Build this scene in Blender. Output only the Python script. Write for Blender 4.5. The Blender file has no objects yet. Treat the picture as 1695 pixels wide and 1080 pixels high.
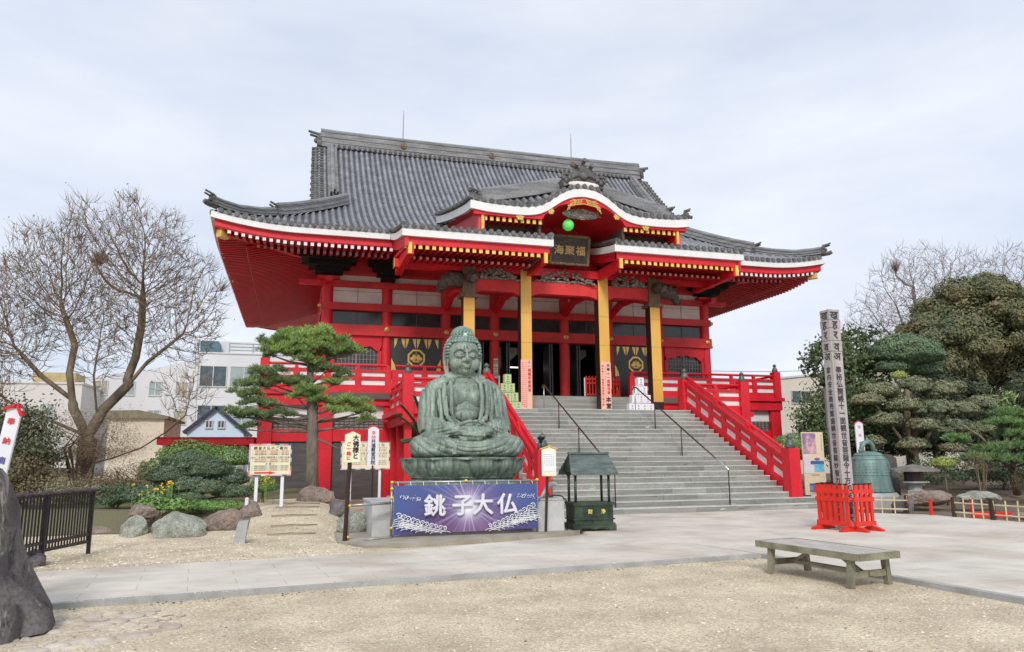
import bpy, math, random
import numpy as np
from mathutils import Vector, Matrix, noise
R=math.radians
sc=bpy.context.scene
# ---------------------------------------------------------------- camera
cd=bpy.data.cameras.new('camera'); cam=bpy.data.objects.new('camera',cd); sc.collection.objects.link(cam)
YAW,PITCH,ROLL=.283502535,.175383471,-.00765645914
fw=Vector((math.sin(YAW)*math.cos(PITCH),math.cos(YAW)*math.cos(PITCH),math.sin(PITCH)))
r0=Vector((math.cos(YAW),-math.sin(YAW),0)); u0=r0.cross(fw)
rr=r0*math.cos(ROLL)+u0*math.sin(ROLL); uu=u0*math.cos(ROLL)-r0*math.sin(ROLL)
M=Matrix.Identity(4)
for i in range(3):
    M[i][0]=rr[i];M[i][1]=uu[i];M[i][2]=-fw[i]
M[2][3]=1.6
cam.matrix_world=M
cd.sensor_width=36; cd.lens=1233.85/1695*36; cd.clip_end=3000; cd.clip_start=.05
sc.camera=cam
# ---------------------------------------------------------------- world
SUN_EL,SUN_AZ=R(38),R(198)      # azimuth from +Y towards +X
w=bpy.data.worlds.new('World'); sc.world=w; w.use_nodes=True
nt=w.node_tree; nt.nodes.clear(); N=nt.nodes.new; L=nt.links.new
out=N('ShaderNodeOutputWorld'); bg=N('ShaderNodeBackground'); L(bg.outputs[0],out.inputs[0])
sky=N('ShaderNodeTexSky'); sky.sky_type='NISHITA'; sky.sun_disc=False; sky.sun_elevation=SUN_EL; sky.sun_rotation=SUN_AZ
sky.air_density=1.0; sky.dust_density=2.0
vm=N('ShaderNodeVectorMath'); vm.operation='MULTIPLY'; vm.inputs[1].default_value=(9.0,9.0,9.5)
hs=N('ShaderNodeHueSaturation'); hs.inputs['Saturation'].default_value=.85; 
tc=N('ShaderNodeTexCoord'); mp=N('ShaderNodeMapping'); mp.inputs['Scale'].default_value=(1.0,1.0,3.2); mp.inputs['Rotation'].default_value=(0,R(6),R(20)); L(tc.outputs['Generated'],mp.inputs[0])
n1=N('ShaderNodeTexNoise'); n1.inputs['Scale'].default_value=1.5; n1.inputs['Detail'].default_value=6; n1.inputs['Roughness'].default_value=.5; n1.inputs['Distortion'].default_value=.5; L(mp.outputs[0],n1.inputs[0])
cr=N('ShaderNodeValToRGB'); cr.color_ramp.elements[0].position=.36; cr.color_ramp.elements[0].color=(.82,.82,.82,1); cr.color_ramp.elements[1].position=.66; cr.color_ramp.elements[1].color=(1,1,1,1); L(n1.outputs[0],cr.inputs[0])
n2=N('ShaderNodeTexNoise'); n2.inputs['Scale'].default_value=2.2; n2.inputs['Detail'].default_value=7; n2.inputs['Roughness'].default_value=.55; L(mp.outputs[0],n2.inputs[0])
cc=N('ShaderNodeValToRGB'); cc.color_ramp.elements[0].position=.35; cc.color_ramp.elements[0].color=(5.55,6.15,7.3,1); cc.color_ramp.elements[1].position=.7; cc.color_ramp.elements[1].color=(7.3,7.6,8.15,1); L(n2.outputs[0],cc.inputs[0])
mx=N('ShaderNodeMix'); mx.data_type='RGBA'; L(cr.outputs[0],mx.inputs[0])
L(sky.outputs[0],mx.inputs[6]); L(cc.outputs[0],mx.inputs[7])
L(mx.outputs[2],bg.inputs[0]); bg.inputs[1].default_value=.1
# ---------------------------------------------------------------- sun
sd=bpy.data.lights.new('sun','SUN'); sd.energy=1.65; sd.angle=R(14); sd.color=(1,.96,.9)
so=bpy.data.objects.new('sun',sd); sc.collection.objects.link(so)
sdir=Vector((math.sin(SUN_AZ)*math.cos(SUN_EL),math.cos(SUN_AZ)*math.cos(SUN_EL),math.sin(SUN_EL)))
so.rotation_euler=sdir.to_track_quat('Z','Y').to_euler()
sc.view_settings.view_transform='Standard'; sc.view_settings.look='None'; sc.view_settings.exposure=0.40; sc.view_settings.gamma=1
sc.cycles.max_bounces=6; sc.cycles.transparent_max_bounces=8
# ================================================================ helpers
COL=sc.collection
def tag(o,label=None,cat=None,group=None,kind=None):
    if label:o['label']=label
    if cat:o['category']=cat
    if group:o['group']=group
    if kind:o['kind']=kind
    return o
def thing(name,label,cat,loc=(0,0,0),group=None):
    o=bpy.data.objects.new(name,None); COL.objects.link(o); o.location=loc; o.empty_display_size=.3
    return tag(o,label,cat,group)
def wloc(p):
    v=Vector((0,0,0))
    while p is not None: v+=p.location; p=p.parent
    return v
def rotz(a): return Matrix.Rotation(a,4,'Z')
class MB:
    def __init__(s): s.v=[];s.f=[];s.m=[]
    def add(s,vs,fs,mi=0):
        b=len(s.v); s.v.extend([tuple(v) for v in vs]); s.f.extend([tuple(i+b for i in f) for f in fs]); s.m.extend([mi]*len(fs)); return s
    def box(s,x0,x1,y0,y1,z0,z1,mi=0,M=None):
        vs=[(x,y,z) for z in (z0,z1) for y in (y0,y1) for x in (x0,x1)]
        if M is not None: vs=[M@Vector(v) for v in vs]
        return s.add(vs,[(0,2,3,1),(4,5,7,6),(0,1,5,4),(2,6,7,3),(0,4,6,2),(1,3,7,5)],mi)
    def bar(s,p,q,w,h,mi=0,up=(0,0,1)):
        p=Vector(p);q=Vector(q);d=(q-p); L_=d.length; d.normalize(); up=Vector(up)
        sx=d.cross(up); 
        if sx.length<1e-4: sx=d.cross(Vector((0,1,0)))
        sx.normalize(); uz=sx.cross(d)
        vs=[]
        for e in (p,q):
            for a,b in ((-1,-1),(1,-1),(1,1),(-1,1)): vs.append(e+sx*(a*w/2)+uz*(b*h/2))
        return s.add(vs,[(0,1,2,3),(4,7,6,5),(0,4,5,1),(1,5,6,2),(2,6,7,3),(3,7,4,0)],mi)
    def tube(s,pts,rad,n=8,mi=0,caps=True,sq=(1,1)):
        pts=[Vector(p) for p in pts]; k=len(pts)
        if not hasattr(rad,'__len__'): rad=[rad]*k
        prev=None; vs=[];fs=[]
        for i in range(k):
            d=(pts[min(i+1,k-1)]-pts[max(i-1,0)]); 
            if d.length<1e-7:d=Vector((0,0,1))
            d.normalize()
            if prev is None:
                a=Vector((0,0,1)) if abs(d.z)<.9 else Vector((1,0,0)); x=d.cross(a).normalized()
            else:
                x=prev-d*prev.dot(d); 
                if x.length<1e-5: x=d.orthogonal()
                x.normalize()
            prev=x; y=d.cross(x)
            for j in range(n):
                a=2*math.pi*j/n; vs.append(pts[i]+(x*math.cos(a)*sq[0]+y*math.sin(a)*sq[1])*rad[i])
        for i in range(k-1):
            for j in range(n):
                j2=(j+1)%n; fs.append((i*n+j,i*n+j2,(i+1)*n+j2,(i+1)*n+j))
        if caps: fs.append(tuple(range(n-1,-1,-1))); fs.append(tuple((k-1)*n+j for j in range(n)))
        return s.add(vs,fs,mi)
    def lathe(s,c,prof,n=20,mi=0,a0=0):
        vs=[];fs=[];k=len(prof)
        for r,z in prof:
            for j in range(n):
                a=a0+2*math.pi*j/n; vs.append((c[0]+r*math.cos(a),c[1]+r*math.sin(a),c[2]+z))
        for i in range(k-1):
            for j in range(n):
                j2=(j+1)%n; fs.append((i*n+j,i*n+j2,(i+1)*n+j2,(i+1)*n+j))
        fs.append(tuple(range(n-1,-1,-1))); fs.append(tuple((k-1)*n+j for j in range(n)))
        return s.add(vs,fs,mi)
    def prism(s,poly,a,b,axis='Y',mi=0):
        # poly in (u,z) ; extruded along axis from a to b
        n=len(poly)
        if axis=='Y': vs=[(u,a,z) for u,z in poly]+[(u,b,z) for u,z in poly]
        elif axis=='X': vs=[(a,u,z) for u,z in poly]+[(b,u,z) for u,z in poly]
        else: vs=[(u,z,a) for u,z in poly]+[(u,z,b) for u,z in poly]
        fs=[tuple(range(n-1,-1,-1)),tuple(range(n,2*n))]+[(i,(i+1)%n,n+(i+1)%n,n+i) for i in range(n)]
        return s.add(vs,fs,mi)
    def ball(s,c,r,nu=12,nv=8,mi=0,M=None):
        if not hasattr(r,'__len__'): r=(r,r,r)
        vs=[];fs=[]
        for i in range(nv+1):
            t=math.pi*i/nv
            for j in range(nu):
                a=2*math.pi*j/nu; p=Vector((r[0]*math.sin(t)*math.cos(a),r[1]*math.sin(t)*math.sin(a),r[2]*math.cos(t)))
                if M is not None: p=M@p
                vs.append(p+Vector(c))
        for i in range(nv):
            for j in range(nu):
                j2=(j+1)%nu; fs.append((i*nu+j,(i+1)*nu+j,(i+1)*nu+j2,i*nu+j2))
        return s.add(vs,fs,mi)
    def grid(s,fn,nu,nv,mi=0):
        vs=[fn(i/nu,j/nv) for j in range(nv+1) for i in range(nu+1)]
        fs=[(j*(nu+1)+i,j*(nu+1)+i+1,(j+1)*(nu+1)+i+1,(j+1)*(nu+1)+i) for j in range(nv) for i in range(nu)]
        return s.add(vs,fs,mi)
    def xf(s,Mx):
        s.v=[tuple(Mx@Vector(v)) for v in s.v]; return s
    def build(s,name,mat,parent=None,smooth=False,auto=None,label=None):
        off=wloc(parent) if parent is not None else Vector((0,0,0))
        me=bpy.data.meshes.new(name); me.from_pydata([(v[0]-off.x,v[1]-off.y,v[2]-off.z) for v in s.v],[],s.f); 
        mats=mat if isinstance(mat,(list,tuple)) else [mat]
        for m_ in mats: me.materials.append(m_)
        if len(mats)>1: me.polygons.foreach_set('material_index',s.m)
        if smooth: me.polygons.foreach_set('use_smooth',[True]*len(me.polygons))
        me.validate(); me.update()
        if auto is not None:
            me.polygons.foreach_set('use_smooth',[True]*len(me.polygons)); me.set_sharp_from_angle(angle=R(auto))
        o=bpy.data.objects.new(name,me); COL.objects.link(o); o.parent=parent
        if label:o['label']=label
        return o
def bsplit(mb,name,mat,parent=None,gap=.3,**k):
    """build separate clusters of a mesh (left and right, each post) as objects of their own"""
    n=len(mb.v); par=list(range(n))
    def fd(a):
        while par[a]!=a: par[a]=par[par[a]]; a=par[a]
        return a
    for f in mb.f:
        a=fd(f[0])
        for i in f[1:]: par[fd(i)]=a
    isl={}
    for i in range(n): isl.setdefault(fd(i),[]).append(i)
    ks=list(isl); bb=[]
    V=np.array(mb.v)
    for q in ks: p=V[isl[q]]; bb.append([p.min(0)-gap/2,p.max(0)+gap/2])
    g=list(range(len(ks)))
    def fg(a):
        while g[a]!=a: g[a]=g[g[a]]; a=g[a]
        return a
    for i in range(len(ks)):
        for j in range(i):
            if fg(i)!=fg(j) and np.all(bb[i][0]<=bb[j][1]) and np.all(bb[j][0]<=bb[i][1]): g[fg(i)]=fg(j)
    own={}
    for i,q in enumerate(ks):
        for v in isl[q]: own[v]=fg(i)
    subs={}
    for f,mi in zip(mb.f,mb.m):
        o=own[f[0]]; sb=subs.setdefault(o,(MB(),{}))
        r=[]
        for v in f:
            if v not in sb[1]: sb[1][v]=len(sb[0].v); sb[0].v.append(mb.v[v])
            r.append(sb[1][v])
        sb[0].f.append(tuple(r)); sb[0].m.append(mi)
    return [sb[0].build(name,mat,parent,**k) for sb in subs.values()]
def npobj(name,V,Q,mat,parent=None,smooth=False):
    off=np.array(wloc(parent)) if parent is not None else np.zeros(3)
    V=np.asarray(V,dtype=np.float32)-off.astype(np.float32); Q=np.asarray(Q,dtype=np.int32); k=Q.shape[1]
    me=bpy.data.meshes.new(name); me.vertices.add(len(V)); me.vertices.foreach_set('co',V.ravel())
    me.loops.add(Q.size); me.loops.foreach_set('vertex_index',Q.ravel())
    me.polygons.add(len(Q)); me.polygons.foreach_set('loop_start',np.arange(0,Q.size,k,dtype=np.int32))
    if smooth: me.polygons.foreach_set('use_smooth',np.ones(len(Q),dtype=bool))
    me.materials.append(mat); me.update(calc_edges=True); me.validate()
    o=bpy.data.objects.new(name,me); COL.objects.link(o); o.parent=parent
    return o
# ---------------------------------------------------------------- text
_tc={}
def glyph(ch):
    if ch in _tc: return _tc[ch]
    cu=bpy.data.curves.new('t','FONT'); cu.body=ch; cu.size=1; cu.align_x='CENTER'; cu.resolution_u=2
    ob=bpy.data.objects.new('t',cu); COL.objects.link(ob)
    dg=bpy.context.evaluated_depsgraph_get(); dg.update()
    me=bpy.data.meshes.new_from_object(ob.evaluated_get(dg))
    vs=[tuple(v.co) for v in me.vertices]; fs=[tuple(p.vertices) for p in me.polygons]
    bpy.data.objects.remove(ob); bpy.data.curves.remove(cu); bpy.data.meshes.remove(me)
    if vs:
        x0=min(v[0] for v in vs);x1=max(v[0] for v in vs);y0=min(v[1] for v in vs);y1=max(v[1] for v in vs)
    else: x0=x1=y0=y1=0
    _tc[ch]=(vs,fs,(x0,x1,y0,y1)); return _tc[ch]
def put(mb,ch,c,size,mi=0,ux=(1,0,0),uz=(0,0,1),bold=0,sx=1):
    """one character centred at c in the plane ux,uz; size= em height"""
    vs,fs,bb=glyph(ch); 
    if not vs: return
    cx=(bb[0]+bb[1])/2; cy=.38
    c=Vector(c);ux=Vector(ux);uz=Vector(uz); n=ux.cross(uz)
    offs=[(0,0)] if not bold else [(0,0),(bold,0),(-bold,0),(0,bold),(0,-bold)]
    for k,(a,b) in enumerate(offs):
        mb.add([c+ux*((v[0]-cx)*size*sx+a)+uz*((v[1]-cy)*size+b)+n*(.0004*k) for v in vs],fs,mi)
def vtext(mb,s,x,y,z,size,pitch=None,mi=0,**k):
    p=pitch or size*1.05
    for i,ch in enumerate(s): put(mb,ch,(x,y,z-i*p),size,mi,**k)
def htext(mb,s,x,y,z,size,pitch=None,mi=0,**k):
    p=pitch or size*1.0
    n=len(s)
    for i,ch in enumerate(s): put(mb,ch,(x+(i-(n-1)/2)*p,y,z),size,mi,**k)
# ---------------------------------------------------------------- materials
def P(name,c1,c2=None,rough=.6,scale=3,det=6,bump=0,bscale=None,metal=0,pos=(.35,.65),stretch=(1,1,1),fine=.12,fscale=60,island=0,coat=0,spec=.5,bdist=.05):
    m=bpy.data.materials.new(name); m.use_nodes=True; t=m.node_tree; b=t.nodes['Principled BSDF']; n=t.nodes.new; l=t.links.new
    b.inputs['Roughness'].default_value=rough; b.inputs['Metallic'].default_value=metal; b.inputs['Coat Weight'].default_value=coat; b.inputs['Specular IOR Level'].default_value=spec
    if c2 is None: c2=tuple(min(1,c*.78) for c in c1)
    tc=n('ShaderNodeTexCoord'); mp=n('ShaderNodeMapping'); mp.inputs['Scale'].default_value=stretch; l(tc.outputs['Object'],mp.inputs[0])
    nz=n('ShaderNodeTexNoise'); nz.inputs['Scale'].default_value=scale; nz.inputs['Detail'].default_value=det; nz.inputs['Roughness'].default_value=.6; l(mp.outputs[0],nz.inputs[0])
    rp=n('ShaderNodeValToRGB'); rp.color_ramp.elements[0].position=pos[0]; rp.color_ramp.elements[1].position=pos[1]
    rp.color_ramp.elements[0].color=(*c2,1); rp.color_ramp.elements[1].color=(*c1,1); l(nz.outputs[0],rp.inputs[0])
    last=rp.outputs[0]
    nf=n('ShaderNodeTexNoise'); nf.inputs['Scale'].default_value=fscale; nf.inputs['Detail'].default_value=3; l(tc.outputs['Object'],nf.inputs[0])
    if fine:
        mr=n('ShaderNodeMapRange'); mr.inputs[1].default_value=.3; mr.inputs[2].default_value=.7; mr.inputs[3].default_value=1-fine; mr.inputs[4].default_value=1+fine; l(nf.outputs[0],mr.inputs[0])
        mu=n('ShaderNodeVectorMath'); mu.operation='SCALE'; l(last,mu.inputs[0]); l(mr.outputs[0],mu.inputs['Scale']); last=mu.outputs[0]
    if island:
        g=n('ShaderNodeNewGeometry'); mr=n('ShaderNodeMapRange'); mr.inputs[3].default_value=1-island; mr.inputs[4].default_value=1+island; l(g.outputs['Random Per Island'],mr.inputs[0])
        mu=n('ShaderNodeVectorMath'); mu.operation='SCALE'; l(last,mu.inputs[0]); l(mr.outputs[0],mu.inputs['Scale']); last=mu.outputs[0]
    l(last,b.inputs['Base Color'])
    if bump:
        bn=n('ShaderNodeTexNoise'); bn.inputs['Scale'].default_value=bscale or scale*6; bn.inputs['Detail'].default_value=6; l(mp.outputs[0],bn.inputs[0])
        bp=n('ShaderNodeBump'); bp.inputs['Strength'].default_value=bump; bp.inputs['Distance'].default_value=bdist; l(bn.outputs[0],bp.inputs['Height']); l(bp.outputs[0],b.inputs['Normal'])
    return m
def emit(name,c,s):
    m=P(name,c,fine=0); b=m.node_tree.nodes['Principled BSDF']; b.inputs['Emission Color'].default_value=(*c,1); b.inputs['Emission Strength'].default_value=s; return m
RED=P('red_lacquer',(.74,.011,.026),(.58,.009,.022),rough=.52,scale=1.3,bump=.12,bscale=25,fine=.09,fscale=9,stretch=(1,1,.5),bdist=.01)
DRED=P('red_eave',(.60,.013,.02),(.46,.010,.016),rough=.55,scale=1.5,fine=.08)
UPRED=P('red_upper',(.72,.035,.035),(.50,.022,.024),rough=.6,scale=1.1,bump=.15,bscale=20,fine=.1,bdist=.01)
def stain(m,scl,thr,col,st,alpha=.8,soft=.05):
    t=m.node_tree;n=t.nodes.new;l=t.links.new;b=t.nodes['Principled BSDF'];src=b.inputs['Base Color'].links[0].from_socket
    tc=n('ShaderNodeTexCoord');mp=n('ShaderNodeMapping');mp.inputs['Scale'].default_value=st;l(tc.outputs['Object'],mp.inputs[0])
    z=n('ShaderNodeTexNoise');z.inputs['Scale'].default_value=scl;z.inputs['Detail'].default_value=7;z.inputs['Roughness'].default_value=.7;l(mp.outputs[0],z.inputs[0])
    r=n('ShaderNodeValToRGB');r.color_ramp.elements[0].position=thr;r.color_ramp.elements[1].position=thr+soft;r.color_ramp.elements[0].color=(0,0,0,1);r.color_ramp.elements[1].color=(alpha,alpha,alpha,1);l(z.outputs[0],r.inputs[0])
    mx=n('ShaderNodeMix');mx.data_type='RGBA';l(r.outputs[0],mx.inputs[0]);l(src,mx.inputs[6]);mx.inputs[7].default_value=(*col,1);l(mx.outputs[2],b.inputs['Base Color'])
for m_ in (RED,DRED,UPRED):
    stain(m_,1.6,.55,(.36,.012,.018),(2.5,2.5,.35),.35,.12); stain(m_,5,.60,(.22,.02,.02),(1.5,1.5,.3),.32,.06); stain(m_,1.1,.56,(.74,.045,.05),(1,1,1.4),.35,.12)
ORNG=P('orange_paint',(.76,.030,.014),(.62,.024,.012),rough=.4,scale=4,fine=.05)
WHT=P('white_paint',(.82,.82,.81),(.72,.72,.71),rough=.5,scale=2,fine=.04)
PLAS=P('aged_plaster',(.80,.74,.70),(.62,.56,.52),rough=.7,scale=1.2,fine=.08)
GOLDP=P('gold_panel',(.80,.46,.10),(.72,.40,.08),rough=.42,scale=1,fine=.04,metal=.15,stretch=(1,1,.4))
GOLD=P('gold_fitting',(.85,.58,.18),(.62,.38,.09),rough=.35,scale=12,metal=.5)
YEL=P('yellow_tip',(.85,.62,.12),(.75,.5,.1),rough=.5,scale=4)
PAN=P('pan_tile',(.085,.09,.105),(.04,.042,.05),rough=.5,scale=1.6,fine=.3,fscale=10)
TILE=P('roof_tile',(.33,.34,.365),(.15,.155,.17),rough=.42,scale=1.6,pos=(.3,.72),bump=.4,bscale=9,fine=.3,fscale=14,bdist=.02)
TILED=P('dark_tile',(.16,.155,.15),(.06,.058,.056),rough=.55,scale=3,bump=.6,bscale=22,fine=.3,fscale=18,bdist=.03)
TILEL=P('ridge_plate',(.27,.27,.275),(.14,.14,.145),rough=.5,scale=2,fine=.2,fscale=12,stretch=(.4,.4,3),bump=.3,bscale=6,bdist=.02)
BLK=P('black_net',(.012,.011,.012),(.004,.004,.004),rough=.9,scale=8)
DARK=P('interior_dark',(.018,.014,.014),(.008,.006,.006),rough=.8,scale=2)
DBRN=P('dark_brown_wood',(.05,.022,.014),(.025,.012,.008),rough=.45,scale=3,stretch=(4,4,.4))
BRNW=P('weathered_wood',(.24,.15,.09),(.11,.065,.04),rough=.7,scale=3,stretch=(4,4,.5),bump=.4)
CARV=P('carved_wood',(.40,.37,.33),(.13,.11,.09),rough=.8,scale=7,bump=1,bscale=16,bdist=.06)
GLASS=P('window_glass',(.055,.06,.06),(.025,.028,.03),rough=.12,scale=1.2,fine=0)
GRIDW=P('window_screen',(.30,.28,.26),(.2,.19,.18),rough=.5,scale=2)
GWALL=P('grey_board_wall',(.12,.105,.10),(.075,.068,.068),rough=.7,scale=1.4,stretch=(1,1,5))
BLKP=P('black_lacquer_panel',(.045,.042,.040),(.03,.028,.028),rough=.35,scale=1,fine=.05)
PINK=P('pink_poster',(.88,.50,.40),(.85,.47,.37),rough=.6,scale=2,fine=.02)
INKR=P('red_ink',(.72,.05,.04),rough=.6,fine=0)
INKB=P('black_ink',(.015,.013,.014),rough=.6,fine=0)
INKG=P('gold_ink',(.62,.42,.16),rough=.5,fine=0)
CREAM=P('cream_board',(.80,.76,.55),(.76,.72,.52),rough=.6,scale=3,fine=.02)
WBRD=P('white_board',(.80,.80,.84),(.76,.76,.8),rough=.5,scale=3,fine=.02)
STEEL=P('brushed_steel',(.6,.6,.6),(.45,.45,.45),rough=.28,metal=.9,scale=4)
RUST=P('brown_rail',(.09,.045,.035),(.05,.03,.025),rough=.35,scale=5,metal=.3)
GRAN=P('granite',(.42,.42,.40),(.30,.30,.29),rough=.75,scale=2.5,fine=.2,fscale=90,bump=.2,bscale=50,bdist=.005)
PATB=P('green_bronze_finial',(.13,.17,.14),(.06,.075,.065),rough=.5,scale=8,metal=.2)
FLW=P('yellow_flower',(.9,.65,.03),(.8,.5,.02),rough=.6,island=.2)
BARK=P('bark',(.25,.20,.13),(.09,.07,.048),rough=.9,scale=4,bump=1,bscale=18,stretch=(1,1,.35),bdist=.04)
TWIG=P('twig',(.23,.155,.10),(.13,.088,.066),rough=.85,scale=2,fine=0)
C0=10.95
def sm(t): t=max(0,min(1,t)); return t*t*(3-2*t)
def ht(x,y):
    z=-.06+.05*sm((y-(13.1+.11*x))/.5)*sm((2.2-x)/.8)
    z+=.45*sm((y-16.6)/3.8)*sm((1.9-x)/1.2)
    z+=.28*sm((y-19.5)/3)*sm((x-16.8)/1.5)
    if y<60 and abs(x-4)<60: z+=.02*noise.noise(Vector((x*.5,y*.5,0)))*(1 if y>13.5 or x<0 else .5)
    return z
# ---------------------------------------------------------------- ground
GRAV=P('gravel_ground',(.70,.60,.435),(.50,.41,.285),rough=.95,scale=1.1,det=10,bump=1,bscale=26,fine=.34,fscale=38,bdist=.035)
def speck(m,sc1,col,thr):
    t=m.node_tree; n=t.nodes.new; l=t.links.new; b=t.nodes['Principled BSDF']; src=b.inputs['Base Color'].links[0].from_socket
    tc=n('ShaderNodeTexCoord'); v=n('ShaderNodeTexVoronoi'); v.inputs['Scale'].default_value=sc1; l(tc.outputs['Object'],v.inputs['Vector'])
    nz=n('ShaderNodeTexNoise'); nz.inputs['Scale'].default_value=.9; nz.inputs['Detail'].default_value=4; l(tc.outputs['Object'],nz.inputs[0])
    ad=n('ShaderNodeMath'); ad.operation='MULTIPLY_ADD'; ad.inputs[1].default_value=.22; l(nz.outputs[0],ad.inputs[0]); 
    sb=n('ShaderNodeMath'); sb.operation='SUBTRACT'; sb.inputs[0].default_value=thr; l(v.outputs['Distance'],ad.inputs[2]); 
    l(ad.outputs[0],sb.inputs[1])
    cl=n('ShaderNodeMath'); cl.operation='MULTIPLY'; cl.inputs[1].default_value=14; cl.use_clamp=True; l(sb.outputs[0],cl.inputs[0])
    mx=n('ShaderNodeMix'); mx.data_type='RGBA'; l(cl.outputs[0],mx.inputs[0]); l(src,mx.inputs[6]); mx.inputs[7].default_value=(*col,1); l(mx.outputs[2],b.inputs['Base Color'])
stain(GRAV,.8,.52,(.40,.32,.23),(1,1,1),.5,.15); stain(GRAV,9,.62,(.30,.24,.18),(1,1,1),.5,.05)
speck(GRAV,26,(.16,.135,.12),.20); speck(GRAV,47,(.80,.76,.68),.22)
def axis(a,b,n,lo,hi): 
    c=list(np.linspace(a,b,n)); l=[];s=(b-a)/n;x=a
    while x>lo: s*=1.5; x-=s; l.append(x)
    r=[];s=(b-a)/n;x=b
    while x<hi: s*=1.5; x+=s; r.append(x)
    return l[::-1]+c+r
gx=axis(-12,30,130,-1500,1500); gy=axis(-2,32,110,-300,2500)
g=MB(); g.add([(x,y,ht(x,y)) for y in gy for x in gx],[(j*len(gx)+i,j*len(gx)+i+1,(j+1)*len(gx)+i+1,(j+1)*len(gx)+i) for j in range(len(gy)-1) for i in range(len(gx)-1)])
tag(g.build('ground',GRAV,smooth=True),kind='structure')
def patch(name,x0,x1,y0,y1,fn,mat,dz=.012,st=.35,kind='structure'):
    p=MB(); nx=int((x1-x0)/st);ny=int((y1-y0)/st); idx={}
    for j in range(ny+1):
        for i in range(nx+1):
            x=x0+(x1-x0)*i/nx;y=y0+(y1-y0)*j/ny; idx[(i,j)]=len(p.v); p.v.append((x,y,ht(x,y)+dz))
    for j in range(ny):
        for i in range(nx):
            x=x0+(x1-x0)*(i+.5)/nx;y=y0+(y1-y0)*(j+.5)/ny
            if fn(x,y): p.f.append((idx[(i,j)],idx[(i+1,j)],idx[(i+1,j+1)],idx[(i,j+1)])); p.m.append(0)
    return tag(p.build(name,mat,smooth=True),kind=kind)
# paving : path and forecourt ------------------------------------------------
def paving_mat(name,rot,bw,bh):
    m=P(name,(.70,.645,.565),(.56,.52,.46),rough=.7,scale=.9,fine=.1,fscale=70,bump=.15,bscale=40,bdist=.005)
    t=m.node_tree; n=t.nodes.new; l=t.links.new; b=t.nodes['Principled BSDF']; src=b.inputs['Base Color'].links[0].from_socket
    tc=n('ShaderNodeTexCoord'); mp=n('ShaderNodeMapping'); mp.inputs['Rotation'].default_value=(0,0,-rot); l(tc.outputs['Object'],mp.inputs[0])
    br=n('ShaderNodeTexBrick'); br.inputs['Scale'].default_value=1; br.inputs['Mortar Size'].default_value=.006; br.inputs['Brick Width'].default_value=bw; br.inputs['Row Height'].default_value=bh; br.inputs['Mortar Smooth'].default_value=.3; br.inputs['Bias'].default_value=0
    br.inputs['Color1'].default_value=(.96,.96,.96,1); br.inputs['Color2'].default_value=(1.03,1.02,1.0,1); br.inputs['Mortar'].default_value=(.66,.63,.59,1); l(mp.outputs[0],br.inputs[0])
    mu=n('ShaderNodeVectorMath'); mu.operation='MULTIPLY'; l(src,mu.inputs[0]); l(br.outputs[0],mu.inputs[1])
    nz=n('ShaderNodeTexNoise'); nz.inputs['Scale'].default_value=.6; nz.inputs['Detail'].default_value=8; nz.inputs['Distortion'].default_value=.8; l(mp.outputs[0],nz.inputs[0])
    rp=n('ShaderNodeValToRGB'); rp.color_ramp.elements[0].position=.3; rp.color_ramp.elements[0].color=(.76,.73,.68,1); rp.color_ramp.elements[1].position=.55; rp.color_ramp.elements[1].color=(1,1,1,1); l(nz.outputs[0],rp.inputs[0])
    m2=n('ShaderNodeVectorMath'); m2.operation='MULTIPLY'; l(mu.outputs[0],m2.inputs[0]); l(rp.outputs[0],m2.inputs[1]); l(m2.outputs[0],b.inputs['Base Color']); return m
PAV=paving_mat('paving_stone',R(6.5),1.2,.42); PLZ=paving_mat('forecourt_stone',R(4),.9,.6)
for m_ in (PAV,PLZ): stain(m_,1.3,.58,(.40,.36,.30),(.5,1.6,1),.4,.12); stain(m_,7,.66,(.25,.22,.19),(1,1,1),.5,.04)
# path: front kerb (-2.48,10.02)->(7.5,11.16)
def pv(name,poly,z0,z1,mat):
    m=MB(); m.prism(poly,z0,z1,'Z'); return tag(m.build(name,mat),kind='structure')
k0=Vector((-2.48,10.02,0)); kd=(Vector((7.52,11.16,0))-k0).normalized(); kn=Vector((-kd.y,kd.x,0))
def kp(a,b): v=k0+kd*a+kn*b; return (v.x,v.y)
pv('path',[kp(-14,.12),kp(10.06,.12),(7.15,13.4),(6.72,15.3),(5.4,14.95),(1.62,13.62),kp(-14,2.9)],-.3,0,PAV)
pv('path_kerb',[kp(-14,0),kp(10.02,0),kp(10.06,.117),kp(-14,.117)],-.3,.006,GRAN)
pv('forecourt',[(7.62,11.2),(8.06,6.7),(8.25,-3),(45,-3),(45,10),(17.0,12.2),(16.9,14.3),(16.7,17.0),(15.2,18.9),(16.4,20.0),(16.4,20.6),(6.2,20.6),(5.7,17.0),(6.2,16.0),(6.75,15.32),(7.18,13.4)],-.3,-.004,PLZ)
pv('forecourt_kerb',[(7.52,11.16),(7.94,6.7),(8.13,-3),(8.247,-3),(8.057,6.7),(7.617,11.2)],-.3,.008,GRAN)
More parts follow.
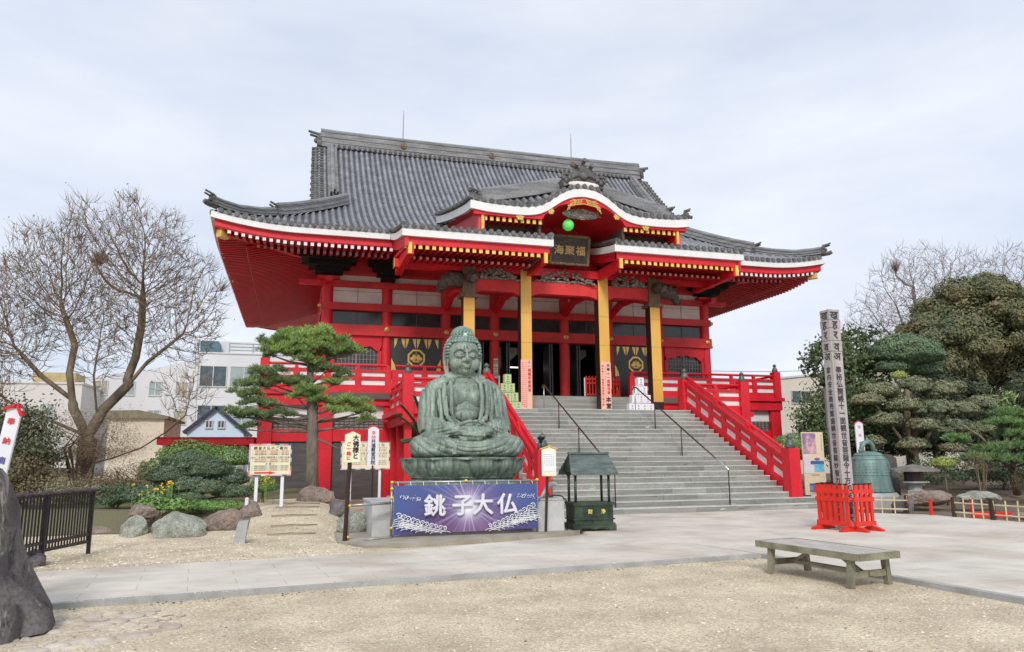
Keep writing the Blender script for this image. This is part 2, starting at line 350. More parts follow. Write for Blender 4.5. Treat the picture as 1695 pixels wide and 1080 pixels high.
# gravel stones ----------------------------------------------------------
random.seed(3); np.random.seed(3)
def pebbles(name,n,xr,yr,smin,smax,mat,test=None,flat=.5):
    V=[];F=[]
    base=[(1,0,0),(0,1,0),(-1,0,0),(0,-1,0),(0,0,1)]
    k=0
    while k<n:
        y=yr[0]+(yr[1]-yr[0])*random.random()**1.6; x=xr[0]+(xr[1]-xr[0])*random.random()
        if test and not test(x,y): k+=1; continue
        s=random.uniform(smin,smax)*(1 if random.random()<.92 else 1.8); a=random.random()*6.28; e=random.uniform(.6,1.4)
        b=len(V); z=ht(x,y)
        for p in base:
            px=p[0]*s*e;py=p[1]*s; V.append((x+px*math.cos(a)-py*math.sin(a)+random.uniform(-.2,.2)*s,y+px*math.sin(a)+py*math.cos(a),z+p[2]*s*flat-.001))
        F+= [(b,b+1,b+4),(b+1,b+2,b+4),(b+2,b+3,b+4),(b+3,b,b+4)]; k+=1
    o=npobj(name,V,F,mat); return tag(o,kind='stuff')
def infront(x,y):
    v=Vector((x,y,0))-k0; 
    return (v.dot(kn)<-.03 and x<7.5) or (y<11.1 and x>=7.3 and x<7.9-.1*(y-7)*0 and (x<7.5+(11.16-y)*.09))
PEB=P('pale_pebbles',(.72,.63,.50),(.48,.40,.31),rough=.9,scale=3,island=.55,fine=.1); PEBD=P('dark_pebbles',(.15,.13,.13),(.06,.055,.06),rough=.85,scale=5,island=.5)
pebbles('gravel_stones',26000,(-3.2,8.2),(2.8,11.2),.006,.014,PEB,infront)
pebbles('dark_gravel_stones',2600,(-3.2,8.2),(2.8,11.2),.004,.011,PEBD,infront)
LITTER=P('brown_litter',(.26,.17,.10),(.14,.09,.055),rough=.9,island=.4)
pebbles('leaf_litter',420,(-3,8),(3.5,11.3),.010,.022,LITTER,infront,flat=.15)
def nearkerb(x,y):
    d=(Vector((x,y,0))-k0).dot(kn); return -.22<d<-.005 and x<7.4
pebbles('kerb_gravel_stones',5200,(-3,7.5),(9.6,11.2),.006,.015,PEBD,lambda x,y:nearkerb(x,y) and noise.noise(Vector((x*1.3,0,0)))>-.1)
def onkerb(x,y):
    d=(Vector((x,y,0))-k0).dot(kn); return 0<d<.10+.25*max(0,noise.noise(Vector((x*1.7,3,0)))) and x<7.4
_ht=ht
ht=lambda x,y:.007
pebbles('spilled_gravel',3800,(-3,7.5),(10,11.8),.005,.011,PEB,lambda x,y:onkerb(x,y) and noise.noise(Vector((x*2.1,9,0)))>-.15)
ht=_ht
pebbles('side_gravel_stones',6000,(-4.5,2.0),(13.0,20),.010,.024,PEB,lambda x,y:x<1.3 and (Vector((x,y,0))-k0).dot(kn)>3.0)
# ---------------------------------------------------------------- rocks
ROCKG=P('grey_green_rock',(.40,.41,.35),(.20,.21,.17),rough=.95,scale=3.2,bump=1,bscale=14,fine=.3,fscale=30,bdist=.06)
ROCKR=P('reddish_rock',(.33,.25,.20),(.17,.13,.11),rough=.95,scale=3.2,bump=1,bscale=14,fine=.3,fscale=30,bdist=.06)
ROCKD=P('dark_rock',(.20,.185,.18),(.065,.06,.062),rough=.8,scale=1.8,bump=1,bscale=7,fine=.25,bdist=.05)
stain(ROCKG,2.5,.58,(.13,.15,.09),(1,1,1),.7,.08); stain(ROCKR,2.5,.58,(.30,.29,.24),(1,1,1),.7,.08); stain(ROCKG,6,.62,(.6,.6,.55),(1,1,1),.6,.05)
def rock(label,c,s,seed,mat,name='garden_rock',group='rocks edging the garden',rot=0,sub=4):
    import bmesh
    bm=bmesh.new(); bmesh.ops.create_icosphere(bm,subdivisions=sub,radius=1)
    rnd=random.Random(seed); pl=[(Vector((rnd.uniform(-1,1),rnd.uniform(-1,1),rnd.uniform(-.2,1))).normalized(),rnd.uniform(.66,.92)) for _ in range(18)]
    for v in bm.verts:
        p=v.co.normalized()
        d=1.0
        for n_,h in pl:
            q=p.dot(n_)
            if q>0: d=min(d,h/q)
        d*=1+.09*noise.noise(p*2.1+Vector((seed,0,0)))+.05*noise.noise(p*6+Vector((seed,3,0)))-.05*abs(noise.noise(p*3.3+Vector((0,seed,0))))
        v.co=Vector((p.x*d*s[0],p.y*d*s[1],p.z*d*s[2]))
    bmesh.ops.rotate(bm,verts=bm.verts,matrix=Matrix.Rotation(rot,3,'Z'))
    me=bpy.data.meshes.new(name); bm.to_mesh(me); bm.free(); me.materials.append(mat)
    me.polygons.foreach_set('use_smooth',[True]*len(me.polygons)); me.set_sharp_from_angle(angle=R(22))
    o=bpy.data.objects.new(name,me); COL.objects.link(o); o.location=c
    return tag(o,label,'rock',group)
# ---------------------------------------------------------------- staircase
STEP=P('step_stone',(.40,.40,.365),(.225,.225,.20),rough=.75,scale=1.4,stretch=(.35,1,5),fine=.2,fscale=30,bump=.15,bscale=12,bdist=.01,pos=(.3,.7))
t=STEP.node_tree; 
stain(STEP,1.1,.66,(.62,.60,.56),(.8,1,2.5)); stain(STEP,1.6,.63,(.13,.115,.095),(.5,1,3))
NOSE=P('step_nosing',(.50,.50,.47),(.38,.38,.35),rough=.7,scale=3,fine=.15)
SR,SG,SY0,NS=.163,.33,20.1,21
stair=thing('stone_staircase','broad grey stone staircase rising between red railings to the temple platform','staircase',(C0,20.1,0))
m=MB();nz_=MB()
hw=[5.15,4.95]+[4.22]*19
STEP2=P('step_block_stone',(.33,.33,.30),(.185,.185,.165),rough=.75,scale=1.4,stretch=(.35,1,5),fine=.2,fscale=30,bump=.15,bscale=12,bdist=.01,pos=(.3,.7),island=.17)  # risers toned down against the front sun; shade put into the colour
stain(STEP2,1.3,.64,(.66,.64,.60),(.9,1,3.5)); stain(STEP2,1.6,.60,(.15,.13,.105),(.5,1,3))
NOSE=P('step_nosing',(.54,.54,.51),(.42,.42,.39),rough=.7,scale=3,fine=.15,island=.10)  # pale nosing granite; treads lightened in the colour to stand out from sunlit risers
random.seed(5)
for n in range(1,NS+1):
    y=SY0+(n-1)*SG; h=hw[n-1]; x=C0-h
    while x<C0+h-.01:
        x1=x+random.uniform(.8,1.9)
        if x1>C0+h-.5: x1=C0+h
        dy=random.uniform(-.003,.003)
        m.box(x+.003,x1-.003,y+dy,y+SG+.05 if n<NS else 31,(n-1)*SR-(.2 if n==1 else .0),n*SR-.03)
        nz_.box(x+.002,x1-.002,y-.012+dy,y+SG+.02 if n<NS else 31,n*SR-.03,n*SR+random.uniform(-.001,.001)); x=x1
m.build('steps',STEP2,stair); nz_.build('tread',NOSE,stair)
m=MB()
for i in range(6): m.box(C0-4.22,C0+4.22,30.4+.3*i,33,3.42+(i-0)*.155,3.42+(i+1)*.155-.003*0)
m.build('upper_steps',STEP,stair)
m=MB(); m.box(C0-4.6,C0-4.22,21,31,-.1,.3); 
# balustrades
def zs(y): return SR+(y-SY0)*SR/SG      # nosing line
def balustrade(s,label):
    xc=C0+(4.38 if s>0 else -4.0); t=thing('stair_balustrade',label,'stair railing',(xc,24,0),'red railings either side of the stairs')
    y0,y1=20.95,27.15
    def band(mb,a,b,w,ya=y0,yb=y1,mi=0):
        mb.prism([(ya,zs(ya)+a),(yb,zs(yb)+a),(yb,zs(yb)+b),(ya,zs(ya)+b)],xc-w/2,xc+w/2,'X',mi)
    m=MB(); band(m,-.42,.17,.2); 
    m.prism([(20.95,-.1 if 0 else .0),(27.2,.0),(27.2,zs(27.2)-.42),(20.95,zs(20.95)-.42)],xc-.07,xc+.07,'X'); m.build('stringer',RED,t)
    m=MB(); band(m,.42,.60,.17); m.build('middle_rail',RED,t)
    m=MB(); band(m,.74,.92,.2); band(m,.92,1.0,.27); m.build('upper_rail',RED,t)
    m=MB(); m.tube([(xc,y0,zs(y0)+1.15),(xc,y1,zs(y1)+1.15)],.055,10); m.build('hand_rail',RED,t)
    m=MB(); band(m,.17,.74,.05); m.build('white_panel',WHT,t)
    nb=7
    for i in range(1,nb):
        y=y0+(y1-y0)*i/nb+.0; m=MB(); m.prism([(y-.13,zs(y-.13)+.15),(y+.13,zs(y+.13)+.15),(y+.13,zs(y+.13)+.76),(y-.13,zs(y-.13)+.76)],xc-.09,xc+.09,'X'); m.build('baluster',RED,t)
    for i in (2,4): 
        y=y0+(y1-y0)*i/6.2; m=MB(); m.prism([(y-.16,zs(y)+.9),(y+.16,zs(y)+1.02),(y+.1,zs(y)+1.2),(y-.1,zs(y)+1.08)],xc-.1,xc+.1,'X'); m.build('rail_bracket',RED,t)
    def newel(y,zb,zt):
        m=MB(); m.box(xc-.2,xc+.2,y-.2,y+.2,zb,zt-.02); m.box(xc-.175,xc+.175,y-.175,y+.175,zt-.02,zt); nw=m.build('newel_post',RED,t)
        m=MB(); m.lathe((xc,y,zt),[(.14,0),(.155,.02),(.155,.16),(.12,.2),(.13,.23),(.07,.27),(.06,.29),(.10,.33),(.105,.37),(.06,.42),(.015,.46)],14); m.build('finial',PATB,nw,smooth=True)
    newel(20.8,.33,1.85); newel(27.35,3.0,4.72)
    return t
balustrade(1,'red and white stair railing right of the stone steps, ending near the display board')
balustrade(-1,'red and white stair railing left of the stone steps, partly hidden by the statue')
def handrail(x,label):
    t=thing('metal_handrail',label,'handrail',(x,24,0),'metal handrails on the stone steps')
    m=MB(); h=.92; pts=[(x,26.95,3.42+h-.12),(x,26.8,3.42+h-.02),(x,26.6,3.42+h-.06)]+[(x,y,zs(y)+h-.02) for y in (26.2,24,22,21.6)]
    m.tube(pts,.026,8); m.build('rail',RUST,t,smooth=True)
    m=MB(); m.tube([(x,21.6,zs(21.6)+h-.02),(x,20.35,zs(20.35)+h-.02)],.027,8); m.build('worn_rail_end',STEEL,t,smooth=True)
    for y,z in ((26.72,3.42),(25.1,None),(23.2,None),(20.4,SR)):
        zb=z if z is not None else int((y-SY0)/SG+1)*SR
        m=MB(); m.tube([(x,y,zb),(x,y,zs(y)+h-.03 if y<26.6 else 3.42+h-.03)],.02,8); m.build('post',STEEL if y>26 else RUST,t,smooth=True)
handrail(9.02,'brown metal handrail on the steps directly behind the green offering box')
handrail(12.78,'brown metal handrail with shiny lower end on the right half of the steps')
# ================================================================ temple hall
T=thing('temple_hall','large red Buddhist temple hall with sweeping grey tiled roof and gold porch pillars','temple',(C0,34.5,0))
def S(d):
    if d<0: return 11.1+.331*d+.027*d*d
    v=d/11.8; return 11.1+8.5*(.46*v+.54*v*v)
def lift(a): return .42*max(0,a/3.5)**2 if a>0 else 0
def rows(mb,half,mapf,sp=.3,dmaxf=None,dminf=None,fine=1,disc=True):
    n=int(half/sp)
    # tile cross-section: flat pan then round cap
    prof=[(-.5,0),(-.28,-.006)]+[(-.28+.56*k/5,.095*math.sin(math.pi*k/5)+.0) for k in range(1,5)]+[(.28,-.006),(.5,0)]
    for i in range(-n,n+1):
        u0=i*sp; d0=dminf(u0) if dminf else 0; d1=dmaxf(u0)
        if d1-d0<.3: continue
        st=.36*fine; k=max(2,int((d1-d0)/st)); b=len(mb.v); np_=len(prof); rings=0
        for j in range(k):
            da=d0+(d1-d0)*j/k; db=d0+(d1-d0)*(j+1)/k
            for d,hh in ((da,.028),(db,.004)):
                for pu,ph in prof: mb.v.append(mapf(u0+pu*sp,d,ph+hh*(1.0 if ph<=0 else .6)))
                rings+=1
        for r in range(rings-1):
            for q in range(np_-1):
                mb.f.append((b+r*np_+q,b+r*np_+q+1,b+(r+1)*np_+q+1,b+(r+1)*np_+q)); mb.m.append(2 if q in (0,np_-2) else 0)
        if disc:
            # front cap: thickness + round end disc
            b2=len(mb.v)
            for pu,ph in prof: mb.v.append(mapf(u0+pu*sp,d0,ph+.028))
            for pu,ph in prof: mb.v.append(mapf(u0+pu*sp,d0,-.10))
            for q in range(np_-1): mb.f.append((b2+q,b2+np_+q,b2+np_+q+1,b2+q+1)); mb.m.append(0)
            c=[mapf(u0+.098*math.cos(2*math.pi*a/10),d0-.05,.03+.098*math.sin(2*math.pi*a/10)) for a in range(10)]
            c2=[mapf(u0+.098*math.cos(2*math.pi*a/10),d0+.05,.03+.098*math.sin(2*math.pi*a/10)) for a in range(10)]
            mb.add(c+c2,[tuple(range(10))]+[(a,10+a,10+(a+1)%10,(a+1)%10) for a in range(10)],1)
def fz(u,d,half): return S(d)+lift(abs(u)-(half-3.5) if d<3.5 else 0)*max(0,1-d/4.5)
HX,HY=14.5,11.8; YM=30.6+HY
front=lambda u,d,h:(C0+u,30.6+d,fz(u,d,HX)+h)
back=lambda u,d,h:(C0-u,30.6+2*HY-d,fz(u,d,HX)+h)
right=lambda u,d,h:(C0+HX-d,YM+u,fz(u,d,HY)+h)
left=lambda u,d,h:(C0-HX+d,YM-u,fz(u,d,HY)+h)
m=MB()
rows(m,14.3,front,dmaxf=lambda u:11.8 if abs(u)<=10.45 else 14.5-abs(u),dminf=lambda u:(0 if abs(u)>7.3 else (-3.6 if abs(u)>1.45 else .3)))
rows(m,14.3,back,dmaxf=lambda u:11.8 if abs(u)<=10.45 else 14.5-abs(u),fine=4)
for f in (right,left): rows(m,11.6,f,dmaxf=lambda u:min(11.8-abs(u),5.3),fine=2)
roof=m.build('main_roof',[TILE,TILED,PAN],T)
# gables
for s in (-1,1):
    m=MB(); x=C0+s*9.6
    pts=[(YM-HY+d,S(d)-.12) for d in np.linspace(5.2,11.8,12)]; pts+=[(2*YM-p[0],p[1]) for p in pts[::-1][1:]]
    m.prism(pts,x-.1,x+.1,'X'); bsplit(m,'gable_wall',DRED,roof)
    m=MB()
    for sg in (-1,1):
        for a,b in zip(np.linspace(4.6,11.6,14)[:-1],np.linspace(4.6,11.6,14)[1:]):
            ya,yb=(30.6+a,30.6+b) if sg<0 else (2*YM-30.6-a,2*YM-30.6-b)
            m.bar((C0+s*10.4,ya,S(a)-.12),(C0+s*10.4,yb,S(b)-.12),.12,.34)
            for q in (.25,.75):
                yy=ya+(yb-ya)*q; zz=S(a+(b-a)*q)
                m.tube([(C0+s*10.0,yy,zz+.06),(C0+s*10.62,yy,zz+.02)],.09,8)
    bsplit(m,'verge_tiles',TILED,roof)
# ridges
def ridge(name,pts,w,h,mat=TILEL,cap=.11,steps=3,parent=None,discs=True):
    """stacked ridge-tile wall following pts with a round cap"""
    m=MB()
    for (p,q) in zip(pts[:-1],pts[1:]):
        p=Vector(p);q=Vector(q)
        for k in range(steps):
            a=Vector((0,0,h*(k+.5)/steps)); m.bar(p+a,q+a,w*(1-.16*k),h/steps*.82)
            a2=Vector((0,0,h*(k+1)/steps-.01)); m.bar(p+a2,q+a2,w*(1-.16*k)+.07,h/steps*.14)
    m.tube([Vector(p)+Vector((0,0,h+cap*.5)) for p in pts],cap,8)
    return m.build(name,mat,parent or roof)
def oni(c,dirv,s=1.0,parent=None,name='ridge_end_tile'):
    """onigawara: shaped plate with horns, facing dirv (unit, horizontal)"""
    d=Vector(dirv); sx=Vector((-d.y,d.x,0)); c=Vector(c)
    poly=[(-.30,-.05),(-.36,.12),(-.30,.22),(-.34,.34),(-.22,.42),(-.20,.55),(-.10,.60),(0,.70),(.10,.60),(.20,.55),(.22,.42),(.34,.34),(.30,.22),(.36,.12),(.30,-.05),(.12,.05),(-.12,.05)]
    m=MB(); n=len(poly)
    vs=[c+sx*u*s+Vector((0,0,z*s))-d*.08*s for u,z in poly]+[c+sx*u*s*.9+Vector((0,0,z*s*.97))+d*.10*s for u,z in poly]
    m.add(vs,[tuple(range(n)),tuple(range(2*n-1,n-1,-1))]+[(i,n+i,n+(i+1)%n,(i+1)%n) for i in range(n)])
    for u,z,l in ((-.16,.52,.42),(0,.62,.5),(.16,.52,.42)): m.tube([c+sx*u*s+Vector((0,0,z*s)),c+sx*u*s+Vector((0,0,(z+.10)*s))+d*l*s],.055*s,6)
    m.ball(c+d*.12*s+Vector((0,0,.28*s)),.13*s,8,6)
    return m.build(name,TILED,parent or roof)
rz=19.45
mr=ridge('main_ridge',[(C0-10.15,YM,rz-.1+.12),(C0-9,YM,rz-.02),(C0-5,YM,rz-.06),(C0+5,YM,rz-.06),(C0+9,YM,rz-.02),(C0+10.15,YM,rz+.02)],.62,.98,cap=.16,steps=3)
m=MB()
for s in (-1,1):
    for i in range(64):
        m.tube([(C0-9.4+i*.297,YM+s*.30,rz+.10),(C0-9.4+i*.297,YM+s*.42,rz+.08)],.085,8)
m.build('ridge_disc_tiles',TILED,mr)
for i,x in enumerate((-5.35,0.1,5.45)):
    m=MB(); 
    m.tube([(C0+x,YM-.36,rz+.55),(C0+x,YM-.30,rz+.55)],.17,16); m.ball((C0+x,YM-.37,rz+.55),(.09,.03,.09),8,6); m.build('ridge_crest',BRNW,mr)
oni((C0-10.22,YM,rz+.1),(-1,0,0),1.25); oni((C0+10.22,YM,rz+.1),(1,0,0),1.25)
for s in (-1,1):
    # descending ridges, hip ridges in two tiers
    ds=np.linspace(11.3,5.9,9); pts=[(C0+s*9.5,30.6+d,S(d)+.02) for d in ds]; ridge('descending_ridge',pts,.42,.36,cap=.12,steps=2)
    oni((C0+s*9.5,30.6+5.75,S(5.75)-.12),(0,-1,0),1.0)
    m=MB()
    for k in range(38):
        d=5.9+k*.142; m.box(C0+s*9.5-.27,C0+s*9.5+.27,30.6+d,30.6+d+.05,S(d)+.05,S(d)+.44)
    m.build('ridge_course',TILEL,roof)
    pts=[(C0+s*(14.5-d),30.6+d,fz(14.5-d,d,HX)+.05) for d in np.linspace(5.6,2.45,6)]; ridge('upper_hip_ridge',pts,.36,.42,cap=.12,steps=2)
    p=pts[-1]; oni((p[0],p[1],p[2]-.05),(s*.7071,-.7071,0),.8)
    pts=[(C0+s*(14.5-d),30.6+d,fz(14.5-d,d,HX)+.03+.12*max(0,(.9-d))) for d in (2.6,1.8,1.0,.4,.05)]; ridge('lower_hip_ridge',pts,.30,.26,cap=.10,steps=2)
    p=pts[-1]; oni((p[0],p[1],p[2]-.0),(s*.7071,-.7071,0),.72)
    m=MB(); m.tube([(C0+s*14.3,30.8,11.62),(C0+s*14.62,30.48,11.66),(C0+s*14.72,30.38,11.72)],[.1,.11,.10],8); m.build('corner_end_tile',TILED,roof)
    for (sy) in (1,):
        pts=[(C0+s*(14.5-d),30.6+2*HY-d,fz(14.5-d,d,HX)+.05) for d in np.linspace(5.6,.2,6)]; ridge('rear_hip_ridge',pts,.36,.4,steps=2)
        ds=np.linspace(11.3,5.9,6); ridge('rear_descending_ridge',[(C0+s*9.5,30.6+2*HY-d,S(d)+.02) for d in ds],.42,.36,steps=2)
# eaves --------------------------------------------------------------
def strip(mb,pts,dx,z0,z1,mi=0):
    """ribbon box along pts: pts list of (x,y,z); dx inward unit*thickness vector"""
    for p,q in zip(pts[:-1],pts[1:]):
        p=Vector(p);q=Vector(q);d=Vector(dx)
        vs=[p+Vector((0,0,z0)),q+Vector((0,0,z0)),q+Vector((0,0,z1)),p+Vector((0,0,z1))]; vs+= [v+d for v in vs]
        mb.add(vs,[(0,1,2,3),(7,6,5,4),(0,4,5,1),(3,2,6,7),(0,3,7,4),(1,5,6,2)],mi)
eave=MB();redf=MB();sof=MB()
def xs(a,b,n): return [a+(b-a)*i/n for i in range(n+1)]
for s in (-1,1):
    P1=[(C0+s*x,30.62,S(0)+lift(x-11)) for x in xs(7.36,14.44,20)]; strip(eave,P1,(0,.14,0),-.35,-.10); 
    P2=[(C0+s*x,30.78,S(0)+lift(x-11)) for x in xs(7.15,14.3,20)]; strip(redf,P2,(0,.16,0),-.66,-.347)
    Q1=[(C0+s*14.48,YM+y,S(0)+lift(abs(y)-8.3)) for y in xs(-11.765,11.765,40)]; strip(eave,Q1,(-s*.14,0,0),-.35,-.10)
    Q2=[(C0+s*14.32,YM+y,S(0)+lift(abs(y)-8.3)) for y in xs(-11.6,11.6,40)]; strip(redf,Q2,(-s*.16,0,0),-.66,-.347)
B1=[(C0+x,30.6+2*HY-.02,S(0)+lift(abs(x)-11)) for x in xs(-14.4,14.4,40)]; strip(eave,B1,(0,-.14,0),-.35,-.10)
B2=[(C0+x,30.6+2*HY-.18,S(0)+lift(abs(x)-11)) for x in xs(-14.3,14.3,40)]; strip(redf,B2,(0,-.16,0),-.66,-.347)
bsplit(eave,'white_eave_board',WHT,T); bsplit(redf,'red_eave_board',RED,T)
# soffit with rafters
raf=MB();tips=MB();tip2=MB()
def zsof(a,d): return 10.46+lift(a)*max(0,1-d/4.5)+.17*max(0,d-.3)
def soff(mapf,half,dmaxf,umin=0,thin=True):
    n=int(half/.27)
    for i in range(-n,n+1):
        u=i*.27
        if abs(u)<umin: continue
        d1=dmaxf(u)
        if d1<.4: continue
        ta=half-3.4
        def pt(d,z): x,y,_=mapf(u,d,0); return Vector((x,y,z))
        a=zsof(abs(u)-ta,.25); b_=zsof(abs(u)-ta,min(d1,1.5))
        raf.bar(pt(.22,a-.09),pt(min(d1,1.5),b_-.12),.12,.16)
        if True: raf.bar(pt(.205,a-.09),pt(.222,a-.09),.13,.17,1)
        if d1>1.6:
            z2=zsof(abs(u)-ta,1.35)-.28; z3=zsof(abs(u)-ta,d1)-.16
            raf.bar(pt(1.32,z2),pt(d1,z3),.12,.17)
            raf.bar(pt(1.305,z2),pt(1.322,z2),.11,.15,2)
PTIP=P('pale_pink_tip',(.62,.36,.34),rough=.6)
for (f_,h_,dm_,um_) in ((front,14.2,lambda u:min(4.1,14.4-abs(u)) if u>0 else 0,7.2),(front,14.2,lambda u:min(4.1,14.4-abs(u)) if u<0 else 0,7.2),(right,11.5,lambda u:min(4.9,11.7-abs(u)),0),(left,11.5,lambda u:min(4.9,11.7-abs(u)),0)):
    raf=MB();tips=MB();tip2=MB(); soff(f_,h_,dm_,umin=um_)
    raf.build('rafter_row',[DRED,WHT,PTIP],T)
m=MB()
def sofg(mapf,half,depth,dm):
    nu=40
    for i in range(nu):
        ua=-half+2*half*i/nu; ub=ua+2*half/nu
        for j in range(6):
            da,db=depth*j/6,depth*(j+1)/6
            q=[]
            for (u,d) in ((ua,da),(ub,da),(ub,db),(ua,db)):
                uu_=max(-(half-d),min(half-d,u)); x,y,_=mapf(uu_,d+.15,0); q.append((x,y,zsof(abs(uu_)-(half-3.4),d)))
            m.add(q,[(0,1,2,3)])
sofg(front,14.3,4.2,0);sofg(right,11.6,4.9,0);sofg(left,11.6,4.9,0);sofg(back,14.3,4.2,0)
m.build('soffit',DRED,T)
for s in (-1,1):
    m=MB(); m.bar((C0+s*9.8,35.3,10.85),(C0+s*14.1,31.0,10.72),.26,.34); hb=m.build('hip_beam',DRED,T)
    m=MB(); m.bar((C0+s*13.86,31.24,10.60),(C0+s*14.16,30.94,10.62),.30,.36); m.build('gold_cap',GOLD,hb)
# porch lower roof edge ------------------------------------------------
for s in (-1,1):
    m=MB(); strip(m,[(C0+s*x,27.02,S(-3.6)) for x in (1.32,7.32)],(0,.14,0),-.38,-.08)
    strip(m,[(C0+s*7.34,30.61-d,S(-d)) for d in xs(3.57,-.1,8)],(-s*.12,0,0),-.36,-.08)
    strip(m,[(C0+s*1.33,27.1+d,S(-3.5+d)-.02) for d in xs(0,3.2,6)],(s*.12,0,0),-.36,-.08)
    bsplit(m,'porch_eave_board',WHT,T)
    m=MB(); strip(m,[(C0+s*x,27.16,S(-3.6)) for x in (1.45,7.2)],(0,.16,0),-.66,-.377)
    strip(m,[(C0+s*7.22,30.6-d,S(-d)) for d in xs(3.5,-.1,8)],(-s*.14,0,0),-.78,-.357)
    strip(m,[(C0+s*1.45,27.2+d,S(-3.5+d)-.02) for d in xs(0,3.2,6)],(s*.12,0,0),-.7,-.357)
    bsplit(m,'porch_fascia',RED,T)
    m=MB()
    for i in range(21): x=C0+s*(1.9+i*.262); m.box(x-.07,x+.07,27.2,27.23,9.44,9.60,1)
    for i in range(21): x=C0+s*(1.9+i*.262); m.bar((x,27.23,9.53),(x,30.8,9.95),.12,.14)
    for i in range(19): x=C0+s*(2.0+i*.262); m.bar((x,28.1,9.33),(x,31,9.75),.11,.12)
    for i in range(19): x=C0+s*(2.0+i*.262); m.box(x-.05,x+.05,28.08,28.1,9.28,9.38,2)
    m.build('porch_rafters',[DRED,YEL,PTIP],T)
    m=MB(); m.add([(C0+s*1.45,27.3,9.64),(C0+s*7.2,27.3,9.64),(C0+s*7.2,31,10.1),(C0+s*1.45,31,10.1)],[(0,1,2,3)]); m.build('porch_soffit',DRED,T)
    m=MB(); m.box(C0+s*7.02-.07,C0+s*7.02+.07,27.1,27.15,9.22,9.66); m.box(C0+s*1.62-.07,C0+s*1.62+.07,27.1,27.15,9.2,9.62); bsplit(m,'gold_end_plate',YEL,T)
    m=MB(); m.box(C0+s*7.0-.13,C0+s*7.0+.13,27.15,30.6,9.2,9.66); m.box(C0+s*1.62-.09,C0+s*1.62+.09,27.15,30,9.2,9.62); bsplit(m,'end_beam',RED,T)
    # tile rake of the inner opening and outer rake
    m=MB(); m.tube([(C0+s*1.42,27.0+d,S(-3.6+d)+.07) for d in xs(0,3.4,6)],.12,8); m.tube([(C0+s*7.3,27.0+d,S(-3.6+d)+.07) for d in xs(0,3.6,6)],.11,8)
    bsplit(m,'rake_tiles',TILED,T)
# karahafu (upper porch roof) ------------------------------------------
KP=[(0,12.30),(.5,12.24),(.9,12.06),(1.25,11.82),(1.6,11.56),(1.95,11.40),(2.35,11.32),(2.8,11.30),(3.4,11.30),(4.1,11.33),(4.75,11.42)]
def K(x):
    x=abs(x)
    for (a,za),(b,zb) in zip(KP[:-1],KP[1:]):
        if x<=b:
            t_=(x-a)/(b-a); return za+(zb-za)*t_
    return KP[-1][1]
def Ks(x): return (K(x-.12)+2*K(x)+K(x+.12))/4
def Bz(x): x=abs(x); return 12.72 if x<.8 else 12.72-(x-.8)*.235-.02*math.sin((x-.8)/3.9*math.pi)
def Kh(x,y):
    a=Ks(x)+.16; b=Bz(x)-.30; t_=(y-26.9)
    if t_<.8: return a+(max(b,a+.1)-a)*t_/.8
    return max(b,a+.1)+.2*(t_-.8)+.006*(t_-.8)**2
m=MB()
kmap=lambda u,d,h:(C0+u,26.9+d,Kh(u,26.9+d)+h)
rows(m,4.65,kmap,sp=.3,dmaxf=lambda u:10.5 if abs(u)<3 else 8.2,fine=2)
krf=m.build('arched_porch_roof',[TILEL,TILED,PAN],T)
m=MB(); strip(m,[(C0+x,26.9,Ks(x)) for x in xs(-4.72,4.72,90)],(0,.2,0),-.27,.06)
for s in (-1,1): strip(m,[(C0+s*4.74,26.9+d,(Kh(4.7,26.9+d)-.16)+.0) for d in xs(.012,7.4,14)],(-s*.14,0,0),-.27,.06)
m.build('white_verge_board',WHT,T)
m=MB()   # red bargeboard: lower edge opens as an arch
def low(x):
    x=abs(x)
    if x<1.78: return 10.80+.95*math.sqrt(max(0,1-(x/1.8)**2.2))
    return 10.95 if x>1.85 else 10.80+.15*(x-1.78)/.07
pts=xs(-4.6,4.6,120)
for a,b in zip(pts[:-1],pts[1:]):
    za,zb=Ks(a)-.265,Ks(b)-.265; la,lb=min(low(a),za-.1),min(low(b),zb-.1)
    vs=[(C0+a,26.98,la),(C0+b,26.98,lb),(C0+b,26.98,zb),(C0+a,26.98,za),(C0+a,27.2,la),(C0+b,27.2,lb),(C0+b,27.2,zb),(C0+a,27.2,za)]
    m.add(vs,[(0,1,2,3),(7,6,5,4),(0,4,5,1),(3,2,6,7)])
m.build('red_bargeboard',RED,T,auto=30)
m=MB()
for a,b in zip(pts[:-1],pts[1:]):
    if abs(a)>1.8 or abs(b)>1.8: continue
    m.add([(C0+a,27.2,low(a)),(C0+b,27.2,low(b)),(C0+b,30,low(b)-.1),(C0+a,30,low(a)-.1)],[(0,1,2,3)])
m.box(C0-1.9,C0+1.9,30,30.1,9.0,12); 
m.build('arch_vault',DRED,T)
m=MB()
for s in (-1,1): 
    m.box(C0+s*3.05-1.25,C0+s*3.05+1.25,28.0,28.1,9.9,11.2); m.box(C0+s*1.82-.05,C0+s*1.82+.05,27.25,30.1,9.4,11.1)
bsplit(m,'porch_back_wall',P('brown_porch_wall',(.13,.085,.07),(.07,.05,.045),rough=.8,scale=3),T)  # dark brown wall between the two porch roofs
m=MB()
for s in (-1,1):
    m.prism([(27.1,10.35),(27.1,11.15),(34.2,12.6),(34.2,11.6),(30.6,11.1)],C0+s*4.32-.06,C0+s*4.32+.06,'X')
    for i in range(9): m.bar((C0+s*4.36,27.7+i*.6,10.5),(C0+s*4.36,27.7+i*.6,10.9),.05,.05)
bsplit(m,'porch_side_wall',P('pink_red_board',(.72,.10,.11),(.62,.06,.07),rough=.5,scale=2),T)
m=MB()
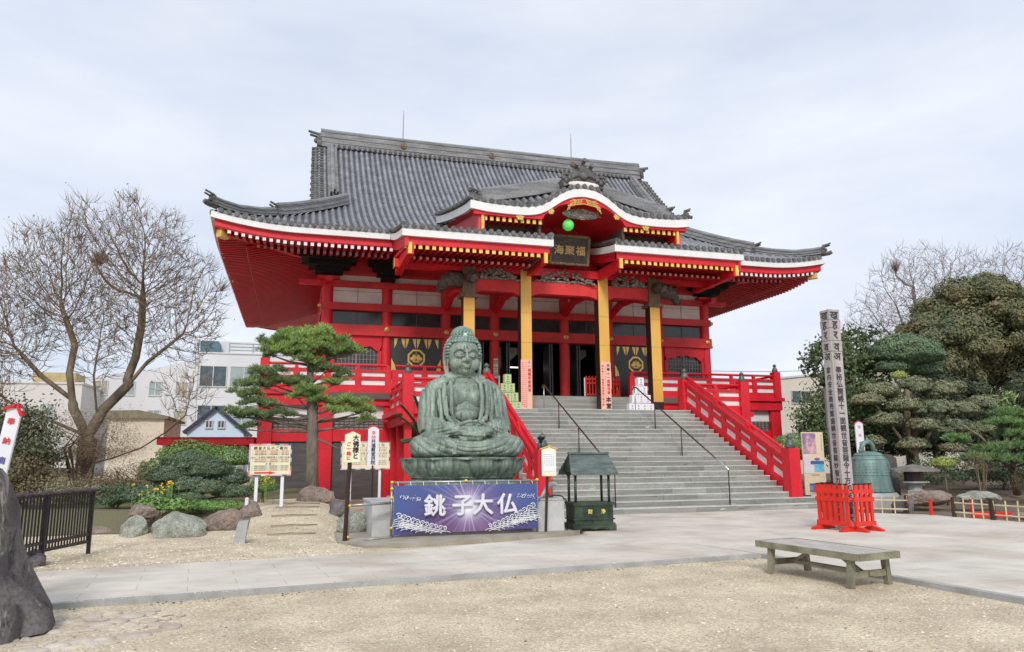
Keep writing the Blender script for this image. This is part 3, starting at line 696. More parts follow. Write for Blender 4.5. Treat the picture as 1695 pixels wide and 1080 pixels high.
for s in (-1,1):
    m.add([(C0+s*4.3,27.2,10.96),(C0+s*1.8,27.2,10.96),(C0+s*1.8,28.05,11.05),(C0+s*4.3,28.05,11.05)],[(0,1,2,3)])
    m.add([(C0+s*4.66,27.0,11.14),(C0+s*4.2,27.0,10.95),(C0+s*4.2,34,12.3),(C0+s*4.66,34,12.45)],[(0,1,2,3)])
bsplit(m,'upper_porch_soffit',DRED,T)
m=MB()
for s in (-1,1):
    m=MB()
    for i in range(10): x=C0+s*(1.85+.25*i); m.box(x-.065,x+.065,27.08,27.11,10.76,10.93,1)
    m.box(C0+s*4.22-.05,C0+s*4.22+.05,27.03,27.08,10.3,11.12,1)
    for i in range(10): x=C0+s*(1.85+.25*i); m.bar((x,27.11,10.85),(x,28.05,10.95),.12,.15)
    m.box(C0+s*4.22-.09,C0+s*4.22+.09,27.08,28.05,10.2,11.1)
    m.build('arch_rafters',[ORNG,YEL],T)
# gold crest on the bargeboard
m=MB(); random.seed(9)
for s in (-1,1):
    for k in range(9): 
        x=s*(.08+k*.07); m.bar((C0+x,26.965,11.93-.004*k*k),(C0+x+s*.09,26.965,11.72-.005*k*k+random.uniform(-.03,.05)),.03,.035,up=(0,1,0))
    m.bar((C0,26.965,11.95),(C0+s*.62,26.965,11.80),.03,.03,up=(0,1,0)); m.bar((C0,26.965,11.74),(C0+s*.72,26.965,11.62),.03,.03,up=(0,1,0)); m.bar((C0+s*.3,26.965,11.85),(C0+s*.7,26.965,11.96),.03,.035,up=(0,1,0))
    for (x,z,r_) in ((1.43,11.32,.15),(2.72,10.98,.17)):
        for k in range(6):
            a=k*math.pi/3; m.ball((C0+s*x+r_*.55*math.cos(a),26.965,z+r_*.55*math.sin(a)),(r_*.42,.02,r_*.42),8,5)
        m.ball((C0+s*x,26.955,z),(r_*.35,.03,r_*.35),8,5)
bsplit(m,'gold_ornaments',GOLD,T)
# pendant carving in the arch
m=MB(); random.seed(4)
m.ball((C0,27.35,11.42),(.82,.05,.22),24,8)
for k in range(70):
    a=random.random()*6.28; q=random.random()**.5; x=.74*q*math.cos(a); z=.19*q*math.sin(a); 
    m.tube([(C0+x,27.29,11.42+z),(C0+x+random.uniform(-.12,.12),27.27,11.42+z+random.uniform(-.05,.05)),(C0+x+random.uniform(-.16,.16),27.30,11.42+z+random.uniform(-.05,.05))],.022,5)
m.build('carved_pendant',CARV,T)
# ridge bands of the karahafu and its big end tile
for s in (-1,1):
    m=MB(); X=xs(.65,4.15,12)
    for (yy,w_,za,zb) in ((27.75,.34,-.38,.0),(27.42,.36,-.62,-.34)):
        strip(m,[(C0+s*x,yy,Bz(x)+.30) for x in X],(0,w_,0),za,zb)
    m.tube([(C0+s*x,27.92,Bz(x)+.33) for x in X],.1,8)
    m.build('arch_ridge_band',TILEL,krf)
    e=oni((C0+s*4.2,27.85,Bz(4.2)-.15),(s*.96,-.28,0),.72,parent=krf)
    oni((C0+s*4.62,27.05,Ks(4.6)+.18),(s*.7,-.7,0),.5,parent=krf)
    m=MB(); m.tube([(C0+s*4.66,26.95+d,Kh(4.66,26.95+d)+.10) for d in xs(0,7.2,12)],.11,8)
    for k in range(26): d=k*.28; m.tube([(C0+s*4.6,26.95+d,Kh(4.6,26.95+d)+.06),(C0+s*4.88,26.95+d,Kh(4.66,26.95+d)-.0)],.075,7)
    m.build('side_verge_tiles',TILED,krf)
m=MB()
poly=[(-.86,12.42),(-.92,12.75),(-.66,12.98),(-.5,13.02),(-.42,13.2),(-.22,13.28),(0,13.42),(.22,13.28),(.42,13.2),(.5,13.02),(.66,12.98),(.92,12.75),(.86,12.42),(.5,12.56),(0,12.62),(-.5,12.56)]
m.prism([(C0+u,z) for u,z in poly],26.95,27.5,'Y')
for u,z in ((-.40,13.22),(0,13.42),(.40,13.22)): m.tube([(C0+u*.75,27.2,z-.15),(C0+u*.8,26.95,z+.10),(C0+u*.8,26.75,z+.14)],[.07,.09,.09],8)
for s in (-1,1):
    for k in range(5): m.ball((C0+s*(.15+.15*k),26.93,12.95-.035*k*k*.5),(.11,.06,.10),8,6)
    m.tube([(C0+s*.7,26.93,12.95),(C0+s*.92,26.93,12.92),(C0+s*.98,26.93,12.78),(C0+s*.86,26.93,12.72)],.07,7)
m.ball((C0,26.9,12.93),(.16,.1,.2),10,8)
for s in (-1,1): m.box(C0+s*.25-.2,C0+s*.25+.2,26.93,26.97,12.62,12.84) if 0 else None
m.build('crest_end_tile',TILED,krf,auto=35)
m=MB(); m.ball((C0,26.98,12.56),(.72,.1,.14),16,8); m.build('white_plaster_bed',PLAS,krf,smooth=True)
# ---------------------------------------------------------------- hall body
WY=34.5; FL=4.4
colx=(-9.7,-7.0,-4.2,-1.8,1.8,4.2,7.0,9.7)
for i,x in enumerate(colx):
    m=MB(); m.tube([(C0+x,WY,FL-.3),(C0+x,WY,10.0)],.25,20); m.build('column',UPRED if abs(x)<5 else RED,T,smooth=False,auto=30)
for s in (-1,1):
    for k in range(1,6): m=MB(); m.tube([(C0+s*9.7,WY+k*3.16,FL-.3),(C0+s*9.7,WY+k*3.16,10)],.25,14); m.build('column',RED,T,auto=30)
# tie beams: (z0,z1,depth front of column axis)
m=MB()
for (a,b,pr_) in ((7.18,7.30,.34),(7.30,7.68,.27),(8.35,8.69,.27),(9.44,9.72,.25),(10.02,10.16,.2)): 
    m.box(C0-9.95,C0+9.95,WY-pr_,WY+.1,a,b)
m.box(C0-9.9,C0+9.9,WY-.1,WY+.1,10.16,11.4)
m.build('tie_beam',UPRED,T)
m=MB()
for s in (-1,1):
    for (a,b,pr_) in ((7.18,7.30,.34),(7.30,7.68,.27),(8.35,8.69,.27),(9.44,9.72,.25)): m.box(C0+s*9.7-(pr_ if s<0 else .1),C0+s*9.7+(.1 if s<0 else pr_),WY+.1,50,a+.003,b-.003)
    m.box(C0+s*9.7-.08,C0+s*9.7+.08,WY+.1,50,-.3,11.3)
    # corner cross-ended beam blocks
    for z in (9.50,): m.box(C0+s*10.5-.5,C0+s*10.5+.5,WY-.14,WY+.14,z,z+.22); m.box(C0+s*9.7-.16,C0+s*9.7+.16,WY-1.1,WY,z+.003,z+.217)
    m.box(C0+s*9.7-.5,C0+s*9.7+.5,WY-.5,WY+.5,9.72,9.86)
bsplit(m,'side_wall',RED,T)
m=MB()
for a,b in zip(colx[:-1],colx[1:]):
    m.box(C0+a+.2,C0+b-.2,WY-.03,WY+.05,8.69,9.44); m.box(C0+a+.2,C0+b-.2,WY-.025,WY+.05,9.72,10.02)
bsplit(m,'plaster_panel',PLAS,T)
m=MB()
for a,b in zip(colx[:-1],colx[1:]):
    for q in (.5,): x=C0+a+(b-a)*q; m.box(x-.012,x+.012,WY-.04,WY-.02,8.7,9.43)
    m.box(C0+a+.25,C0+b-.25,WY-.036,WY-.02,9.27,9.285)
    for (z0_,z1_,pr_) in ((7.31,7.67,.272),(8.36,8.68,.272),(9.45,9.71,.252)): m.box(x-.007,x+.007,WY-pr_-.001,WY-.1,z0_,z1_)
m.build('panel_joints',GWALL,T)
m=MB()
for a,b in zip(colx[:-1],colx[1:]): m.box(C0+a+.24,C0+b-.24,WY-.0,WY+.05,7.68,8.35)
bsplit(m,'transom_glass',GLASS,T)
m=MB()
for a,b in zip(colx[:-1],colx[1:]):
    x=C0+(a+b)/2; m.box(x-.02,x+.02,WY-.02,WY-.0,7.7,8.33)
bsplit(m,'transom_bar',GWALL,T)
for i,(a,b) in enumerate(zip(colx[:-1],colx[1:])):
    x0,x1=C0+a+.22,C0+b-.22; w_=x1-x0; cx=(x0+x1)/2
    if i in (0,6):      # window with shaped lintel
        m=MB(); pts=[(x0,7.2),(x0,6.75)]
        for k in range(0,21):
            q=k/20; z=6.45+.28*math.sin(math.pi*q)**.6+.05*math.sin(q*math.pi*8)
            if k in(0,20): z=6.45
            pts.append((x0+.12+(w_-.24)*q,z))
        pts+= [(x1,6.75),(x1,7.2)]
        m.prism(pts,WY-.2,WY-.02,'Y'); m.box(x0,x0+.16,WY-.18,WY,FL,6.5); m.box(x1-.16,x1,WY-.18,WY,FL,6.5); m.box(x0,x1,WY-.2,WY,FL,5.2)
        m.build('shaped_lintel',RED,T)
        m=MB(); m.box(x0+.1,x1-.1,WY-.05,WY+.02,5.1,6.9); wn=m.build('grid_window',GLASS,T)
        m=MB()
        for k in range(1,14): xx=x0+w_*k/14; m.box(xx-.012,xx+.012,WY-.075,WY-.052,5.2,6.8)
        for k in range(8): zz=5.3+k*.2; m.box(x0+.1,x1-.1,WY-.08,WY-.056,zz-.01,zz+.01)
        m.box(cx-.03,cx+.03,WY-.09,WY-.05,5.2,6.8); m.build('lattice',GRIDW,wn)
    elif i in (1,5):    # black doors with gold crest
        m=MB(); m.box(x0,x1,WY-.14,WY,FL,7.18); dr=m.build('black_door_panel',BLKP,T)
        m=MB(); cz=6.22; ro=.44
        for k in range(8):
            a0=math.pi/8+k*math.pi/4
            for q in (0,1):
                r1=ro-q*.085
            p=[(cx+r_*math.cos(a_),WY-.15,cz+r_*math.sin(a_)) for r_,a_ in ((ro,a0),(ro,a0+math.pi/4),(ro-.09,a0+math.pi/4),(ro-.09,a0))]
            p+=[(x_,WY-.135,z_) for x_,_,z_ in p]; m.add(p,[(0,1,2,3),(7,6,5,4),(0,4,5,1),(2,6,7,3)])
        for s in (-1,1):
            for (dx,dz,rx,rz_) in ((.10,.02,.10,.16),(.2,-.04,.09,.09),(.0,.14,.05,.12),(.07,-.16,.12,.05)): m.ball((cx+s*dx,WY-.15,cz+dz),(rx,.02,rz_),10,6)
        for k in range(5):
            xx=x0+.12+(w_-.24)*k/4; e=.5 if k in(0,4) else 1
            for s in (-1,1):
                if (k==0 and s<0) or (k==4 and s>0): continue
                m.add([(xx+s*.02,WY-.146,7.12),(xx+s*.19,WY-.146,7.12),(xx+s*.13,WY-.146,6.9),(xx+s*.03,WY-.146,6.66)],[(0,1,2,3)])
        for s in (-1,1):
            for z_ in (5.0,5.95): m.add([(cx+s*(w_/2-.02),WY-.146,z_-.35),(cx+s*(w_/2-.02),WY-.146,z_+.25),(cx+s*(w_/2-.2),WY-.146,z_-.1),(cx+s*(w_/2-.24),WY-.146,z_-.32)],[(0,1,2,3)])
        bsplit(m,'gold_crest',GOLD,dr,gap=.12)
# round metal nail covers on the tie beam
m=MB()
for x in colx:
    for z in ((7.49,) if abs(x)<9 else (7.49,)):
        m.lathe((0,0,0),[(.0,0)],3) if 0 else None
        m.ball((C0+x,WY-.28,z),(.14,.07,.14),12,8); m.ball((C0+x,WY-.35,z),(.055,.05,.055),8,6)
    m.ball((C0+x-(.35 if x<0 else -.35),WY-.16,8.52),(.10,.06,.10),10,6) if abs(x)>9 else None
bsplit(m,'gold_nail_cover',GOLD,T,smooth=True)
# brackets covered with black netting
for x in (-9.7,-7.0,7.0,9.7):
    m=MB(); e=1.5 if abs(x)>9 else 1
    for k in range(4): w_=.32+.2*k*e; d_=.25+.22*k*e; m.box(C0+x-w_,C0+x+w_,WY-.15-d_,WY+.2,9.74+.24*k,9.97+.24*k)
    m.build('netted_bracket',BLK,T)
# interior
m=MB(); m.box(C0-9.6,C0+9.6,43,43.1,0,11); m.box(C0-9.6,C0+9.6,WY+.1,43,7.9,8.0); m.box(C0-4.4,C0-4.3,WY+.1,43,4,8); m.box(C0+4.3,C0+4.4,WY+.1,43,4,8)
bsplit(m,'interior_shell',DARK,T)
m=MB(); m.box(C0-9.6,C0+9.6,32.0,43,4.1,4.38); m.build('hall_floor',P('dark_floor_board',(.16,.12,.10),(.1,.08,.07),rough=.35,scale=2,stretch=(.3,4,1)),T)
DOOR=P('grey_folding_door',(.075,.075,.08),(.045,.045,.05),rough=.4,scale=2)
for x in (-3.9,-2.45,-1.15,1.05,2.5,3.85):
    for k in range(2):
        m=MB(); m.box(C0+x-.03+k*.12,C0+x+.03+k*.12,WY+.05,WY+1.0,FL,7.15); m.build('folding_door',DOOR,T)
m=MB()
for (xa,xb,zt) in ((-1.35,-.15,1.35),(2.3,3.6,1.3)):
    n=14
    for k in range(n):
        a=xa+(xb-xa)*k/n; b=xa+(xb-xa)*(k+1)/n; h1=zt*(1-.75*(k/n)); h2=zt*(1-.75*((k+1)/n))
        m.add([(C0+a,WY+1.6+.05*(k%2),7.15),(C0+b,WY+1.6+.05*((k+1)%2),7.15),(C0+b,WY+1.6+.05*((k+1)%2),7.15-h2),(C0+a,WY+1.6+.05*(k%2),7.15-h1)],[(0,1,2,3)])
bsplit(m,'pale_curtain',P('curtain',(.42,.38,.33),rough=.8),T)
m=MB(); m.box(C0-.1,C0+.75,38,38.06,6.35,6.40); m.build('ceiling_light_tube',emit('tube_light',(1,.9,.75),2.2),T)
m=MB(); m.box(C0-1.2,C0+1.2,40,41,4.38,5.4); m.box(C0-.5,C0+.5,41,41.3,5.3,6.6); bsplit(m,'altar_table',DBRN,T)
# notice plates on columns
def plate(x,y,z0,z1,w_,txt,label,sz):
    t=thing('wall_plaque',label,'plaque',(x,y,z0)); m=MB(); m.box(x-w_/2,x+w_/2,y-.03,y,z0,z1); m.build('board',CREAM,t)
    m=MB(); vtext(m,txt,x,y-.034,z1-sz*.7,sz,pitch=(z1-z0-sz*.4)/len(txt)); m.build('lettering',INKB,t)
plate(C0-1.8,WY-.26,5.35,6.3,.22,'禁土足','narrow cream plate with black characters on the red column left of the entrance',.24)
plate(C0+3.05,32.0,4.75,5.55,.24,'禁土足','narrow cream plate standing in front of the black door with gold crest',.22)
# ---------------------------------------------------------------- gold porch pillars
PY=29.4
for i,x in enumerate((-4.22,-1.76,1.76,4.22)):
    outer=abs(x)>3; h=.235; m=MB(); m.box(C0+x-h,C0+x+h,PY+.004,PY+2*h,3.42,9.6)
    t=m.build('pillar',DBRN,T)
    zt=8.15 if outer else 9.62; m=MB(); m.box(C0+x-h+.003,C0+x+h-.003,PY-.02,PY+.003,3.95 if outer else 3.6,zt)
    m.build('gold_sheet',GOLDP,t)
    m=MB()
    for zq in (4.9,6.35,7.6): m.box(C0+x-h+.004,C0+x+h-.004,PY-.0225,PY-.0195,zq,zq+.010)
    m.build('sheet_seam',BRNW,t)
    if outer:
        m=MB(); m.box(C0+x-.36,C0+x+.36,PY-.13,PY+2*h+.1,8.15,8.3); m.box(C0+x-.27,C0+x+.27,PY-.05,PY+2*h+.05,8.3,9.55); m.build('weathered_capital',BRNW,t)
        m=MB(); s=1 if x>0 else -1
        # carved beast-head nose beam sticking out sideways
        pts=[(C0+x+s*.25,PY+.2,8.9),(C0+x+s*.6,PY+.2,8.95),(C0+x+s*.95,PY+.2,8.85),(C0+x+s*1.15,PY+.2,8.6),(C0+x+s*1.22,PY+.2,8.35)]
        m.tube(pts,[.33,.34,.30,.2,.1],10); m.ball((C0+x+s*.8,PY-.02,9.1),.1,8,6); m.tube([(C0+x+s*.95,PY,8.5),(C0+x+s*1.25,PY-.05,8.45),(C0+x+s*1.35,PY-.05,8.6)],[.07,.06,.03],6)
        m.tube([(C0+x,PY-.3,8.95),(C0+x,PY-.75,8.9),(C0+x,PY-.95,8.7),(C0+x,PY-1.05,8.9)],[.26,.24,.15,.07],10)
        m.build('carved_beam_nose',P('dark_carving',(.16,.13,.11),(.05,.04,.035),rough=.7,scale=9,bump=1,bscale=20),t,smooth=True)
        m=MB(); m.box(C0+x-h-.006,C0+x+h+.006,PY-.026,PY+2*h+.006,3.42,3.95); m.build('black_base',P('black_base',(.035,.03,.035),rough=.4),t)
m=MB()
for a,b in ((-4.0,-2.0),(-1.52,1.52),(2.0,4.0)):
    n=16; top=[];bot=[]
    for k in range(n+1):
        q=k/n; xx=C0+a+(b-a)*q; e=min(q,1-q)*(b-a); bot.append((xx,8.36+.13*sm(min(1,e/.35)))); top.append((xx,9.0))
    m.prism(bot+top[::-1],PY+.06,PY+.40,'Y')
bsplit(m,'rainbow_beam',UPRED,T)
m=MB(); m.box(C0-7.3,C0+7.3,PY+.05,PY+.42,9.28,9.62); m.box(C0-7.3,C0+7.3,PY-.9,PY-.75,9.1,9.28) if 0 else None
for s in (-1,1):
    for xx in (4.22,1.76): m.tube([(C0+s*xx,PY+.45,8.5),(C0+s*xx,PY+2,8.95),(C0+s*xx,PY+3.6,9.0),(C0+s*xx,WY-.1,8.6)],.18,8)
bsplit(m,'porch_purlin',RED,T)
m=MB()
for s in (-1,1): m.box(C0+s*7.31-.012,C0+s*7.31+.012,PY+.04,PY+.43,9.27,9.63)
bsplit(m,'gold_beam_end',GOLD,T)
random.seed(12)
for (a,b) in ((-3.8,-2.2),(-1.3,1.3),(2.2,3.8)):
    m=MB(); cx=(a+b)/2; hw_=(b-a)/2
    for k in range(75):
        x=random.uniform(-1,1); z=random.uniform(0,1)*(1-abs(x)**2)*.52; 
        q=[Vector((C0+cx+x*hw_*.95,PY+.0+random.uniform(-.05,.08),9.02+z))]
        for j in range(3): q.append(q[-1]+Vector((random.uniform(-.14,.14),random.uniform(-.05,.05),random.uniform(-.05,.08))))
        m.tube(q,[.045,.055,.04,.015],5)
    m.tube([(C0+cx-hw_,PY+.1,9.06),(C0+cx+hw_,PY+.1,9.06)],.05,6)
    bsplit(m,'carved_dragon_panel',CARV,T,smooth=True)
m=MB(); m.box(C0-4,C0+4,PY+.42,PY+.5,9.0,9.3); m.build('dark_backing_board',DRED,T)
# lightning rods
for i,(x,z) in enumerate(((-5.35,22.45),(5.45,22.25))):
    m=MB(); m.tube([(C0+x,YM,20.4),(C0+x,YM,z-.5),(C0+x,YM,z)],[.028,.022,.008],6); m.build('lightning_rod',P('grey_rod',(.2,.2,.21),rough=.5),T)
# ---------------------------------------------------------------- veranda
VY=32.2; VH=12.35
m=MB(); m.box(C0-VH-.2,C0-4.2,VY-.18,WY+.2,4.28,4.46); m.box(C0+4.2,C0+VH+.2,VY-.18,WY+.2,4.28,4.46)
for s in (-1,1): m.box(C0+s*11.1-1.45,C0+s*11.1+1.45,WY+.2,50,4.28,4.46)
m.box(C0-VH-.1,C0-4.2,VY-.08,VY+.3,3.84,4.28); m.box(C0+4.2,C0+VH+.1,VY-.08,VY+.3,3.84,4.28)
bsplit(m,'veranda_floor',RED,T)
def fence(mb,wb,p,q,z,nb,h=1.16,corner=True):
    """red rail with two rows of white slots from p to q (xy), floor z"""
    p=Vector((*p,0));q=Vector((*q,0)); up=Vector((0,0,1))
    def seg(m_,a,b,z0,z1,w_): m_.bar(a+up*(z+(z0+z1)/2),b+up*(z+(z0+z1)/2),w_,z1-z0)
    seg(mb,p,q,0,.25,.16); seg(mb,p,q,.46,.62,.14); seg(mb,p,q,.80,.92,.17); mb.tube([p+up*(z+1.10),q+up*(z+1.10)],.055,8)
    seg(wb,p,q,.25,.46,.04); seg(wb,p,q,.62,.80,.04)
    for i in range(nb+1):
        c=p+(q-p)*(i/nb); d=(q-p).normalized(); w_=.13
        seg(mb,c-d*w_,c+d*w_,.0,.93,.175)
        if i<nb and i%1==0: seg(mb,c-d*.07,c+d*.07,.92,1.10,.12)
def post(mb,fb,x,y,z0,z1,w_=.18):
    mb.box(x-w_,x+w_,y-w_,y+w_,z0,z1); fb.lathe((x,y,z1),[(.12,0),(.135,.02),(.135,.13),(.1,.17),(.11,.2),(.055,.24),(.05,.26),(.09,.30),(.09,.34),(.05,.38),(.01,.42)],12)
wb0=None
for s in (-1,1):
    m=MB();wb=MB();fb=MB()
    fence(m,wb,(C0+s*7.15,VY),(C0+s*12.2,VY),4.46,4); fence(m,wb,(C0+s*12.2,VY+.1),(C0+s*12.2,50),4.46,12)
    fence(m,wb,(C0+s*4.3,VY+.0),(C0+s*6.85,VY),4.46,2)
    post(m,fb,C0+s*12.2,VY,4.45,5.75)
    m.build('veranda_railing',RED,T); wb.build('railing_white_panel',WHT,T); fb.build('railing_finial',PATB,T,smooth=True)
# landings either side of the stair top
for s in (-1,1):
    t=thing('side_landing','red timber landing with white-slotted railing at the '+('right' if s>0 else 'left')+' end of the stair top','landing',(C0+s*5.8,27.2,0),'landings beside the stair top')
    LY=27.25
    m=MB(); m.box(C0+s*5.85-1.55,C0+s*5.85+1.55,LY-.12,31.9,3.22,3.42); m.box(C0+s*5.85-1.3,C0+s*5.85+1.3,LY+.02,31.9,2.85,3.22)
    m.build('floor_deck',RED,t)
    m=MB();wb=MB();fb=MB(); fence(m,wb,(C0+s*4.4,LY),(C0+s*7.0,LY),3.42,2); fence(m,wb,(C0+s*7.0,LY+.1),(C0+s*7.0,31.9),3.42,3)
    post(m,fb,C0+s*7.0,LY,2.9,4.68,.2)
    m.build('railing',RED,t); wb.build('white_panel',WHT,t); bsplit(fb,'finial',PATB,t,smooth=True)
    m=MB()
    for (x,y) in ((4.75,LY+.25),(6.95,LY+.25),(6.95,29.5),(6.95,31.6)): m.box(C0+s*x-.13,C0+s*x+.13,y-.13,y+.13,-.1,2.85)
    bsplit(m,'support_post',RED,t)
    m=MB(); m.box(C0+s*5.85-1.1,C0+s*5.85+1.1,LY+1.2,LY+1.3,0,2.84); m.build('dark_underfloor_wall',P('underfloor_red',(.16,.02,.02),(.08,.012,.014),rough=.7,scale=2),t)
# underfloor storey of the hall
for s in (-1,1):
    m=MB(); m.box(C0+s*8.2-4.1,C0+s*8.2+4.1,VY+.12,VY+.3,2.34,2.84)
    m.box(C0+s*(12.1)-.28,C0+s*(12.1)+.28,VY,VY+.6,-.2,3.84); m.box(C0+s*9.7-.29,C0+s*9.7+.29,VY+.02,VY+.5,-.2,3.84); m.box(C0+s*7.0-.29,C0+s*7.0+.29,VY+.02,VY+.5,-.2,3.84)
    m.box(C0+s*12.15-.2,C0+s*12.15+.2,VY+.6,50,2.34,2.84)
    bsplit(m,'underfloor_post',RED,T)
    m=MB(); m.box(C0+s*8.2-4.05,C0+s*8.2+4.05,VY+.22,VY+.3,3.30,3.84); m.build('underfloor_white_panel',WHT,T)
    m=MB(); m.box(C0+s*8.2-4.05,C0+s*8.2+4.05,VY+.26,VY+.3,2.84,3.30); g_=m.build('underfloor_window',GRIDW,T)
    m=MB()
    for k in range(40): xx=C0+s*8.2-4+k*.205; m.box(xx-.02,xx+.02,VY+.22,VY+.258,2.84,3.3)
    for z_ in (2.95,3.07,3.19): m.box(C0+s*8.2-4,C0+s*8.2+4,VY+.225,VY+.25,z_-.012,z_+.012)
    m.build('lattice',GWALL,g_)
    m=MB(); m.box(C0+s*8.2-4.05,C0+s*8.2+4.05,VY+.2,VY+.3,-.2,2.34); m.box(C0+s*12.0-.05,C0+s*12.0+.05,VY+.5,50,-.2,4.3); m.build('underfloor_wall',GWALL,T)
# ---------------------------------------------------------------- things on the porch
t=thing('name_plaque','framed dark plaque with gold characters hanging under the porch arch','plaque',(C0,29,10)); 
tilt=Matrix.Translation((C0,28.9,9.72))@Matrix.Rotation(R(14),4,'X')@Matrix.Diagonal((.9,1,.84,1))
m=MB(); m.box(-.9,.9,-.05,.05,0,1.35); m.xf(tilt); m.build('plaque_board',P('dark_plaque',(.06,.045,.035),(.03,.02,.018),rough=.5,scale=6),t)
m=MB(); random.seed(2)
for (a,b) in (((-.95,0),(.95,0)),((-.95,1.4),(.95,1.4)),((-.95,0),(-.95,1.4)),((.95,0),(.95,1.4))):
    n=14
    for k in range(n): 
        q=k/n; x=a[0]+(b[0]-a[0])*q; z=a[1]+(b[1]-a[1])*q; m.ball((x,-.04,z),(.085,.07,.075),7,5)
    m.bar((a[0],0,a[1]),(b[0],0,b[1]),.1,.12)
m.xf(tilt); m.build('carved_frame',P('gilt_frame',(.30,.22,.12),(.09,.06,.035),rough=.6,scale=10),t)
m=MB(); htext(m,'海聚福',0,-.06,.70,.50,pitch=.54,bold=.008); m.xf(tilt); m.build('gold_lettering',INKG,t)
m=MB(); 
for s in (-1,1): m.tube([tilt@Vector((s*.6,0,1.35)),(C0+s*.6,29.3,11.4)],.02,5)
bsplit(m,'hanger',DBRN,t)
t=thing('green_globe_lamp','glossy bright green globe hanging under the porch arch','lamp',(C0-.54,27.6,10.9))
gl=emit('green_globe',(.12,.75,.15),.22); b_=gl.node_tree.nodes['Principled BSDF']; b_.inputs['Roughness'].default_value=.12
m=MB(); m.ball((C0-.47,27.6,11.0),.235,28,18); m.build('globe',gl,t,smooth=True)
m=MB(); m.tube([(C0-.47,27.6,11.22),(C0-.47,27.6,11.65)],.018,6); m.lathe((C0-.47,27.6,11.2),[(.11,0),(.10,.05),(.03,.08),(0,.09)],12); m.build('lamp_fitting',GOLD,t)
def poster(x,label,col,bl):
    t=thing('pillar_poster',label,'poster',(C0+x,PY,3.6),'pink posters on the pillars')
    m=MB(); m.box(C0+x-.245,C0+x+.215,PY-.045,PY-.023,3.56,5.62); m.build('paper',PINK,t)
    m=MB();k=MB();y=PY-.048
    return t,m,k,y
t,m,k,y=poster(-1.78,'pink poster on the left inner gold pillar with one bold column of red characters',None,0)
vtext(m,'十一面観世音真言',C0-1.66,y,5.52,.15,pitch=.165,bold=.006)
for c_,(xx,s_) in enumerate(((-1.80,'おんまかきゃろにきゃそわか南無大慈大悲救苦救難'),(-1.88,'広大霊感観世音菩薩摩訶薩一心に念じ奉れば福聚海'),(-1.96,'無量是故応頂礼具一切功徳慈眼視衆生福聚海無量'))): vtext(m,s_,C0+xx,y,5.50,.062,pitch=.083)
m.build('red_lettering',INKR,t)
t,m,k,y=poster(1.78,'pink poster on the right inner gold pillar ending in two large black characters',None,0)
vtext(m,'十一面観世音',C0+1.88,y,5.12,.15,pitch=.16,bold=.006); vtext(m,'御本尊十一面観世音菩薩大慈大悲',C0+1.62,y,5.45,.10,pitch=.118,bold=.003); vtext(m,'飯沼観音圓福寺本堂参拝之御案内誌',C0+1.75,y,5.40,.055,pitch=.1)
m.build('red_lettering',INKR,t)
vtext(k,'本尊',C0+1.88,y,5.48,.15,pitch=.17,bold=.004); vtext(k,'本堂',C0+1.86,y,4.02,.24,pitch=.27,bold=.010); k.build('black_lettering',INKB,t)
# box pyramids
def boxes(cx,y,mat,col,grp,n=4,bw=.27,bh=.36):
    proto=None; ords=['bottom','second','third','top']
    cnt=['leftmost','second','third','rightmost']
    for r in range(n):
        k=n-r
        for i in range(k):
            x=cx+(i-(k-1)/2)*(bw+.012); z=3.42+r*bh
            pos='top box' if r==3 else (('left' if i==0 else 'right')+' box of the pair in the third row' if r==2 else (('left','middle','right')[i]+' box of the second row' if r==1 else ('leftmost','second','third','rightmost')[i]+' box of the bottom row'))
            lab='%s gift box, %s of its pyramid'%(col,pos)
            if proto is None:
                t=thing('gift_box',lab,'box',(x,y,z),grp); m=MB(); m.box(x-bw/2,x+bw/2,y-.12,y+.14,z,z+bh-.012); m.build('carton',mat,t)
                m=MB(); vtext(m,'奉納',x,y-.123,z+.25,.09,pitch=.1); m.box(x-.07,x+.07,y-.123,y-.1215,z+.05,z+.075); m.box(x-bw/2+.01,x+bw/2-.01,y-.122,y-.121,z+.01,z+.018); m.build('printed_label',P('print_'+col,(.28,.16,.16) if col=='white' else (.12,.16,.05),rough=.6,fine=0),t); proto=t
            else:
                c=proto.copy(); COL.objects.link(c); c.location=(x,y,z); c['label']=lab
                for ch in proto.children: d=ch.copy(); COL.objects.link(d); d.parent=c
boxes(13.72,28.2,WBRD,'white','white boxes stacked in a pyramid')
boxes(8.0,28.2,P('pale_green_box',(.50,.60,.30),(.44,.54,.26),rough=.6,scale=3),'pale green','green boxes stacked in a pyramid')
# red lattice gates on the platform
def lattice(x,y,z,n,label,rot=0,h=1.05,ww=.16):
    t=thing('lattice_barrier',label,'barrier',(x,y,z),'small orange red lattice barriers in the porch')
    w_=ww*n; m=MB()
    for i in range(n+1): m.box(x-w_/2+i*ww-.035,x-w_/2+i*ww+.035,y-.03,y+.03,z,z+h)
    m.build('slats',ORNG,t)
    m=MB()
    for zz in (.12,.66,.86): m.box(x-w_/2-.03,x+w_/2+.03,y-.05,y+.045,z+zz,z+zz+.09)
    m.build('cross_rail',ORNG,t)
lattice(C0+2.72,33.0,4.38,5,'orange red lattice barrier to the right of the entrance, beside a white post')
lattice(C0-2.75,33.0,4.38,5,'orange red lattice barrier left of the entrance behind the green boxes')
lattice(C0+3.75,33.1,4.38,4,'orange red lattice barrier below the gold crest, behind the white boxes')
lattice(C0+4.98,28.4,3.42,4,'orange red lattice barrier at the stair top between gold pillar and stair railing')
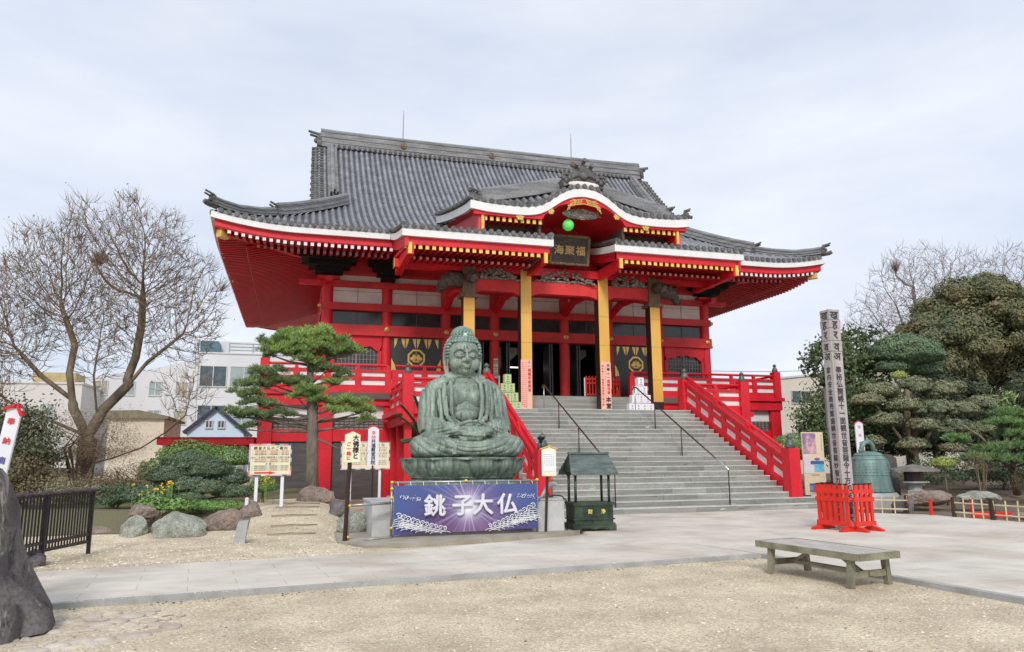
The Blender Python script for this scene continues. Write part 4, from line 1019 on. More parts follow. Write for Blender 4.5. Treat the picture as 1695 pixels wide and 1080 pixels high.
for i,(x,l) in enumerate(((C0+2.12,'slim white post in front of the right lattice barrier'),(C0-2.05,'slim white post beside the left gold pillar'))):
    t=thing('white_post',l,'post',(x,32.7,4.38),'slim white posts by the entrance'); m=MB(); m.lathe((x,32.7,4.3),[(.10,0),(.10,.09),(.032,.1),(.032,1.0),(.0,1.02)],10); m.build('post_body',WHT,t)
# ================================================================ bronze Buddha
BX,BY=3.88,17.6
BRZ=P('green_bronze',(.30,.37,.30),(.115,.15,.13),rough=.55,scale=1.7,det=8,stretch=(1.6,1.6,.55),bump=.35,bscale=22,fine=.18,fscale=22,metal=.15,pos=(.32,.66),bdist=.01)
BRZH=P('green_bronze_hair',(.29,.39,.33),(.13,.19,.165),rough=.6,scale=5,fine=.2,metal=.1)
BRZL=P('lotus_bronze',(.24,.315,.25),(.07,.095,.08),rough=.55,scale=2.2,det=8,stretch=(3,3,.35),bump=.3,bscale=20,fine=.2,metal=.15,pos=(.36,.62),bdist=.01)
stain(BRZ,1.3,.60,(.20,.165,.13),(1,1,1)); stain(BRZ,3.0,.60,(.38,.47,.38),(2.2,2.2,.35)); stain(BRZ,4.0,.57,(.055,.075,.066),(2.5,2.5,.22)); stain(BRZL,3.0,.60,(.42,.54,.43),(3,3,.3))
bud=thing('buddha_statue','large green bronze seated Buddha on a lotus pedestal behind the blue banner','statue',(BX,BY,0))
def W(x,y,z): return (BX+x,BY+y,z)
m=MB(); B=lambda c,r,**k: m.ball(W(*c),r,20,14,**k)
def TB(pts,rad,n=14,**k): m.tube([W(*p) for p in pts],rad,n,**k)
# trunk
for c,r in (((0,.05,1.95),(.66,.55,.35)),((0,.08,2.35),(.60,.46,.45)),((0,.06,2.75),(.62,.43,.42)),((0,.06,3.05),(.68,.42,.36)),((0,.06,3.25),(.66,.36,.26))): B(c,r)
for s in (-1,1):
    B((s*.28,-.24,3.0),(.30,.16,.22)); B((s*.58,.05,3.24),(.33,.30,.24)); B((s*.45,.05,3.38),(.34,.26,.14))
    TB([(s*.16,.04,3.55),(s*.5,.05,3.42)],[.16,.16])
    TB([(s*.74,.05,3.16),(s*.83,-.02,2.85),(s*.86,-.12,2.5),(s*.83,-.22,2.33)],[.25,.235,.24,.25])
    TB([(s*.83,-.2,2.36),(s*.66,-.5,2.28),(s*.45,-.75,2.24),(s*.30,-.88,2.24)],[.25,.22,.16,.115])
    # hanging sleeve
    TB([(s*.82,.0,2.9),(s*.90,-.15,2.45),(s*.88,-.3,2.2)],[.20,.22,.2]); TB([(s*.84,-.35,2.25),(s*.6,-.62,2.12),(s*.45,-.78,2.08)],[.2,.17,.10])
    # thighs, knees, shins
    TB([(s*.25,-.0,1.92),(s*.65,-.32,1.93),(s*1.0,-.5,1.90)],[.34,.34,.30]); B((s*1.02,-.5,1.88),(.32,.36,.27))
    TB([(s*1.02,-.62,1.87),(s*.6,-.92,1.85),(s*.1,-1.0,1.84),(-s*.25,-.95,1.86)],[.25,.22,.17,.14])
    B((s*.7,-.55,1.78),(.55,.55,.20))
B((0,-.55,1.78),(.85,.55,.18)); B((0,-.95,1.82),(.42,.16,.20)); B((0,.3,1.9),(.8,.45,.3))
# robe edges
for s in (-1,1):
    TB([(s*.20,-.10,3.52),(s*.36,-.30,3.36),(s*.37,-.44,3.05),(s*.36,-.46,2.7),(s*.30,-.48,2.48),(s*.14,-.52,2.38),(0,-.53,2.36)],[.05,.055,.06,.06,.05,.045,.045],8)
    TB([(s*.30,-.05,3.50),(s*.52,-.26,3.34),(s*.52,-.40,3.0),(s*.48,-.44,2.6),(s*.34,-.50,2.38),(0,-.56,2.27)],[.05,.06,.06,.06,.05,.045],8)
    TB([(s*.62,-.22,3.24),(s*.64,-.36,2.9),(s*.60,-.42,2.5),(s*.5,-.5,2.3)],[.04,.05,.05,.05],8)
    TB([(s*.32,-.86,2.08),(s*.38,-1.02,1.95),(s*.42,-1.1,1.68)],[.05,.05,.05],8)
    TB([(s*.55,-.72,2.10),(s*.75,-.75,2.09),(s*1.0,-.6,2.10)],[.05,.05,.04],8)
TB([(-.42,-.48,3.0),(0,-.40,2.62),(.42,-.48,3.0)],.03,8) if 0 else None
B((0,-.36,2.60),(.30,.14,.17))
# neck
TB([(0,.05,3.35),(0,.03,3.55),(0,.0,3.75)],[.26,.215,.22],18)
TB([(math.cos(a)*.235,.03+math.sin(a)*.235,3.56+.02*math.sin(a)) for a in np.linspace(0,6.28,20)],.028,8)
TB([(math.cos(a)*.245,.04+math.sin(a)*.24,3.47+.02*math.sin(a)) for a in np.linspace(0,6.28,20)],.026,8)
# head
B((0,.02,4.10),(.395,.44,.44)); B((0,-.04,3.86),(.335,.37,.33)); B((0,-.19,3.68),(.19,.17,.13)); B((0,-.28,3.66),(.09,.09,.07))
for s in (-1,1):
    B((s*.20,-.22,3.84),(.16,.15,.17)); 
    TB([(s*.04,-.435,4.10),(s*.13,-.43,4.17),(s*.23,-.385,4.16),(s*.32,-.29,4.07)],[.016,.022,.02,.012],8)        # brow
    B((s*.165,-.345,4.035),(.105,.075,.055)); TB([(s*.06,-.405,4.00),(s*.16,-.425,3.985),(s*.27,-.35,4.00)],[.010,.016,.010],8)  # lids
    B((s*.058,-.435,3.885),(.042,.05,.035))                                          # nostril wings
    TB([(0,-.435,3.775),(s*.06,-.425,3.785),(s*.12,-.38,3.79)],[.024,.02,.008],8)     # upper lip
    TB([(0,-.425,3.735),(s*.05,-.415,3.74),(s*.10,-.375,3.765)],[.026,.02,.006],8)
    # ear
    TB([(s*.40,.02,4.20),(s*.45,.05,4.12),(s*.455,.06,3.95),(s*.435,.03,3.75),(s*.40,-.0,3.60),(s*.375,-.02,3.62),(s*.385,-.02,3.85),(s*.385,-.02,4.05),(s*.40,.0,4.2)],[.035,.04,.035,.035,.042,.035,.022,.022,.03],8)
    TB([(s*.41,.06,4.15),(s*.41,.06,3.7)],[.03,.03],8)
TB([(0,-.44,4.12),(0,-.475,4.0),(0,-.515,3.905)],[.026,.032,.046],10); B((0,-.50,3.895),(.042,.045,.036))
B((0,-.455,4.235),(.03,.03,.03))
# hands in the lap, thumbs touching, fingers laid over each other
for s in (-1,1):
    TB([(s*.44,-.92,2.24),(s*.32,-1.02,2.20),(s*.16,-1.09,2.17),(s*.02,-1.10,2.16)],[.125,.125,.115,.09],12,sq=(1,.8))
    for k in range(4):
        z=2.115+.055*k+(0.0 if s>0 else .014); yy=-1.17+.03*k; TB([(s*.26,yy+.02,z),(s*.08,yy-.02,z-.01),(-s*.12,yy-.005,z-.005),(-s*(.27-.02*abs(k-2)),yy+.07,z+.01)],[.040,.039,.035,.024],8)
    TB([(s*.36,-1.0,2.30),(s*.22,-1.10,2.385),(s*.09,-1.13,2.425),(s*.015,-1.13,2.43)],[.055,.05,.042,.034],8)
def remesh(mb,vox,smooth=3):
    me=bpy.data.meshes.new('tmp'); me.from_pydata(mb.v,[],mb.f); o=bpy.data.objects.new('tmp',me); COL.objects.link(o)
    r=o.modifiers.new('r','REMESH'); r.mode='VOXEL'; r.voxel_size=vox
    s_=o.modifiers.new('s','SMOOTH'); s_.iterations=smooth; s_.factor=.5
    dg=bpy.context.evaluated_depsgraph_get(); dg.update(); e=bpy.data.meshes.new_from_object(o.evaluated_get(dg))
    n=len(e.vertices); V=np.empty(n*3,dtype=np.float32); e.vertices.foreach_get('co',V); Nn=np.empty(n*3,dtype=np.float32); e.vertices.foreach_get('normal',Nn)
    bpy.data.objects.remove(o); return e,V.reshape(-1,3),Nn.reshape(-1,3)
e,V,Nn=remesh(m,.013,2)
x=V[:,0]-BX;y=V[:,1]-BY;z=V[:,2]; ax=np.abs(x)
def S01(t): t=np.clip(t,0,1); return t*t*(3-2*t)
D=np.zeros(len(x))
# legs: arcs round the inner thigh
r_=np.hypot((ax-.32)*.85,(z-2.45)); mk=S01((2.12-z)/.08)*S01((ax-.42)/.1)*S01((z-1.62)/.05)*S01((-y)/.2)
D+=mk*(np.abs(np.sin(r_*24))**.6*.032-.016)
# lap cloth
r_=np.hypot(x*.55,(z-2.35)); mk=S01((.40-ax)/.06)*S01((2.10-z)/.05)*S01((-y-.7)/.1); D+=mk*(np.abs(np.sin(r_*36))**.7*.026-.012)
# chest robes / sleeves: hanging folds
mk=S01((ax-.42)/.06)*S01((3.38-z)/.12)*S01((z-2.15)/.1)*S01((-y+.25)/.2); D+=mk*(np.abs(np.sin(ax*23+(z-3)*2.2*(ax>.7)+.6*np.sin(z*3)))**.7*.036-.018)
mk=S01((ax-.30)/.05)*S01((.80-ax)/.05)*S01((2.36-z)/.05)*S01((z-2.1)/.05)*S01((-y-.3)/.1); D+=mk*(np.sin(z*75+ax*16)*.010)
# back folds
mk=S01((y-.15)/.1)*S01((3.3-z)/.2); D+=mk*np.sin((x*.7+z)*18)*.012
V=V+Nn*D[:,None]
e.vertices.foreach_set('co',(V-np.array([BX,BY,0],dtype=np.float32)).ravel().astype(np.float32)); e.materials.append(BRZ)
e.polygons.foreach_set('use_smooth',[True]*len(e.polygons)); e.update()
o=bpy.data.objects.new('body',e); COL.objects.link(o); o.parent=bud
# hair curls and topknot
m=MB(); m.ball(W(0,.06,4.20),(.415,.43,.42),24,14); m.ball(W(0,.06,4.56),(.25,.26,.20),18,10)
m2=MB()
def curls(c,rad,lat0,lat1,step,front_cut):
    k=lat0
    while k<=lat1:
        rr_=math.cos(k); n=max(1,int(2*math.pi*rr_*rad[0]/step)); 
        for j in range(n):
            a=2*math.pi*(j+.5*(int(k*10)%2))/n
            p=(c[0]+rad[0]*rr_*math.cos(a),c[1]+rad[1]*rr_*math.sin(a),c[2]+rad[2]*math.sin(k))
            if front_cut and p[1]<-.18+.0 and p[2]<4.36: continue
            if front_cut and p[1]<.06 and p[2]<4.22-.6*(p[1]+.1)*0 and abs(p[0])<.36: continue
            q=Vector((math.cos(a)*rr_,math.sin(a)*rr_,math.sin(k)))
            M_=q.to_track_quat('Z','Y').to_matrix(); m2.ball(W(*p),(.040,.040,.045),8,5,M=M_)
        k+=.165
curls((0,.06,4.18),(.425,.44,.43),-.35,1.25,.083,True); curls((0,.06,4.56),(.25,.26,.2),.05,1.5,.08,False)
# keep only upper cap of the scalp so that the face stays free
ms=MB()
for f in m.f:
    c=sum((Vector(m.v[i]) for i in f),Vector())/len(f); lx,ly,lz=c.x-BX,c.y-BY,c.z
    if lz>4.34 or ly>.08-.0*(lz): ms.add([m.v[i] for i in f],[tuple(range(len(f)))])
ms.add(m2.v,m2.f); hr=ms.build('hair',BRZH,bud,smooth=True)
m=MB(); m.ball(W(.0,-.26,4.53),(.05,.03,.06),12,8); m.build('jewel',P('pale_jewel',(.45,.66,.62),(.36,.55,.52),rough=.3),bud,smooth=True)
# lotus pedestal
def lotus(z0,z1,rfun,npet,nu,nv,ph=0,amp=.05,lip=True):
    mb=MB(); vs=[];fs=[]
    for j in range(nv+1):
        v=j/nv
        for i in range(nu):
            a=2*math.pi*i/nu; pt=((a/(2*math.pi)*npet+ph)%1.0); e_=abs(pt-.5)*2   # 0 centre .. 1 seam
            r=rfun(v)+amp*(1-e_**2.2)*math.sin(math.pi*min(1,v*.9+.1))**.5
            r+=.010*math.sin((pt-.5)*46+ (v*2.0))*(1-v*.5)
            z=z0+(z1-z0)*v
            if lip and v>.82: z+=-.07*(e_**3)*((v-.82)/.18) +.02*(1-e_)
            vs.append(W(r*math.cos(a),r*math.sin(a),z))
    for j in range(nv):
        for i in range(nu): i2=(i+1)%nu; fs.append((j*nu+i,j*nu+i2,(j+1)*nu+i2,(j+1)*nu+i))
    mb.add(vs,fs); return mb
def rf(v): return 1.20+.21*math.sin(min(1,v*1.25)*math.pi/2)+ (.07*max(0,(v-.8)/.2)**1.5)
m=lotus(1.17,1.60,rf,12,480,18,ph=.3); m.lathe(W(0,0,0),[(1.0,1.56),(1.40,1.56),(1.42,1.60),(1.25,1.63),(.5,1.64)],60); m.lathe(W(0,0,0),[(1.0,1.1),(1.24,1.17),(1.24,1.2),(1.0,1.25)],48)
m.build('lotus_petals',BRZL,bud,smooth=True)
m=lotus(.80,1.14,lambda v:1.40-.20*v**1.6,16,480,10,lip=False,amp=.035); m.lathe(W(0,0,0),[(1.42,.7),(1.46,.74),(1.44,.82),(1.2,.84)],48); m.build('lower_petals',BRZL,bud,smooth=True)
m=MB(); m.box(BX-1.6,BX+1.6,BY-1.25,BY+1.5,-.05,.70); m.build('stone_base',GRAN,bud)
# ---------------------------------------------------------------- plinth, blocks, banner
t=thing('stone_plinth','low worn stone plinth kerb around the foot of the statue','plinth',(3.6,16,0))
m=MB(); m.prism([(1.36,14.32),(5.35,15.22),(6.1,15.75),(5.9,19.4),(1.0,19.4),(.9,15.3)],-.1,.035,'Z'); m.build('plinth_slab',P('worn_stone',(.40,.36,.29),(.28,.25,.20),rough=.85,scale=2,fine=.2,bump=.4,bscale=20,bdist=.01),t)
CONC=P('pale_concrete',(.56,.56,.55),(.42,.42,.41),rough=.75,scale=1.6,fine=.1,bump=.2,bscale=30,bdist=.005)
def block(x0,x1,y0,y1,z1,label):
    t=thing('concrete_block',label,'concrete block',((x0+x1)/2,(y0+y1)/2,0),'pale concrete blocks either side of the banner')
    m=MB(); m.box(x0,x1,y0,y1,-.03,z1-.03); m.build('body',CONC,t); m=MB(); m.box(x0-.02,x1+.02,y0-.02,y1+.02,z1-.03,z1); m.box(x0-.004,x1+.004,y0-.004,y1+.004,z1*.52,z1*.53) ; m.build('cap',CONC,t)
block(1.62,2.6,15.95,17.9,.72,'pale concrete block left of the blue banner, below the grey pipe rail')
block(5.06,5.78,15.86,16.7,.72,'pale concrete block with a tap on top, right of the blue banner')
t=thing('banner','wide blue and purple banner with four white characters and wave patterns','banner',(3.53,15.6,0))
BAN=bpy.data.materials.new('banner_print'); BAN.use_nodes=True
def ban_nodes(mt):
    t=mt.node_tree;n=t.nodes.new;l=t.links.new;b=t.nodes['Principled BSDF'];b.inputs['Roughness'].default_value=.45
    tc=n('ShaderNodeTexCoord');sp=n('ShaderNodeSeparateXYZ');l(tc.outputs['Object'],sp.inputs[0])
    def mth(op,a,c=None,d=None,cl=False):
        q=n('ShaderNodeMath');q.operation=op;q.use_clamp=cl
        for i,v in enumerate((a,c,d)):
            if v is None: continue
            if isinstance(v,(int,float)): q.inputs[i].default_value=v
            else: l(v,q.inputs[i])
        return q.outputs[0]
    X=mth('SUBTRACT',sp.outputs[0],.05);Z=mth('SUBTRACT',sp.outputs[2],.62)
    ang=mth('ARCTAN2',Z,X);r=mth('SQRT',mth('ADD',mth('MULTIPLY',X,X),mth('MULTIPLY',Z,Z)))
    nz=n('ShaderNodeTexNoise');nz.noise_dimensions='1D';nz.inputs['Scale'].default_value=7;nz.inputs['Detail'].default_value=2;l(ang,nz.inputs['W'])
    ray=mth('MULTIPLY',mth('MULTIPLY',mth('SUBTRACT',nz.outputs[0],.50),6,cl=True),mth('SUBTRACT',1.0,mth('MULTIPLY',r,.9),cl=True),cl=True)
    core=mth('POWER',2.718,mth('MULTIPLY',mth('MULTIPLY',r,r),-22.0)); halo=mth('MULTIPLY',mth('POWER',2.718,mth('MULTIPLY',r,-3.2)),.55)
    n2=n('ShaderNodeTexNoise');n2.inputs['Scale'].default_value=1.8;n2.inputs['Detail'].default_value=4;l(tc.outputs['Object'],n2.inputs[0])
    pur=mth('SUBTRACT',mth('ADD',mth('MULTIPLY',mth('ABSOLUTE',X),.75),mth('MULTIPLY',Z,1.0)),.38); pf=mth('ADD',mth('ADD',pur,.52),mth('MULTIPLY',mth('SUBTRACT',n2.outputs[0],.5),1.1),cl=True)
    mx=n('ShaderNodeMix');mx.data_type='RGBA';l(pf,mx.inputs[0]);mx.inputs[6].default_value=(.13,.045,.14,1);mx.inputs[7].default_value=(.055,.085,.26,1)
    m2=n('ShaderNodeMix');m2.data_type='RGBA';l(mth('ADD',mth('MULTIPLY',ray,.62),halo,cl=True),m2.inputs[0]);l(mx.outputs[2],m2.inputs[6]);m2.inputs[7].default_value=(.50,.42,.72,1)
    m3=n('ShaderNodeMix');m3.data_type='RGBA';l(core,m3.inputs[0]);l(m2.outputs[2],m3.inputs[6]);m3.inputs[7].default_value=(.92,.94,1,1)
    l(m3.outputs[2],b.inputs['Base Color'])
ban_nodes(BAN)
def bw(u,v):   # banner surface u 0..1, v 0..1 (top=1); real cloth sag and creases
    x=2.02+3.06*u; zt=1.07+.0*u; zb=.08+.05*u; z=zb+(zt-zb)*v
    z-= .02*math.sin(u*math.pi*8)**2*v
    y=15.62+.012*math.sin(u*9+v*2)+.018*math.sin((u*6-v*4))+.03*math.exp(-((u-.06)*9-(1-v)*2.2)**2)-.025*math.exp(-((.96-u)*9-(1-v)*2.0)**2)
    return (x,y,z)
m=MB(); m.grid(bw,90,36); bn=m.build('cloth',BAN,t,smooth=True)
sol=MB(); sol.grid(lambda u,v:tuple(a+b for a,b in zip(bw(u,v),(0,.006,0))),60,20); sol.build('cloth_back',P('banner_back',(.3,.3,.42)),t,smooth=True)
m=MB();k=MB()
for ch,u in (('銚',.272),('子',.462),('大',.605),('仏',.778)):
    x=2.02+3.06*u; put(m,ch,(x,15.56,.66),.45,bold=.009,sx=1.02); put(k,ch,(x+.006,15.572,.654),.45,bold=.017,sx=1.02)
m.build('white_lettering',P('banner_letter',(.74,.74,.82),(.62,.62,.74),rough=.5,scale=6,fine=0),t); k.build('letter_outline',P('letter_edge',(.62,.56,.52),rough=.5,fine=0),t)
m=MB(); random.seed(21)
def curl(x,z,r,s,y=15.567):
    pts=[(x+s*(r*(1-q*.85))*math.cos(q*8+.5),y,z+(r*(1-q*.85))*math.sin(q*8+.5)) for q in np.linspace(0,1,18)]
    m.tube(pts,[.010*(1-.4*q) for q in np.linspace(0,1,18)],4)
for side in (0,1):
    for k_ in range(11):
        q=k_/11; u=.034+.34*q; u=u if side==0 else 1-u
        hgt=(.30*(1-q)**1.3)*(1 if side==0 else 1.3); x=2.02+3.06*u; zb=.13+.05*u
        curl(x,zb+hgt+.03,.062-.02*q,1 if k_%2 else -1)
        if hgt>.14: curl(x+.05,zb+hgt*.45,.05,-1 if k_%2 else 1)
        for r_ in range(1,3+int(hgt*9)):
            w0=.10*r_*.55
            pts=[(x+.09*math.sin(a_)*(1+.2*r_),15.567,zb+hgt-.045*r_+.05*math.cos(a_*1.0)-.03) for a_ in np.linspace(-1.3,1.3,9)]
            if min(p[2] for p in pts)>.09: m.tube(pts,.0065,4)
bsplit(m,'wave_pattern',WHT,t,gap=.2)
m=MB(); random.seed(5)
for side in (0,1):
    for k_ in range(60):
        u=(.04+.14*random.random()) if side==0 else (.85+.13*random.random()); x=2.02+3.06*u; z=.80-.05*(u*6 if side==0 else 0)*.3+random.gauss(0,.025)+( (.18-u)*.35 if side==0 else 0)
        m.ball((x,15.575,z),(random.uniform(.004,.012),.002,random.uniform(.004,.010)),6,4)
bsplit(m,'small_white_print',WHT,t,gap=.3)
PIPE=P('grey_pipe',(.42,.42,.42),(.3,.3,.3),rough=.35,metal=.6); YCL=P('yellow_clamp',(.85,.58,.05),(.7,.45,.04),rough=.5)
t=thing('pipe_rail','grey pipe frame with yellow clamps that carries the blue banner','rail',(3.5,15.68,0))
m=MB(); m.tube([(1.98,15.70,1.12),(5.1,15.68,1.12)],.024,8)
for x in (1.98,3.53,5.1): m.tube([(x,15.69,0),(x,15.69,1.14)],.026,8)
m.tube([(1.12,15.42,.70),(2.0,15.70,.72)],.028,8); m.tube([(1.1,15.42,0),(1.1,15.42,.95)],.026,8); m.tube([(5.1,15.70,.75),(5.62,16.2,.76)],.02,8); m.tube([(5.66,16.3,.7),(5.66,16.3,1.12)],.022,8)
m.tube([(1.4,15.3,.05),(1.95,15.45,.06),(2.05,15.9,.06)],.014,6)
m.build('pipes',PIPE,t,smooth=True)
m=MB()
for p in ((1.98,15.66,1.13),(1.98,15.66,1.0),(1.98,15.66,.82),(1.98,15.66,.22),(3.53,15.66,1.14),(5.1,15.66,1.14),(1.1,15.39,.95),(1.12,15.37,.70),(1.1,15.39,.10),(5.66,16.3,1.12),(5.5,16.08,.76)): m.ball(p,(.036,.036,.03),8,6)
bsplit(m,'clamp',YCL,t,gap=.01)
m=MB()
for k_ in range(12): x=2.1+k_*.262; m.tube([(x,15.68,1.14),(x,15.61,1.06)],.006,4)
m.build('cords',WHT,t)
t=thing('water_tap','grey tap with a dark hose on the right concrete block','tap',(5.5,16.2,.72))
m=MB(); m.tube([(5.34,16.1,.73),(5.42,16.1,.86),(5.5,16.08,1.0),(5.6,16.05,1.04),(5.68,16.03,1.02)],[.035,.045,.05,.05,.04],8); m.build('spout',P('pale_tap',(.62,.63,.66),(.5,.5,.53),rough=.35),t,smooth=True)
m=MB(); m.tube([(5.46,16.02,.86),(5.48,15.95,.76),(5.58,15.88,.79),(5.72,15.83,.77),(5.81,15.80,.68),(5.82,15.80,.4),(5.83,15.82,.05)],.014,7); m.build('hose',BLK,t,smooth=True)
# ---------------------------------------------------------------- offering box with roof
OBM=P('dark_green_bronze',(.065,.10,.06),(.02,.032,.027),rough=.45,scale=3,fine=.15,metal=.3,bump=.2,bscale=25,bdist=.005)
OBR=P('roof_green_copper',(.15,.19,.17),(.065,.085,.078),rough=.5,scale=3,stretch=(1,4,4),fine=.15,metal=.2)
t=thing('offering_box','green bronze offering box with a small slatted gable roof on four posts','offering box',(6.45,16.0,0))
ox0,ox1,oy0,oy1=6.02,6.94,15.84,16.36
m=MB(); m.box(ox0,ox1,oy0,oy1,.16,.60); m.box(ox0-.03,ox1+.03,oy0-.03,oy1+.03,.55,.62); m.box(ox0-.03,ox1+.03,oy0-.03,oy1+.03,.24,.27); m.box(ox0+.44,ox0+.5,oy0-.014,oy0,.16,.26); m.build('box_body',OBM,t)
m=MB(); m.prism([(ox0-.05,0),(ox0+.1,0),(ox0+.17,.07),(ox0+.33,.07),(ox0+.46,.03),(ox0+.6,.07),(ox1-.17,.07),(ox1-.1,0),(ox1+.05,0),(ox1+.05,.12),(ox0-.05,.12)],oy0-.05,oy0,'Y'); m.box(ox0-.05,ox1+.05,oy0-.003,oy1+.05,.05,.163); m.build('foot',OBM,t)
m=MB(); m.box(ox0+.22,ox1-.1,oy0-.012,oy0+.01,.32,.34);m.box(ox0+.22,ox1-.1,oy0-.012,oy0+.01,.50,.52);m.box(ox0+.22,ox0+.24,oy0-.012,oy0+.01,.34,.50);m.box(ox1-.12,ox1-.1,oy0-.012,oy0+.01,.34,.50); m.build('panel_frame',OBM,t)
m=MB(); put(m,'財',(ox0+.37,oy0-.008,.42),.11,bold=.004); put(m,'浄',(ox0+.68,oy0-.008,.42),.11,bold=.004); m.build('lettering',P('yellow_letter',(.80,.66,.12),rough=.5,fine=0),t)
for x in (ox0+.05,ox1-.07):
    for y in (oy0+.05,oy1-.05): m=MB(); m.tube([(x,y,.62),(x,y,1.24)],.032,8); m.ball((x,y,1.23),(.06,.06,.05),8,6); m.build('post',OBM,t,smooth=True)
rp=thing('x','','',(0,0,0)); bpy.data.objects.remove(rp)
m=MB(); yc=(oy0+oy1)/2; rw=.42; zr=1.70; ze=1.26
for s in (-1,1):
    for k_ in range(6):
        a=k_/6; b=(k_+1)/6
        ya=yc+s*rw*a; yb=yc+s*rw*(b+.02); za=zr-(zr-ze)*a; zb=zr-(zr-ze)*b
        xe=.02*k_; m.add([(ox0-.02-xe,ya,za-.0),(ox1+.02+xe*.6,ya,za-.0),(ox1+.02+xe*.6,yb,zb-.012),(ox0-.02-xe,yb,zb-.012),(ox0-.02-xe,ya,za-.03),(ox1+.02+xe*.6,ya,za-.03),(ox1+.02+xe*.6,yb,zb-.045),(ox0-.02-xe,yb,zb-.045)],[(0,1,2,3),(7,6,5,4),(3,2,6,7),(0,3,7,4),(1,5,6,2)])
m.box(ox0-.03,ox1+.03,yc-.05,yc+.05,zr-.02,zr+.025)
rf_=m.build('roof',OBR,t)
m=MB(); 
for x in (ox0-.04,ox1+.02): m.prism([(yc-.36,1.28),(yc+.36,1.28),(yc,1.66)],x,x+.02,'X')
m.box(ox0-.02,ox1,yc-.2,yc+.2,1.25,1.29); m.build('gable_board',OBM,t)
# ---------------------------------------------------------------- sign posts and notice boards
def board_shape(x,y,z0,z1,w_,peak,t_=.03): return [(x-w_/2,z0),(x+w_/2,z0),(x+w_/2,z1-peak),(x,z1),(x-w_/2,z1-peak)]
t=thing('signpost','cream pointed signpost with bold black and red characters and a red cap','sign',(1.05,15.33,0))
m=MB(); m.tube([(1.04,15.36,-.02),(1.10,15.36,1.6)],.042,4); m.build('post',DBRN,t)
m=MB(); m.prism(board_shape(1.135,0,1.54,2.15,.30,.07),15.29,15.32,'Y'); m.build('board',CREAM,t)
m=MB(); 
for s in (-1,1): m.bar((1.135,15.305,2.175),(1.135+s*.185,15.305,2.09),.06,.018)
m.build('red_cap',RED,t)
m=MB(); vtext(m,'大佛様と',1.20,15.286,2.02,.125,pitch=.118,bold=.005); m.build('black_lettering',INKB,t)
m=MB(); vtext(m,'ご一緒に',1.065,15.286,1.90,.085,pitch=.092,bold=.004); m.build('red_lettering',INKR,t)
def wsign(x,y,z0,z1,w_,label,red,blk,zb,arc=True):
    t=thing('signpost',label,'sign',(x,y,zb),'white signposts with red caps')
    m=MB(); m.tube([(x,y+.04,zb-.05),(x,y+.04,z0+.1)],.03,6); m.build('post',DBRN,t)
    m=MB(); n=10; m.prism([(x-w_/2,z0),(x+w_/2,z0)]+[(x+w_/2-w_*k/n,z1-.08+.08*math.sin(math.pi*k/n)) for k in range(n+1)],y-.02,y+.02,'Y'); m.build('board',WBRD,t)
    m=MB(); m.tube([(x-w_*.56+w_*1.12*k/n,y,z1-.08+.09*math.sin(math.pi*k/n)) for k in range(n+1)],.028,6); m.build('red_cap',RED,t)
    sz=w_*.42; tot=len(red)+len(blk); p=(z1-z0-.14)/tot
    m=MB(); vtext(m,red,x,y-.023,z1-.14-sz*.3,sz,pitch=p); m.build('red_lettering',INKR,t)
    m=MB(); vtext(m,blk,x,y-.023,z1-.14-sz*.3-p*len(red),sz,pitch=p,bold=.003); m.build('black_lettering',INKB,t)
wsign(2.22,22,.97+.45,2.08+.45,.31,'slim white signpost with red cap standing before the second cream notice board','奉納','井福聚堂供院',.45)
wsign(19.35,22.3,.9,2.78,.33,'slim white signpost with red cap rising behind the green bell','奉納','井福聚院',.2)
t=thing('signpost','small white notice sign on a thin brown post right of the statue','sign',(5.35,15.75,0))
m=MB(); m.tube([(5.30,15.72,0),(5.36,15.72,1.3)],.03,6); m.build('post',DBRN,t)
m=MB(); m.prism(board_shape(5.38,0,1.21,1.83,.33,.05),15.66,15.69,'Y'); m.build('board',CREAM,t)
m=MB(); m.box(5.245,5.515,15.652,15.659,1.31,1.73); m.build('paper',WBRD,t)
m=MB(); 
for k_ in range(6): vtext(m,'大仏参拝納経案内時間'[k_:k_+6],5.48-k_*.042,15.649,1.67,.026,pitch=.045)
m.build('lettering',P('grey_ink',(.3,.3,.32),rough=.6,fine=0),t)
m=MB(); 
for s in (-1,1): m.bar((5.38,15.675,1.85),(5.38+s*.2,15.675,1.79),.07,.016)
m.build('cap',YEL,t)
t=thing('spotlight','small black spotlight behind the top of the white notice sign','spotlight',(5.3,15.9,1.9))
m=MB(); m.lathe((5.30,15.95,1.93),[(.03,0),(.035,.05),(.075,.08),(.085,.13),(.0,.14)],12); m.tube([(5.30,15.95,1.2),(5.30,15.95,1.95)],.015,6); m.build('lamp_head',BLK,t,smooth=True)
